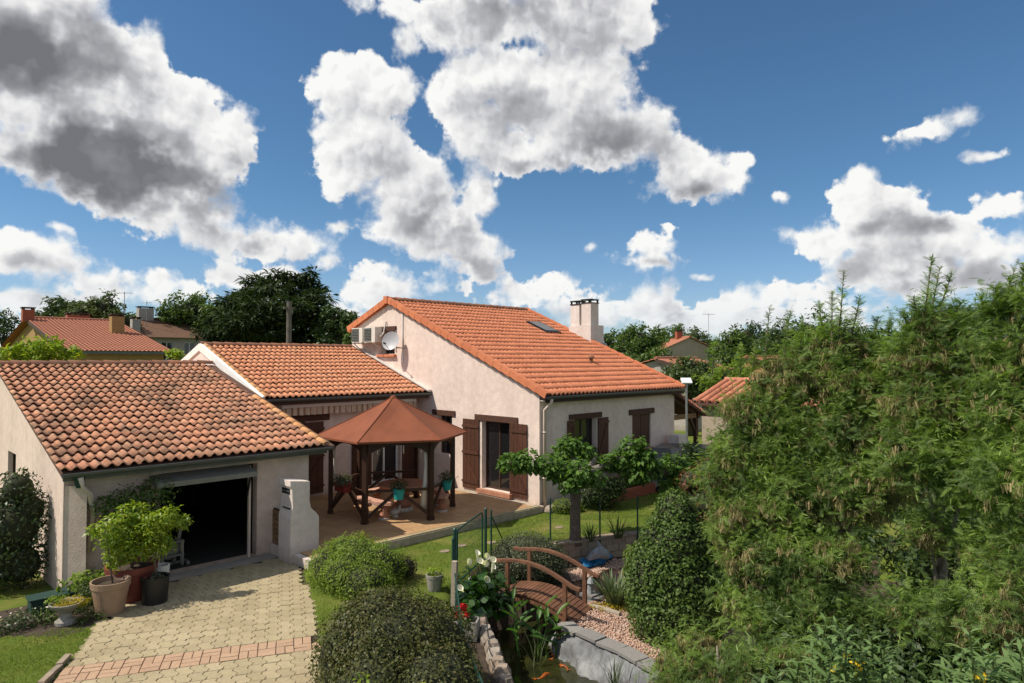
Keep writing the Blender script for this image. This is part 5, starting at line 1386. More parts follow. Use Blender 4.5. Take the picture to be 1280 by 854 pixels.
pebbles('gravel', [(9.25, 7.95), (10.3, 8.15), (11.2, 7.9), (12.2, 6.9), (11.5, 5.2), (9.0, 5.2), (9.2, 6.65)], 9000, -0.447, 0.025, 0.06)
pebbles('gravel', SPIT, 2200, -0.48, 0.03, 0.075)
t = thing('blue_sheet', 'crumpled blue plastic sheet lying on the stones beyond the bridge', 'plastic sheet', tuple(G(742, 700, -0.46)))
c0 = G(742, 702, -0.46); m_ = MB(); vs = []; n = 13
for i in range(n):
    for j in range(n):
        x, y = (i/(n-1)-.5), (j/(n-1)-.5); r = 1-0.2*math.sin(5*math.atan2(y, x))
        vs.append((c0.x+x*0.95*r+y*.2, c0.y+y*0.7*r, c0.z+0.05+0.09*math.sin(i*1.1)*math.cos(j*1.3+i)+0.22*math.exp(-((x-.12)**2+(y+.1)**2)*16)))
m_.add(vs, [(i*n+j, (i+1)*n+j, (i+1)*n+j+1, i*n+j+1) for i in range(n-1) for j in range(n-1)]); m_.build('sheet', 'blue_sheet', t, smooth=True)
cv = G(750, 699, -0.3); t = thing('stone_ornament', 'grey carved stone ornament resting on the blue sheet', 'ornament', (cv.x, cv.y, -0.35))
m_ = MB(); m_.tube([cv+Vector((-.22, .2, 0)), cv+Vector((-.1, .1, .10)), cv+Vector((0.02, 0, .17)), cv+Vector((.1, -.08, .1)), cv+Vector((.16, -.14, .02))], [.05, .11, .15, .12, .04], 10); m_.build('body', 'grey_carving', t, smooth=True)
m_ = MB(); m_.tube([cv+Vector((0, 0, .28)), cv+Vector((-.02, .02, .36)), cv+Vector((-.05, .04, .42))], [.05, .035, .008], 6); m_.build('fin', 'grey_carving', t)
q = G(738, 745, -0.55); t = thing('pond_lantern', 'small grey stone lantern standing in the pond behind the bridge', 'ornament', tuple(q))
m_ = MB(); m_.obox(q+Vector((0, 0, .03)), (.16, 0, 0), (0, .16, 0), (0, 0, .03)); m_.build('base', 'slate_cap', t)
m_ = MB(); m_.lathe(q.x, q.y, [(.07, q.z+.06), (.055, q.z+.25), (.09, q.z+.27), (.05, q.z+.34), (.0, q.z+.4)], 8); m_.build('shaft', 'grey_carving', t)
q = G(752, 752, -0.5); t = tag(MB().obox(q, (.3, -.05, 0), (.05, .18, 0), (0, 0, .03)).build('stepping_slab', 'slate_cap', origin=tuple(q)), 'flat grey slab at the water edge right of the bridge post', 'stone slab')
q = G(722, 742, -0.9); t = thing('water_lily', 'yellow water lily with round leaves floating behind the bridge', 'water lily', (q.x, q.y, -0.95))
pos = np.array([[q.x+.12*math.cos(a), q.y+.12*math.sin(a), -0.945] for a in np.linspace(0, 6, 9)]); scatter('pads', P_WIDE, pos, np.tile([0., 0, 1], (9, 1)), 0.16, 'leaf_canna', t, jitter=.1)
pos = np.tile([q.x, q.y, -.93], (14, 1)); scatter('blossom', P_SLIM, pos, rng.normal(0, .5, (14, 3))+[0, 0, .4], 0.12, 'yellow_flower', t)
# sedum bed edged with a log, rock, iris
a, b = G(739, 757, -.42), G(775, 768, -.42)
t = tag(MB().tube([a, a.lerp(b, .5)+Vector((0, 0, .01)), b], [.04, .05, .045], 9).build('log_edging', 'old_post', origin=tuple(a)), 'pale log edging the yellow sedum beside the gravel', 'log')
t = thing('sedum', 'strip of yellow sedum behind the pale log', 'plant', tuple(a)); c = (a.lerp(b, .5))+Vector((.12, .07, 0)); leafy(t, 'foliage', [(c.x, c.y, c.z+.02, .2, .2, .06), (c.x+.12, c.y-.22, c.z+.02, .2, .16, .06), (c.x-.06, c.y+.2, c.z, .16, .16, .05)], 900, .035, 'leaf_yellow')
q = G(791, 752, -.42); rk = thing('boulder', 'pale tilted boulder at the foot of the clipped laurel', 'boulder', tuple(q)); rough_stone(rk, (q.x, q.y, q.z+.1), .22, .16, .22, .6, 'wall_stone', 'rock', 5, .22)
def grass_clump(name, label, cat, c, n, h, mat, spread=.5, proto=None, arch=0.5):
    t = thing(name, label, cat, tuple(c))
    a = rng.uniform(0, 2*np.pi, n); rr = rng.random(n)**.5*spread*h*.3
    pos = np.stack([c[0]+rr*np.cos(a), c[1]+rr*np.sin(a), np.full(n, c[2])], 1)
    tilt = rng.uniform(.1, spread, n)
    tg_ = np.stack([np.cos(a)*tilt, np.sin(a)*tilt, np.ones(n)], 1)
    nn = np.stack([-np.cos(a), -np.sin(a), tilt], 1)*1.0
    scatter('foliage', proto or P_STRIP, pos, nn, h*rng.uniform(.6, 1.1, n), mat, t, tang=tg_, jitter=.15)
    return t
grass_clump('strap_plant', 'pale green strap leaved clump beside the sedum strip', 'plant', G(768, 757, -.45), 150, .62, 'strap_leaf', .9, proto_strip(.07))
grass_clump('strap_plant', 'small dark grassy tuft on the retaining wall right of the mulberry trunk', 'plant', G(772, 672, .02), 50, .5, 'leaf_olive', .8)
grass_clump('strap_plant', 'low grassy tuft at the foot of the mulberry trunk', 'plant', G(738, 676, .02), 50, .42, 'leaf_olive', .8)
# fish
def koi(px, py, l, rz, label):
    c = G(px, py, -.95); t = thing('koi', label, 'fish', (c.x, c.y, -.95), 'orange koi in the pond')
    d = Vector((math.cos(rz), math.sin(rz), 0)); s = Vector((-d.y, d.x, 0)); pts = [(-.5, .012), (-.34, .03), (-.1, .075), (.15, .085), (.36, .06), (.5, .015)]
    m_ = MB(); m_.tube([c+d*(l*p)+s*(.03*math.sin(p*6))+Vector((0, 0, -.005)) for p, _ in pts], [r*l*1.6 for _, r in pts], 10); m_.build('body', 'koi_orange', t, smooth=True)
    m_ = MB(); e = c-d*(l*.5); m_.add([tuple(e+d*.02), tuple(e-d*.1*l*3+s*.05+Vector((0, 0, .012))), tuple(e-d*.06*l*3+Vector((0, 0, .01))), tuple(e-d*.1*l*3-s*.05+Vector((0, 0, .012)))], [(0, 1, 2, 3)]); m_.build('tail', 'koi_orange', t)
koi(692, 818, .34, .5, 'longest orange koi, swimming by the canna stems near the liner wall')
koi(680, 845, .30, -.2, 'yellow-orange koi nearest the bottom edge of the pond view')
koi(705, 833, .24, 1.2, 'small dark orange koi next to the liner wall')
# canna in the pond: large leaves one by one
def canna(base, stems, label):
    t = thing('canna', label, 'water plant', tuple(base))
    for i, (dx, dy, h, nl, seed) in enumerate(stems):
        r2 = random.Random(seed); b0 = base+Vector((dx, dy, 0)); lean = Vector((r2.uniform(-.12, .12), r2.uniform(-.12, .12), 0)); tip = b0+lean+Vector((0, 0, h))
        m_ = MB(); m_.tube([b0+Vector((0, 0, -.05)), b0.lerp(tip, .5)+lean*.2, tip], [.02, .016, .007], 6); m_.build('stem', 'leaf_canna', t)
        for k in range(nl):
            f = .3+.7*k/max(nl-1, 1); p = b0.lerp(tip, f); a = k*2.4+seed+r2.uniform(-.4, .4); up = .35+.9*f
            L_ = r2.uniform(.42, .6)*(1.05-.3*f); d = Vector((math.cos(a), math.sin(a), up)).normalized(); s = d.cross(Z3).normalized(); nn = s.cross(d)
            vs = []; ns = 6
            for j in range(ns+1):
                u_ = j/ns; w_ = .11*L_*2.1*math.sin(math.pi*min(1, u_*.93+.05))**.8; c = p+d*(L_*u_)-Z3*(.22*L_*u_*u_)
                vs += [c-s*w_*.5+nn*.02, c-nn*.012, c+s*w_*.5+nn*.02]
            fs = []
            for j in range(ns): fs += [(3*j, 3*j+1, 3*j+4, 3*j+3), (3*j+1, 3*j+2, 3*j+5, 3*j+4)]
            l_ = MB(); l_.add(vs, fs); l_.build('leaf', 'leaf_canna', t, smooth=True)
canna(G(650, 822, -.95), [(0, 0, 1.0, 6, 1), (.08, .18, .8, 4, 4)], 'tallest broad leaved canna in the pond, left clump')
canna(G(683, 822, -.95), [(0, 0, .85, 5, 2), (.12, -.12, .75, 5, 9), (-.08, .12, .55, 4, 6)], 'bushier broad leaved canna in the pond, right clump in front of the bridge')
grass_clump('pond_reed', 'thin pale reed stems standing between the two cannas', 'water plant', G(672, 832, -.95), 16, .7, 'strap_leaf', .5, proto_strip(.02))
grass_clump('pond_reed', 'fine reeds at the bottom edge of the pond near the liner wall', 'water plant', G(768, 856, -.7), 30, .45, 'leaf_olive', .6, proto_strip(.03))
# arum lilies
c = G(604, 770, -.3)
al = thing('arum_lily', 'clump of dark glossy arum lilies with white funnel flowers at the left bridge end', 'flowering plant', tuple(c))
pos, nr = blob_points([(c.x+.1, c.y+.25, .0, .42, .42, .40), (c.x-.2, c.y, -.05, .32, .32, .32), (c.x+.45, c.y+.1, -.15, .3, .3, .3)], 420, .7)
scatter('foliage', P_WIDE, pos, nr*.5+[0, 0, .6], .22*rng.uniform(.6, 1.2, 420), 'leaf_lily', al)
for px, py, z in ((597, 694, .62), (586, 704, .56), (602, 703, .56), (609, 697, .60), (618, 701, .56), (607, 706, .50), (616, 711, .46), (609, 726, .36), (577, 737, .28)):
    p = G(px, py, z); r2 = random.Random(px); a = r2.uniform(0, 6.28); ax = Vector((math.cos(a)*.5-.3, math.sin(a)*.5-.3, .8)).normalized(); e1 = ax.cross(X3).normalized(); e2 = ax.cross(e1)
    m_ = MB(); vs = []; n = 10
    for j, (r, h) in enumerate(((.008, -.08), (.018, -.03), (.032, .02), (.055, .055))):
        for k in range(n):
            w = 2*math.pi*k/n; vs.append(p+e1*(r*math.cos(w))+e2*(r*math.sin(w))+ax*(h+(.04*math.cos(w) if j == 3 else 0)))
    m_.add(vs, [(j*n+k, j*n+(k+1) % n, (j+1)*n+(k+1) % n, (j+1)*n+k) for j in range(3) for k in range(n)]); fl = m_.build('flower', 'white_flower', al, smooth=True)
    m_ = MB(); m_.tube([p-ax*.07, Vector((p.x*.6+c.x*.4+.04, p.y*.6+c.y*.4+.1, -.05))], [.009, .011], 5); m_.build('stalk', 'leaf_canna', fl)
p0 = G(567, 770, -.2); t = tag(MB().beam(p0, p0+Vector((.02, 0, .95)), .09, .09, up=(1, .6, 0)).build('concrete_post', 'old_post', origin=tuple(p0)), 'weathered pale post standing between the gate and the geranium planter', 'post')
# geranium planter and pale pot
c = G(582, 797, -.28); t = thing('geranium_planter', 'square pale cement planter with red geraniums on the pond wall', 'planter', tuple(c))
e1 = Vector((.82, .57, 0)); e2 = Vector((-.57, .82, 0)); m_ = MB()
for s in (-1, 1): m_.obox(c+e1*(.13*s)+Vector((0, 0, .15)), e1*.014, e2*.2, (0, 0, .15)); m_.obox(c+e2*(.2*s)+Vector((0, 0, .15)), e1*.144, e2*.014, (0, 0, .15))
m_.obox(c+Vector((0, 0, .12)), e1*.115, e2*.185, (0, 0, .1)); m_.build('box', 'pot_cement', t)
leafy(t, 'foliage', [(c.x, c.y, c.z+.30, .13, .16, .08)], 130, .06, 'leaf_laurel', P_WIDE)
q = c+e2*.05; leafy(t, 'blossom', [(q.x, q.y, c.z+.50, .07, .07, .06), (q.x-.08, q.y+.02, c.z+.38, .05), (q.x+.06, q.y+.04, c.z+.46, .05), (q.x-.02, q.y-.1, c.z+.40, .04)], 260, .045, 'red_flower', P_WIDE)
c = G(543, 738, 0); t = round_pot('stone_pot', 'grey stone pot of green seedlings by the fence post', 'plant pot', c.x, c.y, 0.0, .16, .30, 'pot_cement', .75)
leafy(t, 'foliage', [(c.x, c.y, .34, .16, .16, .08), (c.x+.1, c.y-.08, .22, .08, .08, .16)], 220, .06, 'leaf_citrus')
# ------------------------------------------------------------------ green wire fence and gate
def fpost(t, p, z0, z1, r=.024, name='post'):
    m_ = MB(); m_.tube([(p.x, p.y, z0), (p.x, p.y, z1)], r, 8); m_.tube([(p.x, p.y, z1), (p.x, p.y, z1+.02)], [r*1.15, r*.6], 8); return m_.build(name, 'green_wire', t)
gA, gB = G(571, 735, 0), G(603, 704, 0)
t = thing('garden_gate', 'green wire mesh garden gate with rounded frame between lawn and pond', 'gate', tuple(gA))
fpost(t, gA+Vector((-.16, -.12, 0)), -.2, 1.15, .032); fpost(t, gB+Vector((.12, .03, 0)), -.1, 1.12, .03)
gd_ = (gB-gA).normalized(); m_ = MB(); z1 = 1.08
m_.tube([gA+Vector((0, 0, .06)), gA+Vector((0, 0, z1))], .024, 8); m_.tube([gB+Vector((0, 0, .06)), gB+Vector((0, 0, z1-.08)), gB-gd_*.08+Vector((0, 0, z1)), gA+Vector((0, 0, z1))], .018, 8); m_.tube([gA+Vector((0, 0, .08)), gB+Vector((0, 0, .08))], .018, 8)
m_.build('frame', 'green_wire', t)
m_ = MB(); L_ = (gB-gA).length
for k in range(1, 22): q = gA.lerp(gB, k/22); m_.tube([q+Vector((0, 0, .08)), q+Vector((0, 0, z1-.01))], .0035, 4, cap=False)
for k in range(1, 6): m_.tube([gA+Vector((0, 0, .08+k*.165)), gB+Vector((0, 0, .08+k*.165))], .003, 4, cap=False)
m_.build('mesh', 'green_wire', t)
t = thing('wire_fence', 'thin green wire fence along the curved wall in front of the mulberry', 'fence', tuple(G(613, 700, 0)))
fp = [G(614, 700, 0), G(688, 672, .05), G(750, 673, .05), G(797, 668, .05), G(850, 668, .05)]
for i, p in enumerate(fp): fpost(t, p, -.1, (1.06, .98, .98, .98, .98)[i], .02)
m_ = MB(); q = fp[0]; m_.tube([q+Vector((0, 0, .95)), q+Vector((.75, .28, .05))], .014, 6); m_.build('stay', 'green_wire', t)
m_ = MB()
for a, b in zip(fp[:-1], fp[1:]):
    for z in (.15, .5, .9): m_.tube([(a.x, a.y, z), (b.x, b.y, z)], .0028, 4, cap=False)
m_.build('wires', 'green_wire', t)
t = thing('wire_fence', 'green wire mesh fence between the dark hedge and the pond wall', 'fence', tuple(G(580, 800, 0)))
fa = G(566, 742, .0); fb = G(579, 795, .35); fc = G(612, 880, .4)
fpost(t, fa, -.1, 1.0); fpost(t, Vector((fc.x, fc.y, 0)), -.1, .4)
for nm, a, b, za, zb in (('mesh_panel', fa, fb, .6, .38), ('mesh_panel', fb, fc, .38, .42)):
    m_ = MB(); n = 16
    m_.tube([(a.x, a.y, za), (b.x, b.y, zb)], .012, 6)
    for k in range(n+1):
        q = a.lerp(b, k/n); z = za+(zb-za)*k/n; m_.tube([(q.x, q.y, -.25), (q.x, q.y, z)], .004, 4, cap=False)
    for k in range(5): m_.tube([(a.x, a.y, -.2+k*.14), (b.x, b.y, -.2+k*.13)], .004, 4, cap=False)
    m_.build(nm, 'green_wire', t)

# ------------------------------------------------------------------ shrubs
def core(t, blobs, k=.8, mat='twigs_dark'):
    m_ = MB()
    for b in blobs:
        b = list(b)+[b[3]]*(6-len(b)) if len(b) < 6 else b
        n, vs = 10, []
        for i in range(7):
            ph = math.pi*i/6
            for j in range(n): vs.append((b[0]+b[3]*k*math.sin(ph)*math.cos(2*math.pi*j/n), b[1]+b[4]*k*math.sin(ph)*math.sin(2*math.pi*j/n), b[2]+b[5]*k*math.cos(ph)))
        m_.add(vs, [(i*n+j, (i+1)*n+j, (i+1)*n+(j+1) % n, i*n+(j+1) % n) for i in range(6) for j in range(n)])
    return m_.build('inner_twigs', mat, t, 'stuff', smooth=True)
def bush(name, label, cat, base, blobs, n, size, mat, proto=None, shell=.22, with_core=.82, **k):
    t = thing(name, label, cat, tuple(base))
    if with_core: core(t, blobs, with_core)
    leafy(t, 'foliage', blobs, n, size, mat, proto, shell=shell, **k)
    return t
h = A(490, 800, 9.05)
def blobbush(name, label, cat, base, blobs, n, size, mat, proto=None, shell=.22, k=.82, lump=.05, mats=None):
    t = thing(name, label, cat, tuple(base))
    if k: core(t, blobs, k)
    pos, nr = blob_points(blobs, n, shell, lump=lump)
    nr = nr*.8+np.array([0, 0, .35]); nr /= np.linalg.norm(nr, axis=1)[:, None]
    scatter('foliage', proto or P_LEAF, pos, nr, size*rng.uniform(.6, 1.25, n), mat, t, jitter=.5)
    return t
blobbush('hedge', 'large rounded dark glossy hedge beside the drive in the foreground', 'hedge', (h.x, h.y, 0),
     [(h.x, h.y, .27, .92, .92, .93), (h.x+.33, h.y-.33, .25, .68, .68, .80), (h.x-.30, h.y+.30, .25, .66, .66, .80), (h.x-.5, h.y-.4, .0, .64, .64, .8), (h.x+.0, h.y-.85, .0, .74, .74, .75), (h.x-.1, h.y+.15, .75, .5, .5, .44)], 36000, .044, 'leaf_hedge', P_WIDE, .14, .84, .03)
t = blobbush('bushy_shoots', 'bright green young shoots in front of the dark hedge at the photo bottom edge', 'shrub', tuple(A(455, 860, 6.6)), [tuple(A(455, 868, 6.6))+(.20, .2, .18), tuple(A(530, 872, 6.6))+(.12, .12, .14), tuple(A(490, 890, 6.6))+(.3, .3, .15)], 150, .085, 'leaf_citrus', P_LEAF, .6, 0)
c = G(444, 730, 0)
lb_ = blobbush('lime_bush', 'feathery lime green bush between drive and terrace steps', 'shrub', tuple(c), [(c.x, c.y-.1, .36, .66, .66, .52), (c.x-.34, c.y+.30, .32, .48, .48, .46), (c.x+.34, c.y-.35, .32, .5, .5, .48), (c.x-.2, c.y-.65, .2, .55, .55, .46), (c.x+.05, c.y+.05, .62, .42, .42, .30), (c.x-.35, c.y-.25, .3, .5, .5, .44), (c.x-.12, c.y+.22, .66, .3, .3, .24)], 19000, .07, 'leaf_lime', P_SLIM, .4, .74, .14)
for i, (px, py, hh) in enumerate(((425, 700, .62), (452, 690, .66), (447, 695, .55), (462, 692, .5))):
    q = G(px, py+18, .2); m_ = MB(); m_.tube([q, q+Vector((.02, 0, hh*.6)), q+Vector((.03, .02, hh))], [.008, .006, .003], 5); s_ = m_.build('flower_stalk', 'leaf_lime', lb_)
    pos, nr = blob_points([(q.x+.03, q.y+.02, q.z+hh*.85, .11, .11, .14)], 130, .9); scatter('flower_head', P_SLIM, pos, nr, .045, 'leaf_yellow' if i else 'leaf_lime', s_, 'stuff')
c = G(497, 722, 0); blobbush('purple_shrub', 'small purplish bronze shrub at the right end of the lime bush', 'shrub', tuple(c), [(c.x, c.y, .22, .25, .25, .28), (c.x+.15, c.y-.12, .18, .2, .2, .24)], 1200, .05, 'leaf_purple', None, .4, .75)
c = Vector((10.52, 9.98, -.05)); blobbush('ball_shrub', 'clipped grey-green ball shrub behind the bridge', 'shrub', (c.x, c.y, -.3), [(c.x, c.y, c.z+.05, .72, .72, .58), (c.x+.25, c.y-.25, c.z, .55, .55, .52), (c.x-.25, c.y+.25, c.z, .52, .52, .5)], 15000, .045, 'leaf_silver', P_LEAF, .14, .85, .03)
c = G(845, 795, -.45)
blobbush('laurel_cone', 'tall clipped laurel cone right of the gravel, below the feathery trees', 'shrub', tuple(c), [(c.x, c.y, .0, .84, .84, .75), (c.x+.02, c.y, .45, .78, .78, .8), (c.x, c.y+.02, 1.0, .62, .62, .75), (c.x+.03, c.y, 1.5, .40, .40, .58), (c.x-.3, c.y+.25, .55, .5, .5, .7), (c.x+.35, c.y-.3, .3, .5, .5, .7)], 26000, .062, 'leaf_laurel', P_WIDE, .2, .84, .05)
c = G(790, 745, -.45); blobbush('young_conifer', 'soft yellow-green juniper shoots at the left foot of the laurel cone', 'shrub', tuple(c), [(c.x+.05, c.y, -.1, .24, .24, .40), (c.x+.12, c.y+.05, .25, .2, .2, .32)], 1500, .07, 'leaf_lime', P_SLIM, .5, .7)
# dark bush left of the garage
q = A(18, 640, 12.6); blobbush('laurel_bush', 'tall dark laurel bush in front of the garage gable at left edge', 'shrub', (q.x, q.y, 0), [(q.x, q.y, 1.15, .62, .55, .62), (q.x-.15, q.y+.1, .6, .7, .6, .6), (q.x+.1, q.y-.05, .45, .48, .48, .5), (q.x-.35, q.y+.35, 1.5, .42, .42, .42), (q.x+.05, q.y, 1.85, .38, .36, .40), (q.x+.22, q.y-.1, 1.45, .36, .3, .4), (q.x-.5, q.y+.4, .8, .6, .6, .8)], 5200, .095, 'leaf_dark', P_LEAF, .4, .68, .15)
# plants against the house front
c = G(704, 641, 0); blobbush('box_ball', 'small round bright box shrub by the drainpipe foot', 'shrub', (c.x, c.y, 0), [(c.x, c.y, .16, .36, .32, .24), (c.x+.3, c.y-.1, .14, .3, .28, .2)], 1800, .045, 'leaf_lime', None, .25, .8)
c = Vector((15.6, 11.9, 0)); blobbush('conifer_shrub', 'dark feathery conifer shrub behind the mulberry trunk by the house', 'shrub', (c.x, c.y, 0), [(c.x, c.y, .6, .6, .6, .75), (c.x+.4, c.y-.2, .7, .5, .5, .65), (c.x-.25, c.y+.1, .5, .4, .4, .5)], 3600, .11, 'leaf_tree_dark', P_SLIM, .5, .7)
c = Vector((17.6, 12.3, 0)); t = thing('low_planter_wall', 'low dark brick planter wall along the foot of the house front', 'planter wall', (c.x, c.y, 0))
for row in range(3):
    for k in range(16): m_ = MB(); m_.box(16.3+k*.24+.12*(row % 2), 16.3+k*.24+.12*(row % 2)+.23, 12.0, 12.14, row*.105, row*.105+.098); m_.build('brick', 'brick_red', t)
blobbush('planter_shrub', 'dark spreading shrub in the brick planter below the closed shutters', 'shrub', (18.0, 12.45, 0), [(17.6, 12.45, .4, .5, .3, .3), (18.6, 12.4, .45, .6, .35, .35), (19.6, 12.3, .5, .6, .4, .45)], 2200, .1, 'leaf_tree_dark', None, .4, .7)
c = Vector((16.35, 12.8, 1.045)); t = round_pot('window_pot', 'terracotta pot with a small peach flowering plant on the front window sill', 'plant pot', 16.45, 12.80, 1.05, .11, .17, 'terracotta_stone')
leafy(t, 'foliage', [(16.45, 12.78, 1.45, .2, .16, .22)], 200, .09, 'leaf_mulberry'); leafy(t, 'blossom', [(16.45, 12.68, 1.26, .09, .06, .05)], 40, .06, 'white_flower', P_WIDE)
rk = thing('foundation_stone', 'pale stone block at the foot of the front drainpipe', 'stone', tuple(G(689, 640, 0))); q = G(689, 640, 0); rough_stone(rk, (q.x, q.y, .07), .24, .16, .11, .2, 'wall_stone', 'rock', 3)
# flat stones in the lawn
for i, (px, py) in enumerate(((699, 660), (577, 683), (614, 679), (556, 690))):
    q = G(px, py, 0); m_ = MB(); m_.prism([(q.x+.13*math.cos(a+i)*(1+.15*math.sin(3*a+i)), q.y+.10*math.sin(a+i)) for a in np.linspace(0, 2*math.pi, 11)[:-1]], -.02, .022)
    tag(m_.build('stepping_stone', 'curb_stone', origin=(q.x, q.y, 0)), ('small flat tan stone in the lawn left of the mulberry trunk', 'small flat tan stone in the lawn seen through the gate mesh', 'small flat tan stone in the lawn just right of the gate', 'small flat tan stone in the lawn left of the gate')[i], 'stepping stone', 'stepping stones in the lawn')

# ------------------------------------------------------------------ pollarded mulberry
c = G(719, 678, 0)
mul = thing('mulberry_tree', 'pollarded mulberry with thick trunk and long level arms in front of the house', 'tree', (c.x, c.y, 0))
T0 = Vector((c.x, c.y, 0)); top = Vector((c.x+.02, c.y+.03, 1.55))
m_ = MB(); m_.tube([T0+Vector((0, 0, -.05)), T0+Vector((0, 0, .15)), T0+Vector((.0, .0, .8)), top], [.18, .135, .12, .145], 12); m_.build('trunk', 'bark', mul, smooth=True)
ends = [A(645, 575, 15.3), A(690, 582, 15.3), A(716, 552, 16.6), A(722, 588, 15.2), A(795, 563, 16.4), A(845, 585, 16.8), A(745, 572, 16.3)]
for e in ends:
    m_ = MB(); mid = top.lerp(e, .5)+Vector((0, 0, -.05)); m_.tube([top-Vector((0, 0, .1)), top.lerp(mid, .5), mid, e-Vector((0, 0, .1))], [.11, .08, .075, .085], 8); m_.build('limb', 'bark_pale', mul, smooth=True)
mb_ = []
for px, py, t_, r in ((640, 578, 15.3, .30), (660, 575, 15.3, .33), (685, 582, 15.3, .36), (700, 590, 15.2, .28), (712, 558, 16.5, .36), (726, 565, 16.4, .30), (706, 566, 16.4, .26), (722, 590, 15.2, .40), (740, 597, 15.2, .28), (712, 602, 15.1, .3), (790, 560, 16.4, .38), (800, 572, 16.3, .36), (775, 575, 16.3, .33), (795, 590, 16.2, .35), (812, 585, 16.4, .33), (760, 578, 16.2, .26), (840, 580, 16.8, .36), (855, 592, 16.8, .38), (842, 605, 16.6, .33), (870, 590, 17, .35)):
    q = A(px, py, t_); mb_.append((q.x, q.y, q.z, r*.95, r*.95, r*.72))
n = 6200; pos, nr = blob_points(mb_, n, .6, lump=.15); nn = nr*.5+[0, 0, .7]; tg_ = nr+np.array([0, 0, -.55])
scatter('crown', P_WIDE, pos, nn, .125*rng.uniform(.6, 1.35, n), 'leaf_mulberry', mul, tang=tg_, jitter=.4)

# ------------------------------------------------------------------ feathery mimosa trees
def mimosa(label, trunk_base, lean, blobs, shoots, nf, npod, seed):
    t = thing('mimosa_tree', label, 'tree', tuple(trunk_base), 'mimosa trees at the right')
    B0 = Vector(trunk_base); topc = Vector(lean)
    m_ = MB(); m_.tube([B0, B0.lerp(topc, .35)+Vector((.05, -.04, 0)), B0.lerp(topc, .62), B0.lerp(topc, .9)], [.085, .06, .035, .008], 8); m_.build('trunk', 'bark_pale', t, smooth=True)
    r2 = random.Random(seed); lm = MB()
    for b in blobs:
        e = Vector(b[:3]); s_ = B0.lerp(topc, min(.9, max(.15, (e.z-B0.z)/(topc.z-B0.z+.01)*.65)))
        lm.tube([s_, s_.lerp(e, .55)+Vector((r2.uniform(-.1, .1), r2.uniform(-.1, .1), -.08)), e+Vector((0, 0, b[3]*.3))], [.03, .018, .007], 5)
    lm.build('limbs', 'bark_pale', t, smooth=True)
    # leafy twigs radiate from every bough; the fronds sit along them, so tufts and gaps alternate
    per = 9; nt_ = nf//per
    B = np.array(blobs, float); w = B[:, 3]**2; w /= w.sum()
    k = rng.choice(len(B), nt_, p=w); d = rng.normal(0, 1, (nt_, 3))+np.array([0, 0, .25]); d /= np.linalg.norm(d, axis=1)[:, None]
    s0 = B[k, :3]+d*B[k, 3:6]*rng.uniform(.15, .75, (nt_, 1)); ln = rng.uniform(.22, .48, nt_)
    d2 = d*.8+np.array([0, 0, .12])+rng.normal(0, .35, (nt_, 3)); d2 /= np.linalg.norm(d2, axis=1)[:, None]
    f = (np.arange(per)+.5)/per
    pos = (s0[:, None]+d2[:, None]*(ln[:, None]*f[None])[..., None]).reshape(-1, 3)
    dr = np.repeat(d2, per, 0); an = rng.normal(0, 1, pos.shape); an -= (an*dr).sum(1)[:, None]*dr; an /= np.linalg.norm(an, axis=1)[:, None]
    tg_ = an+dr*.9; nn = dr*.4-an*.35+np.array([0, 0, .7])
    P_, N_, T_, S_ = [pos], [nn], [tg_], [rng.uniform(.12, .21, len(pos))*np.tile(1.15-.45*f, nt_)]
    tw = MB()
    for i in range(0, nt_, 2): tw.add([tuple(s0[i]-d2[i]*.1+[.004, 0, 0]), tuple(s0[i]-d2[i]*.1-[.004, 0, 0]), tuple(s0[i]+d2[i]*ln[i])], [(0, 1, 2)])
    tw.build('twigs', 'bark_pale', t, 'stuff')
    sh = MB()
    for (a, b) in shoots:
        a, b = Vector(a), Vector(b); sh.tube([a, a.lerp(b, .5), b], [.012, .008, .004], 5)
        k = 120; f = rng.random(k)**.8
        p = np.array(a)[None]+(np.array(b)-np.array(a))[None]*f[:, None]; an = rng.uniform(0, 6.28, k)
        dd = np.stack([np.cos(an), np.sin(an), .35+.9*f], 1)
        P_.append(p); N_.append(np.stack([-np.cos(an)*.6, -np.sin(an)*.6, np.ones(k)], 1)); T_.append(dd*1.4); S_.append(rng.uniform(.11, .20, k)*(1.15-.55*f))
    if shoots: sh.build('shoots', 'bark', t, 'stuff')
    P_, N_, T_, S_ = (np.concatenate(q) for q in (P_, N_, T_, S_))
    lance = rng.random(len(P_)) < .5
    scatter('crown', P_LANCE, P_[lance], N_[lance], S_[lance]*.62, 'leaf_mimosa', t, tang=T_[lance], jitter=.45)
    scatter('feathery_leaves', P_FROND, P_[~lance], N_[~lance], S_[~lance]*.85, 'leaf_mimosa', t, tang=T_[~lance], jitter=.4)
    pos, nr = blob_points(blobs, npod*3, .5, lump=.25)
    # pods hang in bunches, more on some boughs than on others
    keep = np.sin(pos[:, 0]*2.6+1)+np.sin(pos[:, 1]*3.1)+np.sin(pos[:, 2]*2.9+2)+rng.normal(0, 1.1, len(pos)) > .0
    pos = pos[keep][:npod]
    scatter('seed_pods', P_PODS, pos, nr[:len(pos)], rng.uniform(.06, .115, len(pos)), 'pod_tan', t, upright=True)
    return t
def bl(lst): return [tuple(A(px, py+10, t_))+(r*.86, r*.86, r*.66) for px, py, t_, r in lst]
def shs(lst): return [(tuple(A(a, b, t_)), tuple(A(c_, d, t_))) for a, b, c_, d, t_ in lst]
def base_at(px, t_, z=-.46): q = A(px, 700, t_); return (q.x, q.y, z)
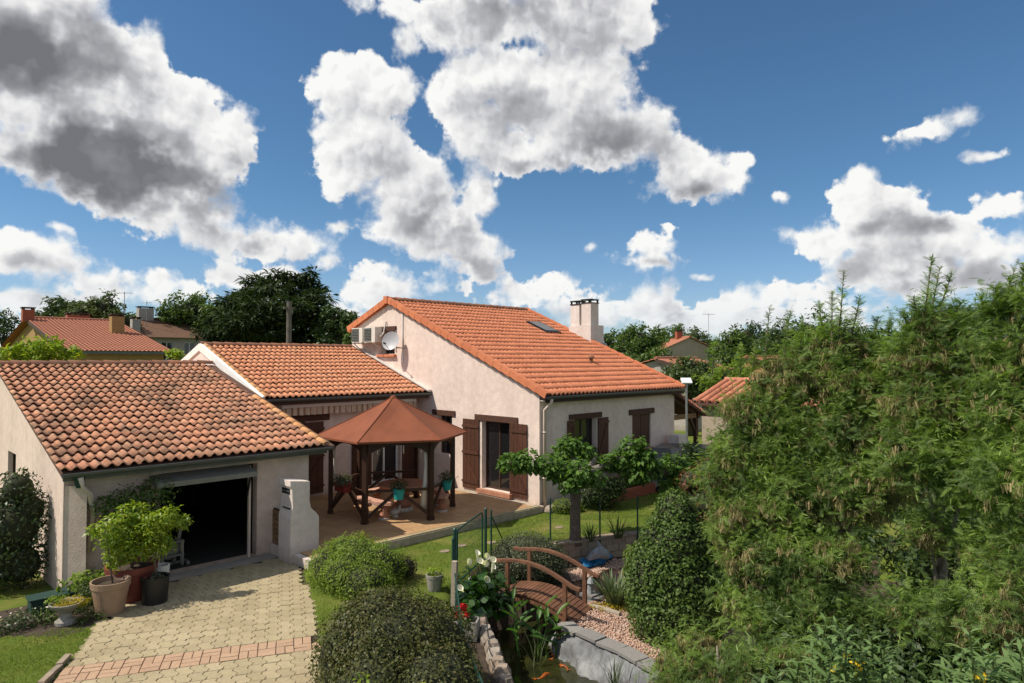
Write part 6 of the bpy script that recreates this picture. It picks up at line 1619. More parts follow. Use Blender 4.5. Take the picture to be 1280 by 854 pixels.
mimosa('mimosa nearest the house, feathery crown heavy with tan seed pods', base_at(955, 9.4), A(975, 430, 9.4),
       bl([(935, 505, 9.6, .34), (925, 555, 9.5, .42), (900, 590, 9.7, .26), (922, 635, 9.3, .38), (942, 690, 9.0, .46), (932, 745, 8.8, .34), (985, 465, 9.6, .42), (975, 530, 9.4, .52), (985, 610, 9.1, .58), (990, 690, 8.8, .58), (965, 765, 8.5, .42), (1010, 440, 10.0, .34), (912, 660, 9.4, .28)]),
       shs([(890, 475, 893, 428, 10), (925, 470, 927, 432, 10), (955, 460, 962, 385, 9.6), (980, 445, 988, 388, 9.6), (1000, 440, 1003, 400, 9.8), (940, 470, 945, 425, 9.8)]), 25000, 13000, 1)
mimosa('mimosa with pale straight stem and tall thin leading shoot, second from the house', base_at(1046, 9.3), A(1048, 345, 9.3),
       bl([(1045, 425, 9.5, .34), (1055, 470, 9.3, .45), (1050, 530, 9.1, .52), (1065, 600, 8.8, .6), (1035, 690, 8.5, .42), (1030, 760, 8.2, .42), (1095, 450, 9.3, .36), (1105, 520, 9.0, .46), (1100, 575, 8.8, .34), (1085, 775, 8.0, .36)]),
       shs([(1048, 430, 1055, 338, 9.3), (1030, 430, 1024, 380, 9.4), (1065, 420, 1075, 372, 9.3), (1090, 430, 1098, 396, 9.3), (1110, 430, 1112, 402, 9.3), (1040, 430, 1040, 365, 9.2)]), 25000, 11500, 2)
mimosa('tallest mimosa, its loose top of thin shoots standing against the cloud', base_at(1170, 8.2), A(1168, 325, 8.2),
       bl([(1160, 395, 8.3, .24), (1150, 440, 8.3, .38), (1180, 425, 8.2, .30), (1160, 500, 8.1, .5), (1150, 560, 7.8, .42), (1160, 655, 8.0, .22), (1150, 765, 7.4, .32), (1205, 450, 8.2, .36), (1215, 520, 8.0, .45), (1215, 595, 7.6, .4), (1235, 690, 7.4, .28), (1205, 775, 7.0, .36)]),
       shs([(1155, 400, 1165, 322, 8.2), (1170, 400, 1190, 342, 8.2), (1150, 410, 1142, 372, 8.2), (1180, 410, 1205, 375, 8.2), (1160, 410, 1175, 335, 8.3), (1140, 425, 1128, 390, 8.3), (1190, 420, 1215, 392, 8.2)]), 23000, 10000, 3)
mimosa('mimosa at the right edge, broad bright green crown with few pods', base_at(1300, 7.2), A(1300, 350, 7.2),
       bl([(1262, 385, 7.4, .26), (1290, 370, 7.2, .3), (1265, 440, 7.3, .42), (1275, 510, 7.1, .5), (1270, 590, 6.8, .5), (1285, 690, 6.7, .36), (1275, 760, 6.4, .38), (1330, 450, 7.0, .55), (1340, 580, 6.8, .6), (1340, 700, 6.4, .6)]),
       shs([(1250, 400, 1268, 338, 7.3), (1240, 400, 1225, 372, 7.4), (1275, 380, 1280, 330, 7.2), (1255, 400, 1245, 360, 7.3)]), 19000, 5500, 4)
mimosa('low mimosa boughs drooping over the gravel at the bottom of the photo', base_at(905, 7.8), A(895, 790, 7.8),
       bl([(845, 822, 8.2, .24), (875, 800, 8.2, .26), (895, 838, 7.9, .34), (845, 865, 7.8, .34), (940, 830, 7.7, .36), (985, 820, 7.5, .3), (940, 880, 7.4, .4)]), [], 5200, 6500, 5)

# ------------------------------------------------------------------ foreground butterfly bushes
def buddleia(label, stems, size, seed, yellow):
    r2 = random.Random(seed); b0 = Vector(stems[0][0]); t = thing('butterfly_bush', label, 'shrub', (b0.x, b0.y, -.46))
    sm = MB(); P_, T_, N_, S_ = [], [], [], []
    for a, b in stems:
        a, b = Vector(a), Vector(b); sm.tube([a, a.lerp(b, .5), b], [.014, .010, .005], 5)
        L_ = (b-a).length; k = max(5, int(L_/.075)); ph = r2.uniform(0, 3)
        for i in range(k+1):
            f = .25+.75*i/k
            for w in (0, math.pi):
                an = ph+w+i*math.pi/2; p = a.lerp(b, f); d = np.array([math.cos(an), math.sin(an), .55-.3*(1-f)+(.5 if i == k else 0)])
                P_.append(tuple(p)); T_.append(d); N_.append((-math.cos(an)*.5, -math.sin(an)*.5, 1)); S_.append(size*r2.uniform(.7, 1.1)*(1.05-.45*f*f))
    sm.build('stems', 'leaf_olive', t)
    pr = (np.array([(0, 0, 0), (.35, .12, .03), (.35, -.12, .03), (.72, .085, -.03), (.72, -.085, -.03), (1, 0, -.2)]), np.array([(0, 2, 1, 0), (1, 2, 4, 3), (3, 4, 5, 3)]))
    pr = (pr[0], np.array([(0, 2, 1), (1, 2, 4), (1, 4, 3), (3, 4, 5)]))
    scatter('foliage', pr, np.array(P_), np.array(N_), np.array(S_), 'leaf_buddleia', t, tang=np.array(T_), jitter=.22)
    if yellow:
        ps = np.array([tuple(A(px, py, t_)) for px, py, t_ in yellow]); pos = np.repeat(ps, 9, 0)+rng.normal(0, .018, (len(ps)*9, 3)); scatter('flowers', P_WIDE, pos, rng.normal(0, 1, pos.shape), .035, 'yellow_flower', t, 'stuff')
    return t
r3 = random.Random(11)
st = []
for px, py in ((1032, 778), (1045, 780), (1022, 795), (1058, 790), (1015, 812), (1040, 805), (1075, 805), (1090, 800), (1100, 795), (1105, 812), (1068, 825), (1000, 820), (985, 828), (1030, 830), (1085, 832), (1050, 840), (970, 840), (1110, 838), (1010, 845), (1030, 852), (1070, 850), (1090, 850), (950, 850), (1125, 850)):
    q = A(px, py, 6.2+r3.uniform(-.35, .35)); st.append(((q.x+r3.uniform(-.12, .12), q.y+r3.uniform(-.12, .12), q.z-r3.uniform(.55, .8)), tuple(q)))
buddleia('soft green butterfly bush with long drooping leaves at bottom right centre', st, .225, 3, [(1057, 818, 6.0), (1070, 832, 5.9), (1073, 842, 5.9), (1045, 835, 5.9)])
st = []
for px, py in ((1212, 790), (1205, 812), (1225, 805), (1190, 828), (1240, 822), (1262, 806), (1275, 815), (1282, 800), (1215, 835), (1255, 840), (1180, 840), (1280, 840), (1160, 850), (1195, 850), (1225, 846), (1240, 850), (1268, 836)):
    q = A(px, py, 5.3+r3.uniform(-.3, .3)); st.append(((q.x+r3.uniform(-.1, .1), q.y+r3.uniform(-.1, .1), q.z-r3.uniform(.55, .8)), tuple(q)))
buddleia('butterfly bush with upright pointed leaves in the bottom right corner', st, .235, 8, [(1222, 846, 5.0), (1230, 850, 5.0)])
c = A(870, 600, 12.5); t = blobbush('photinia_bush', 'shrub with reddish young leaves between the laurel cone and the mimosas', 'shrub', (c.x, c.y, -.4), [tuple(A(865, 602, 12.5))+(.3, .3, .28), tuple(A(885, 588, 12.5))+(.25, .25, .25), tuple(A(880, 630, 12.5))+(.5, .5, .5), tuple(A(900, 680, 12.2))+(.7, .7, .8)], 2200, .085, 'leaf_red', None, .5, .7)

# ------------------------------------------------------------------ grass blades on the lawns (uncountable)
def blades(name, poly, n, h, label=None):
    xs_, ys_ = zip(*poly); c = rng.uniform((min(xs_), min(ys_)), (max(xs_), max(ys_)), (n*2, 2))
    ok = inside(poly, c[:, 0], c[:, 1]) & ~inside(PIT, c[:, 0], c[:, 1]) & ~inside(DRIVE, c[:, 0], c[:, 1])
    patch = np.sin(c[:, 0]*2.1+np.sin(c[:, 1]*1.7)*1.5)+np.sin(c[:, 1]*2.6+c[:, 0])+rng.normal(0, .6, len(c)) > -1.3
    c = c[ok & patch][:n]; m = len(c); pos = np.column_stack([c, np.full(m, -.005)])
    a = rng.uniform(0, 6.28, m); tl = rng.uniform(.1, .8, m)
    tri = (np.array([(0, -.09, 0), (0, .09, 0), (1, 0, -.1)]), np.array([(0, 1, 2)]))
    scatter(name, tri, pos, np.stack([-np.cos(a), -np.sin(a), tl], 1), h*rng.uniform(.5, 1.3, m), 'grass_blade', kind='stuff', tang=np.stack([np.cos(a)*tl, np.sin(a)*tl, np.ones(m)], 1), jitter=.2, origin=(float(c[0, 0]), float(c[0, 1]), 0))
blades('grass', [(-.5, 9.8), (2.2, 10.6), (2.7, 11.6), (3.0, 12.4), (2.6, 12.75), (2.1, 12.9), (1.9, 13.15), (1.9, 14.2), (-.5, 14.4)], 34000, .045)
blades('grass', [(5.3, 9.5), (6.9, 12.7), (6.95, 13.0), (14.2, 13.0), (19.5, 12.6), (19, 9), (12.9, 9.9), (11.9, 10.0), (10.6, 10.6), (9.8, 10.4), (8.2, 9.7)], 52000, .05)

# ------------------------------------------------------------------ background: houses, shed, trees
def gable_house(name, label, fc, w, d, eave_z, slope, ridge_axis, wall_m, roof_m, rear=None, z0=-.1, ov=.35, group=None, tiles=True):
    """fc = front left corner; ridge along x or y; roof as corrugated courses"""
    t = thing(name, label, 'house', (fc[0], fc[1], 0), group); x0, y0 = fc[0], fc[1]
    th_ = []
    if ridge_axis == 'x':
        half = d/2; rz = eave_z+slope*half
        wall(t, wall_m, (x0, y0, 0), X3, -Y3, .3, [(0, eave_z-.05), (w, eave_z-.05)], z0)
        wall(t, wall_m, (x0-.002, y0+.302, 0), Y3, -X3, .3, [(0, eave_z+slope*.3-.05), (half-.3, rz-.05), (d-.3, eave_z-.05)], z0)
        wall(t, wall_m, (x0+w+.002, y0+.302, 0), Y3, X3, .3, [(0, eave_z+slope*.3-.05), (half-.3, rz-.05), (d-.3, eave_z-.05)], z0)
        wall(t, wall_m, (x0+.3, y0+d+.01, 0), X3, Y3, .3, [(0, eave_z-.05), (w-.6, eave_z-.05)], z0)
        span, sides = w+2*ov, ((1, half), (-1, half))
    else:
        half = w/2; rz = eave_z+slope*half
        wall(t, wall_m, (x0, y0, 0), X3, -Y3, .3, [(0, eave_z-.05), (half, rz-.05), (w, eave_z-.05)], z0)
        wall(t, wall_m, (x0-.002, y0+.302, 0), Y3, -X3, .3, [(0, eave_z-.05), (d-.3, eave_z-.05)], z0)
        wall(t, wall_m, (x0+w+.002, y0+.302, 0), Y3, X3, .3, [(0, eave_z-.05), (d-.3, eave_z-.05)], z0)
        wall(t, wall_m, (x0+.3, y0+d+.01, 0), X3, Y3, .3, [(0, eave_z-.05), (half-.3, rz-.05), (w-.6, eave_z-.05)], z0)
        span = d+2*ov
    for side in (0, 1):
        m_ = MB(); run = half+ov; ncol = int(span/.24); nrow = max(4, int(run/.42)); vs = []
        # corrugated tile courses: each course steps up a little
        for r in range(nrow):
            for e in (0, 1):
                v = run*(r+e)/nrow; z = eave_z-ov*slope+slope*v+(.035 if e == 0 else 0)
                for c in range(ncol*2+1):
                    a = span*c/(ncol*2)-ov; zz = z+(.05 if c % 2 else 0)
                    if ridge_axis == 'x': vs.append((x0+a, (y0-ov+v) if side == 0 else (y0+d+ov-v), zz))
                    else: vs.append(((x0-ov+v) if side == 0 else (x0+w+ov-v), y0+a, zz))
        k = ncol*2+1; fs = [((2*r+e)*k+c, (2*r+e)*k+c+1, (2*r+e+1)*k+c+1, (2*r+e+1)*k+c) for r in range(nrow) for e in (0, 1) if 2*r+e+1 < 2*nrow for c in range(k-1)]
        m_.add(vs, fs); m_.build('roof', roof_m, t)
    m_ = MB()
    if ridge_axis == 'x':
        m_.tube([(x0-ov, y0+half, rz+.04), (x0+w+ov, y0+half, rz+.04)], .12, 8); m_.build('ridge', roof_m, t)
        m_ = MB(); m_.box(x0-ov, x0+w+ov, y0-ov-.06, y0-ov-.02, eave_z-ov*slope-.16, eave_z-ov*slope+.0); m_.build('gutter', 'gutter_metal', t)
        for xx in (x0-ov, x0+w+ov-.04):
            v_ = MB(); f0 = lambda y: eave_z+slope*(y-y0); v_.add([(xx+dx, y, f0(y)+h) for h in (-.2, 0.03) for dx, y in ((0, y0-ov), (.04, y0-ov), (.04, y0+half), (0, y0+half))], [(3, 2, 1, 0), (4, 5, 6, 7), (0, 1, 5, 4), (1, 2, 6, 5), (2, 3, 7, 6), (3, 0, 4, 7)]); v_.build('bargeboard', 'fascia_brown', t)
    else:
        m_.tube([(x0+half, y0-ov, rz+.04), (x0+half, y0+d+ov, rz+.04)], .12, 8); m_.build('ridge', roof_m, t)
    return t, rz
def box_chimney(t, x, y, z0, z1, w, d, mat, capm='fascia_brown'):
    c = MB(); c.box(x-w/2, x+w/2, y-d/2, y+d/2, z0, z1); c = c.build('chimney', mat, t)
    k = MB(); k.box(x-w/2-.06, x+w/2+.06, y-d/2-.06, y+d/2+.06, z1+.1, z1+.18)
    for sx in (-1, 1):
        for sy in (-1, 1): k.box(x+sx*w*.4-.06, x+sx*w*.4+.06, y+sy*d*.4-.06, y+sy*d*.4+.06, z1, z1+.1)
    k.build('chimney_cap', capm, c); return c
def antenna(label, p, h, n=5, w=.5):
    t = thing('roof_antenna', label, 'antenna', tuple(p)); m_ = MB(); m_.tube([p, p+Vector((0, 0, h))], .025, 6); m_.build('mast', 'antenna_metal', t)
    m_ = MB(); q = p+Vector((0, 0, h*.96)); d = Vector((.8, -.6, 0)); m_.tube([q-d*w, q+d*w], .018, 5)
    for k in range(n): c = q+d*(w*(2*k/(n-1)-1)); e = Vector((.6, .8, 0))*.28; m_.tube([c-e, c+e], .012, 4)
    m_.build('aerial', 'antenna_metal', t)
# ochre house on the left
FCo = A(92, 437, 40.0)
oz = FCo.z
e2_ = ray(215, 435); xr = e2_.x*FCo.y/e2_.y
g, rz = gable_house('house', 'ochre neighbour house with long dull red tile roof and several chimneys at far left', (FCo.x, FCo.y), xr-FCo.x-.5, 24.0, oz, .20, 'x', 'ochre_plaster', 'far_tile', ov=.5)
yo = FCo.y
def on_o(px, py, dy): d = ray(px, py); return d.x*(yo+dy)/d.y
def rzo(dy): return oz+.20*dy
x_ = on_o(34, 400, 11.4); box_chimney(g, x_, yo+11.2, rzo(10.5), rzo(12)+.55, .7, .6, 'brick_red')
x_ = on_o(98, 403, 13); box_chimney(g, x_, yo+13.2, rzo(9), rzo(12)+.4, 1.5, .7, 'brick_red')
x_ = on_o(146, 410, 6.5); box_chimney(g, x_, yo+6.5, rzo(5.5), rzo(6.5)+1.15, .8, .7, 'ochre_plaster')
x_ = on_o(169, 415, 13.5); box_chimney(g, x_, yo+13.5, rzo(8), rzo(11)+.5, .6, .6, 'grey_plaster')
PO = (0, yo, 0)
for a, b in ((.27, .36), (.66, .78)):
    W_ = xr-FCo.x; m_ = MB(); m_.box(FCo.x+W_*a, FCo.x+W_*b, yo-.03, yo-.004, oz-2.2, oz-1.1); f_ = m_.build('window', 'brown_frame', g)
    m_ = MB(); m_.box(FCo.x+W_*a+.12, FCo.x+W_*b-.12, yo-.045, yo-.032, oz-2.1, oz-1.2); m_.build('pane', 'window_glass', f_)
antenna('tall television aerial above the right chimneys of the ochre house', A(155, 408, 50), 2.6)
antenna('short television aerial near the brown roofed house', A(183, 412, 62), 2.6, 3, .35)
# brown hip-roofed house behind it
hb = A(222, 421, 62); t = thing('house', 'brown hip roofed house half hidden between the ochre house and the cedar', 'house', (hb.x, hb.y, 0))
bx0 = A(160, 421, 62); m_ = MB(); d1 = Vector((.60, .0, 0)); w_, dp_ = 9.5, 8.0; x0, y0 = hb.x-6.0, hb.y+.0; z_ = hb.z
wall(t, 'grey_plaster', (x0, y0, 0), X3, -Y3, .3, [(0, z_), (w_, z_)], -.1, [(4.6, 5.6, z_-2.2, z_-.5), (6.6, 7.6, z_-2.2, z_-.5), (2.2, 3.0, z_-2.2, z_-.5)])
wall(t, 'white_plaster', (x0, y0+.3, 0), Y3, -X3, .3, [(0, z_), (dp_, z_)], -.1, [(1.0, 2.0, z_-2.0, z_-.7), (4, 5, z_-2, z_-.7)])
ov = .55; r0, r1 = (x0+4, y0+dp_/2, z_+1.75), (x0+w_-3.5, y0+dp_/2, z_+1.75)
c4 = [(x0-ov, y0-ov, z_-.1), (x0+w_+ov, y0-ov, z_-.1), (x0+w_+ov, y0+dp_+ov, z_-.1), (x0-ov, y0+dp_+ov, z_-.1)]
m_.add(c4+[r0, r1], [(0, 1, 5, 4), (1, 2, 5), (2, 3, 4, 5), (3, 0, 4), (3, 2, 1, 0)]); m_.build('roof', 'brown_tile', t)
for a, b in ((c4[0], r0), (r0, r1), (c4[1], r1)): m_ = MB(); m_.tube([Vector(a)+Vector((0, 0, .05)), Vector(b)+Vector((0, 0, .05))], .12, 6); m_.build('hip_tiles', 'verge_pale' if a is c4[0] else 'brown_tile', t)
box_chimney(t, r0[0]+.4, r0[1], z_+1, z_+2.75, 1.3, .8, 'grey_plaster', 'dark_metal')
for a0, a1 in ((4.6, 5.6), (6.6, 7.6), (2.2, 3.0)): window(t, (x0, y0, 0), X3, -Y3, a0, a1, z_-2.2, z_-.5, .15, 2, 'frame_white')
for a0, a1 in ((1.0, 2.0), (4, 5)): window(t, (x0, y0+.3, 0), Y3, -X3, a0, a1, z_-2.0, z_-.7, .15, 2, 'brown_frame')
# houses to the right
fr = A(829, 437, 75); w_ = 6.2
g, rz = gable_house('house', 'beige gabled house with one orange roof slope beyond the tall roof at right', (fr.x, fr.y), w_, 10.0, fr.z+.1, .42, 'y', 'beige_plaster', 'far_tile', ov=.3)
box_chimney(g, fr.x+w_*.45, fr.y+2.0, rz-.5, rz+.7, .7, .6, 'brick_red')
m_ = MB(); xx = fr.x+w_*.92; m_.box(xx-.5, xx+.3, fr.y-.03, fr.y-.004, fr.z-1.3, fr.z-.2); f_ = m_.build('window', 'frame_white', g); m_ = MB(); m_.box(xx-.42, xx+.22, fr.y-.045, fr.y-.032, fr.z-1.22, fr.z-.28); m_.build('pane', 'window_glass', f_)
g.rotation_euler = (0, 0, R(-35))
q = A(868, 466, 40); gable_house('house', 'low grey outbuilding with an orange roof corner in front of the beige house', (q.x, q.y), 4.5, 5, q.z+.2, .25, 'x', 'grey_plaster', 'far_tile', ov=.3)
q = A(985, 462, 48); g, rz = gable_house('house', 'cream house with low brown roof glimpsed through the mimosas', (q.x, q.y), 5.5, 6, q.z+.3, .2, 'x', 'ochre_plaster', 'far_tile', ov=.3)
q = A(934, 446, 88); gable_house('house', 'house with orange roof glimpsed above the mimosas, left of their pale stem', (q.x, q.y), 5, 7, q.z, .28, 'x', 'grey_plaster', 'far_tile', ov=.4)
q = A(985, 446, 120); gable_house('house', 'farthest orange roofed house showing between the mimosa shoots', (q.x, q.y), 9, 8, q.z, .28, 'x', 'beige_plaster', 'far_tile', ov=.4)
antenna('thin lattice aerial mast beyond the beige gabled house', A(886, 425, 70), 2.8, 4, .6)
# tiled shed and carport behind the house
q = A(864, 501, 27.0); sx, sy = q.x, q.y; t = thing('garden_shed', 'small pale shed with a steep roof of big round red tiles behind the tall house', 'shed', (sx, sy, 0))
wall(t, 'beige_plaster', (sx+.3, sy+.3, 0), X3, -Y3, .2, [(0, 2.56), (4.4, 2.56)], -.1)
wall(t, 'beige_plaster', (sx+.3, sy+.502, 0), Y3, -X3, .2, [(0, 2.6), (2.2, 3.2)], -.1)
sroof = MB(); sroof.add([(sx, sy, 2.58), (sx+4.9, sy, 2.58), (sx+4.9, sy+2.9, 3.42), (sx, sy+2.9, 3.42), (sx, sy, 2.48), (sx+4.9, sy, 2.48), (sx+4.9, sy+2.9, 3.32), (sx, sy+2.9, 3.32)], [(0, 1, 2, 3), (7, 6, 5, 4), (0, 4, 5, 1), (1, 5, 6, 2), (2, 6, 7, 3), (3, 7, 4, 0)]); sr = sroof.build('roof', 'roof_underlay', t)
ts_ = math.atan(.84/2.9)
hm = half_tile(.125, .115, .62, base=-.05)
repeat_piece('tile', hm, 'shed_tile', sr, [((sx+.14+c*.335, sy-.03+r*.56*math.cos(ts_), 2.64+r*.56*math.sin(ts_)), (0, -ts_, math.pi/2)) for c in range(15) for r in range(5)])
repeat_piece('ridge_tile', half_tile(.13, .12, .45), 'shed_tile', sr, [((sx+k*.44, sy+2.92, 3.45), (0, 0, 0)) for k in range(11)])
t.rotation_euler = (0, 0, R(-90))
q = A(846, 500, 24.5); cx0, cy0 = q.x, q.y
t = thing('carport', 'dark timber carport with a sloping tiled verge beside the shed', 'carport', (cx0, cy0, 0))
def cz(x): return q.z-.02-(x-cx0)*.42
m_ = MB(); m_.beam((cx0-.6, cy0, cz(cx0-.6)), (cx0+1.6, cy0, cz(cx0+1.6)), .12, .16); m_.build('rafter', 'gazebo_wood', t)
m_ = MB(); m_.beam((cx0-.6, cy0, 2.2), (cx0+1.5, cy0, 2.2), .14, .18); m_.build('tie_beam', 'slat_wood', t)
for xx in (cx0-.5, cx0+1.35): m_ = MB(); m_.beam((xx, cy0, 0), (xx, cy0, 2.6), .14, .14); m_.build('post', 'gazebo_wood', t)
m_ = MB(); m_.beam((cx0+1.3, cy0, 1.6), (cx0+.9, cy0, 2.1), .09, .09); m_.build('brace', 'gazebo_wood', t)
m_ = MB(); m_.add([(cx0-.7, cy0-.25, cz(cx0-.7)+.12), (cx0+1.7, cy0-.25, cz(cx0+1.7)+.12), (cx0+1.7, cy0+4, cz(cx0+1.7)+.12), (cx0-.7, cy0+4, cz(cx0-.7)+.12), (cx0-.7, cy0-.25, cz(cx0-.7)+.05), (cx0+1.7, cy0-.25, cz(cx0+1.7)+.05), (cx0+1.7, cy0+4, cz(cx0+1.7)+.05), (cx0-.7, cy0+4, cz(cx0-.7)+.05)], [(0, 1, 2, 3), (7, 6, 5, 4), (0, 4, 5, 1), (1, 5, 6, 2), (2, 6, 7, 3), (3, 7, 4, 0)]); cr = m_.build('roof', 'roof_underlay', t)
repeat_piece('verge_tile', half_tile(.12, .10, .44), 'shed_tile', cr, [((cx0-.62+k*.40, cy0-.15, cz(cx0-.62+k*.40)+.16), (0, math.atan(.42)+.02, 0)) for k in range(6)])
# solar lamp
q0 = A(858, 480, 22.5); t = thing('solar_lamp', 'pole lamp topped by a tilted white solar panel beside the house corner', 'street lamp', (q0.x, q0.y, 0))
m_ = MB(); m_.tube([(q0.x, q0.y, 0), (q0.x, q0.y, q0.z)], .04, 8); m_.build('pole', 'antenna_metal', t)
m_ = MB(); rr_ = _r; m_.obox(q0+Vector((0, 0, .1)), rr_*.17, Vector((.08, .08, .08)), Vector((-.014, -.014, .025))); m_.build('panel', 'solar_white', t)
# dark car under the carport side
cc = A(872, 558, 22.0); t = thing('parked_car', 'dark parked car half hidden by foliage right of the house', 'car', (cc.x, cc.y, 0))
fwd = Vector((.35, -.94, 0)); sd_ = Vector((.94, .35, 0))
def cpt(a, s, z): v = cc+fwd*a+sd_*s; return (v.x, v.y, z)
side = [(-2.0, .35), (-2.0, .85), (-1.75, .98), (-1.3, 1.42), (.25, 1.46), (1.0, 1.0), (1.9, .85), (2.05, .55), (2.0, .3)]
m_ = MB(); vs = [cpt(a, s*(.86 if z < 1.2 else .68), z) for s in (-1, 1) for a, z in side]; n = len(side)
m_.add(vs, [tuple(range(n)), tuple(range(n, 2*n))[::-1]]+[(i, n+i, n+(i+1) % n, (i+1) % n) for i in range(n)]); m_.build('body', 'car_paint', t)
m_ = MB(); m_.add([cpt(.33, -.6, 1.44), cpt(.33, .6, 1.44), cpt(1.02, .72, 1.04), cpt(1.02, -.72, 1.04)], [(0, 1, 2, 3)]); vs = m_.v; m_.v = [(x+fwd.x*.02, y+fwd.y*.02, z+.02) for x, y, z in vs]; m_.build('windscreen', 'solar_white' if False else 'window_glass', t)
for a in (-1.3, 1.3):
    for s in (-.8, .8):
        m_ = MB(); m_.tube([cpt(a, s-.1, .31), cpt(a, s+.1, .31)], .31, 16); wh = m_.build('wheel', 'tyre', t); m_ = MB(); m_.tube([cpt(a, s+.102*math.copysign(1, s), .31), cpt(a, s+.112*math.copysign(1, s), .31)], .19, 12); m_.build('rim', 'antenna_metal', wh)
for s in (-.6, .6): m_ = MB(); m_.obox(cpt(2.0, s, .68), tuple(fwd*.04), tuple(sd_*.16), (0, 0, .07)); m_.build('headlight', 'bucket_white', t)
q = A(847, 556, 23.5); t = tag(MB().box(q.x-.25, q.x+.35, q.y-.2, q.y+.2, -.1, q.z+.35).build('gate_pillar', 'white_plaster', origin=(q.x, q.y, 0)), 'short white rendered gate pillar right of the tall house corner', 'pillar')
# utility pole
q = A(361, 435, 36); t = thing('utility_pole', 'bare wooden utility pole in front of the big cedar', 'utility pole', (q.x, q.y, 0))
zt = A(362, 377, 36).z; m_ = MB(); m_.tube([(q.x, q.y, 0), (q.x, q.y, zt)], [.17, .13], 10); m_.build('pole', 'pole_wood', t)
m_ = MB(); m_.box(q.x-.3, q.x+.3, q.y-.05, q.y+.05, zt-.4, zt-.3); m_.build('crossarm', 'pole_wood', t)

# trees
def tree(name, label, spec, trunk_px, n, size, mat, proto=None, group=None, shell=.6, lump=.22, trunk_r=.25, dens_core=0.0):
    """spec = [(px, py, distance, r[, rz])] crown masses"""
    bs = [tuple(A(s[0], s[1], s[2]))+(s[3], s[3], s[4] if len(s) > 4 else s[3]*.85) for s in spec]
    px, t_ = trunk_px; b = A(px, 450, t_); t = thing(name, label, 'tree', (b.x, b.y, -.1), group)
    zc = sum(x[2] for x in bs)/len(bs); B0 = Vector((b.x, b.y, -.1)); top_ = Vector((b.x, b.y, zc+.2))
    m_ = MB(); m_.tube([B0, B0.lerp(top_, .5), top_], [trunk_r, trunk_r*.75, trunk_r*.35], 8); m_.build('trunk', 'bark_dark', t, smooth=True)
    lm = MB()
    for x in bs: e = Vector(x[:3]); s_ = B0.lerp(top_, .6); lm.tube([s_, s_.lerp(e, .6), e], [trunk_r*.4, trunk_r*.25, trunk_r*.08], 5)
    lm.build('limbs', 'bark_dark', t)
    if dens_core: core(t, bs, dens_core*.62)
    # break every mass into leaf clumps so that the outline is uneven
    sub = []
    for x in bs:
        k = 16; d = rng.normal(0, 1, (k, 3)); d /= np.linalg.norm(d, axis=1)[:, None]
        for v in d: f = rng.uniform(.45, .95); r = x[3]*rng.uniform(.2, .42); sub.append((x[0]+v[0]*x[3]*f, x[1]+v[1]*x[4]*f, x[2]+v[2]*x[5]*f, r, r, r*.8))
    pos, nr = blob_points(sub, n, shell, lump=lump); nn = nr*.6+[0, 0, .45]
    scatter('crown', proto or P_LEAF, pos, nn, size*rng.uniform(.6, 1.3, n), mat, t, jitter=.5)
    return t
# cedar with level plates of foliage
def cedar():
    b = A(338, 450, 52); t = thing('cedar_tree', 'huge dark cedar with level layered boughs behind the wing roof', 'tree', (b.x, b.y, -.1))
    H_ = A(345, 345, 52).z; m_ = MB(); m_.tube([(b.x, b.y, -.1), (b.x, b.y, H_*.5), (b.x+.2, b.y, H_)], [.6, .45, .08], 10); m_.build('trunk', 'bark_dark', t)
    P_ = []; N_ = []; lm = MB(); r2 = random.Random(5)
    boughs = []
    for px, py, r in ((345, 343, 1.0), (325, 352, 1.4), (365, 350, 1.5), (385, 352, 1.1), (308, 368, 1.5), (340, 362, 2.0), (375, 366, 1.8), (396, 368, 1.2), (388, 358, .8), (290, 376, 1.3), (318, 382, 2.2), (355, 380, 2.3), (388, 382, 1.6), (402, 392, 1.1), (282, 392, 1.3), (305, 398, 2.0), (340, 398, 2.4), (375, 398, 2.2), (398, 404, 1.4), (285, 410, 1.8), (315, 414, 2.3), (350, 416, 2.4), (385, 416, 2.0), (272, 418, 1.2), (300, 428, 2.2), (335, 430, 2.4), (370, 430, 2.4), (398, 428, 1.5), (388, 345, .7), (390, 338, .5), (350, 440, 3), (310, 445, 2.6), (385, 445, 2.4)):
        q = A(px, py, 52+r2.uniform(-3.5, 2.5)); r *= .78; boughs.append((q.x, q.y, q.z, r, r, r*.30)); lm.tube([(b.x, b.y, max(1, q.z-1.2)), (q.x, q.y, q.z)], [.14, .04], 5)
        for _ in range(3):
            a = r2.uniform(0, 6.28); e = r*r2.uniform(.8, 1.5); boughs.append((q.x+e*math.cos(a), q.y+e*math.sin(a), q.z-r2.uniform(.0, .5), r*.5, r*.5, r*.15))
    lm.build('limbs', 'bark_dark', t)
    n = 24000; pos, nr = blob_points(boughs, n, .8, lump=.2); scatter('crown', P_SLIM, pos, nr*.3+[0, 0, .9], rng.uniform(.35, .75, n), 'leaf_cedar', t, tang=nr+[0, 0, -.25], jitter=.4)
cedar()
tree('broadleaf_tree', 'mid green rounded tree left of the cedar behind the brown roof', [(222, 392, 66, 2.2), (240, 388, 66, 2.4), (262, 392, 66, 2.4), (208, 402, 66, 2.0), (250, 404, 66, 2.6), (230, 408, 66, 2.4), (272, 408, 65, 2.2)], (240, 66), 7000, .42, 'leaf_tree', dens_core=.7)
tree('broadleaf_tree', 'pale green tree growing right behind the ochre house roof', [(112, 388, 60, 1.8), (130, 386, 60, 1.9), (100, 396, 60, 1.6), (142, 396, 60, 1.6), (122, 400, 60, 2.0), (155, 402, 60, 1.2)], (120, 60), 5200, .36, 'leaf_olive', dens_core=.7)
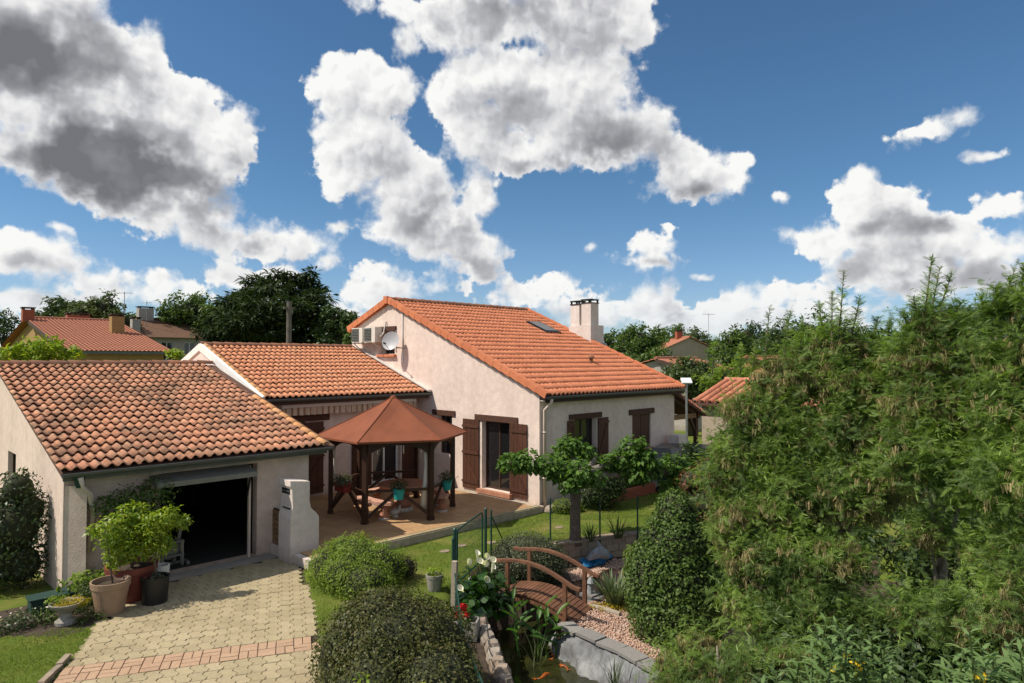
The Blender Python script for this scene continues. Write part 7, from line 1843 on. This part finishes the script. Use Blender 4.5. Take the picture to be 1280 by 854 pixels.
tree('broadleaf_tree', 'dark ragged tree behind the ridge of the ochre house, left of the pale one', [(74, 381, 62, 1.3), (84, 388, 62, 1.6), (62, 394, 62, 1.5), (78, 400, 62, 1.8), (95, 400, 62, 1.2), (52, 402, 62, 1.0)], (76, 62), 3600, .36, 'leaf_tree_dark')
tree('broadleaf_tree', 'small dark tree tip at the far left edge', [(6, 394, 85, 1.0), (-6, 398, 85, 1.4), (12, 404, 85, 1.2), (-4, 412, 85, 1.8), (8, 416, 85, 1.6)], (4, 85), 1400, .4, 'leaf_tree_dark')
tree('broadleaf_tree', 'small round tree between the chimneys of the ochre house', [(163, 405, 70, 1.5), (174, 408, 70, 1.2)], (165, 70), 1500, .36, 'leaf_tree')
tree('broadleaf_tree', 'dark tree between the cedar and the tall house gable', [(418, 400, 48, 1.2), (432, 396, 48, .9), (410, 412, 48, 1.5), (428, 414, 48, 1.6), (440, 408, 48, .8), (420, 428, 48, 1.8)], (422, 48), 4600, .32, 'leaf_tree_dark', dens_core=.6)
tree('fruit_tree', 'bright green bushy treetop just behind the garage ridge', [(28, 440, 27, .55), (45, 434, 27, .6), (62, 436, 27, .6), (78, 442, 27, .5), (12, 446, 27, .55), (92, 444, 27, .35), (50, 446, 27, .7)], (50, 27), 2600, .19, 'leaf_citrus')
tree('fruit_tree', 'sprig of green treetop between the wing gable and the ochre house', [(217, 442, 28, .28), (224, 446, 28, .3)], (219, 28), 300, .18, 'leaf_citrus', trunk_r=.08)
tree('fruit_tree', 'green foliage behind the air conditioning units', [(438, 424, 30, .35), (440, 434, 30, .4)], (440, 30), 400, .2, 'leaf_laurel', trunk_r=.08)
tree('broadleaf_tree', 'rounded dark green tree just right of the white chimney', [(765, 430, 60, 1.1), (760, 436, 60, 1.4)], (762, 60), 1600, .36, 'leaf_tree_dark')
tree('broadleaf_tree', 'dense deep green tree between chimney and beige house, rounded double top', [(785, 426, 56, 1.4), (800, 424, 56, 1.6), (812, 430, 56, 1.6), (795, 440, 56, 2.2), (780, 446, 55, 2), (808, 452, 55, 2), (822, 424, 58, 1.1)], (798, 56), 5200, .36, 'leaf_tree', dens_core=.7)
tree('broadleaf_tree', 'olive leaved fruit tree in front of the beige gabled house', [(846, 464, 38, .7), (862, 458, 38, .8), (878, 464, 38, .8), (848, 476, 37, .9), (868, 478, 37, 1.0), (892, 474, 38, .8), (838, 478, 37, .7)], (862, 38), 4200, .24, 'leaf_olive', dens_core=.6)
tree('broadleaf_tree', 'yellow-green low hedge tree right of the olive one', [(888, 474, 36, .8), (904, 472, 36, .9), (920, 470, 36, .9)], (904, 36), 1800, .22, 'leaf_lime')
k = 0
for px, py, tt_, r, mt in ((845, 424, 80, 2.0, 'leaf_tree'), (868, 422, 84, 2.0, 'leaf_olive'), (915, 428, 70, 1.6, 'leaf_tree'), (935, 420, 75, 2.2, 'leaf_tree_dark'), (980, 425, 60, 2.0, 'leaf_tree_dark'), (1010, 415, 48, 1.8, 'leaf_tree_dark'), (1070, 425, 50, 1.8, 'leaf_tree'), (1100, 432, 46, 1.6, 'leaf_tree'), (905, 455, 45, 1.2, 'leaf_tree')):
    lab = ['distant green tree above the right slope of the orange roof', 'distant olive tree behind the beige gabled house chimney', 'distant round tree right of the beige house', 'distant dark tree behind the first mimosa shoots', 'dark tree behind the second mimosa shoots', 'dark silvery tree between the two leftmost mimosas', 'green tree behind the pale mimosa stem', 'green tree between the second and the tallest mimosa', 'green tree right of the beige house gable'][k]; k += 1
    tree('broadleaf_tree', lab, [(px, py, tt_, r), (px-r*9, py+8, tt_, r*.8), (px+r*9, py+8, tt_, r*.8), (px, py+16, tt_, r*1.1)], (px, tt_), 2200, .42 if tt_ > 55 else .3, mt, dens_core=.6)
tree('broadleaf_tree', 'big dark green oak behind the tallest mimosa with a smooth domed top', [(1165, 420, 30, 1.0), (1190, 402, 30, 1.1), (1215, 400, 30, 1.1), (1190, 428, 30, 1.5), (1230, 412, 30, 1.1), (1215, 440, 30, 1.6)], (1200, 30), 6500, .22, 'leaf_tree_dark', dens_core=.75)
# trees and shrubs that close the view behind the mimosas and the mulberry
tree('dark_shrub', 'dark shrubbery right of the house corner below the car', [(868, 575, 18.5, .6), (885, 600, 18, .8), (860, 615, 18, .6), (900, 570, 18.5, .7), (905, 620, 17, .8)], (880, 18.2), 3600, .13, 'leaf_tree_dark', dens_core=.7, trunk_r=.06)
tree('broadleaf_tree', 'leafy laurel tree filling the gap between shed and mimosa crowns', [(935, 520, 19, .8), (925, 560, 18, .8), (960, 500, 20, .8), (960, 560, 17, .9), (1000, 500, 18, 1.0), (1010, 580, 16, 1.0), (960, 620, 15, .9)], (955, 18), 8000, .16, 'leaf_laurel', trunk_r=.12)
tree('broadleaf_tree', 'dense shaded tree behind the right hand mimosas', [(1080, 520, 15, 1.1), (1090, 600, 14, 1.1), (1150, 520, 13, 1.0), (1160, 620, 12.5, 1.1), (1220, 520, 12, 1.0), (1230, 620, 11.5, 1.0), (1100, 700, 12.5, 1.0), (1180, 710, 11.5, 1.0), (1250, 710, 10.5, 1.0), (1290, 560, 11, 1.2)], (1150, 13.5), 13000, .14, 'leaf_tree_dark', trunk_r=.14)

c = A(1130, 830, 7.6); t = blobbush('undergrowth_bush', 'dark shaded undergrowth below the mimosas behind the butterfly bushes', 'shrub', (c.x, c.y, -.46), [tuple(A(px, py, t_))+(r, r, r*.8) for px, py, t_, r in ((1000, 815, 8.0, .45), (1060, 810, 7.8, .5), (1130, 815, 7.5, .5), (1190, 810, 7.2, .5), (1250, 805, 6.9, .45), (1130, 870, 7.0, .5), (1060, 880, 7.2, .5), (1220, 870, 6.6, .5), (1290, 830, 6.5, .5), (980, 870, 7.2, .4))], 15000, .10, 'leaf_tree_dark', P_LEAF, .75, 0, .15)
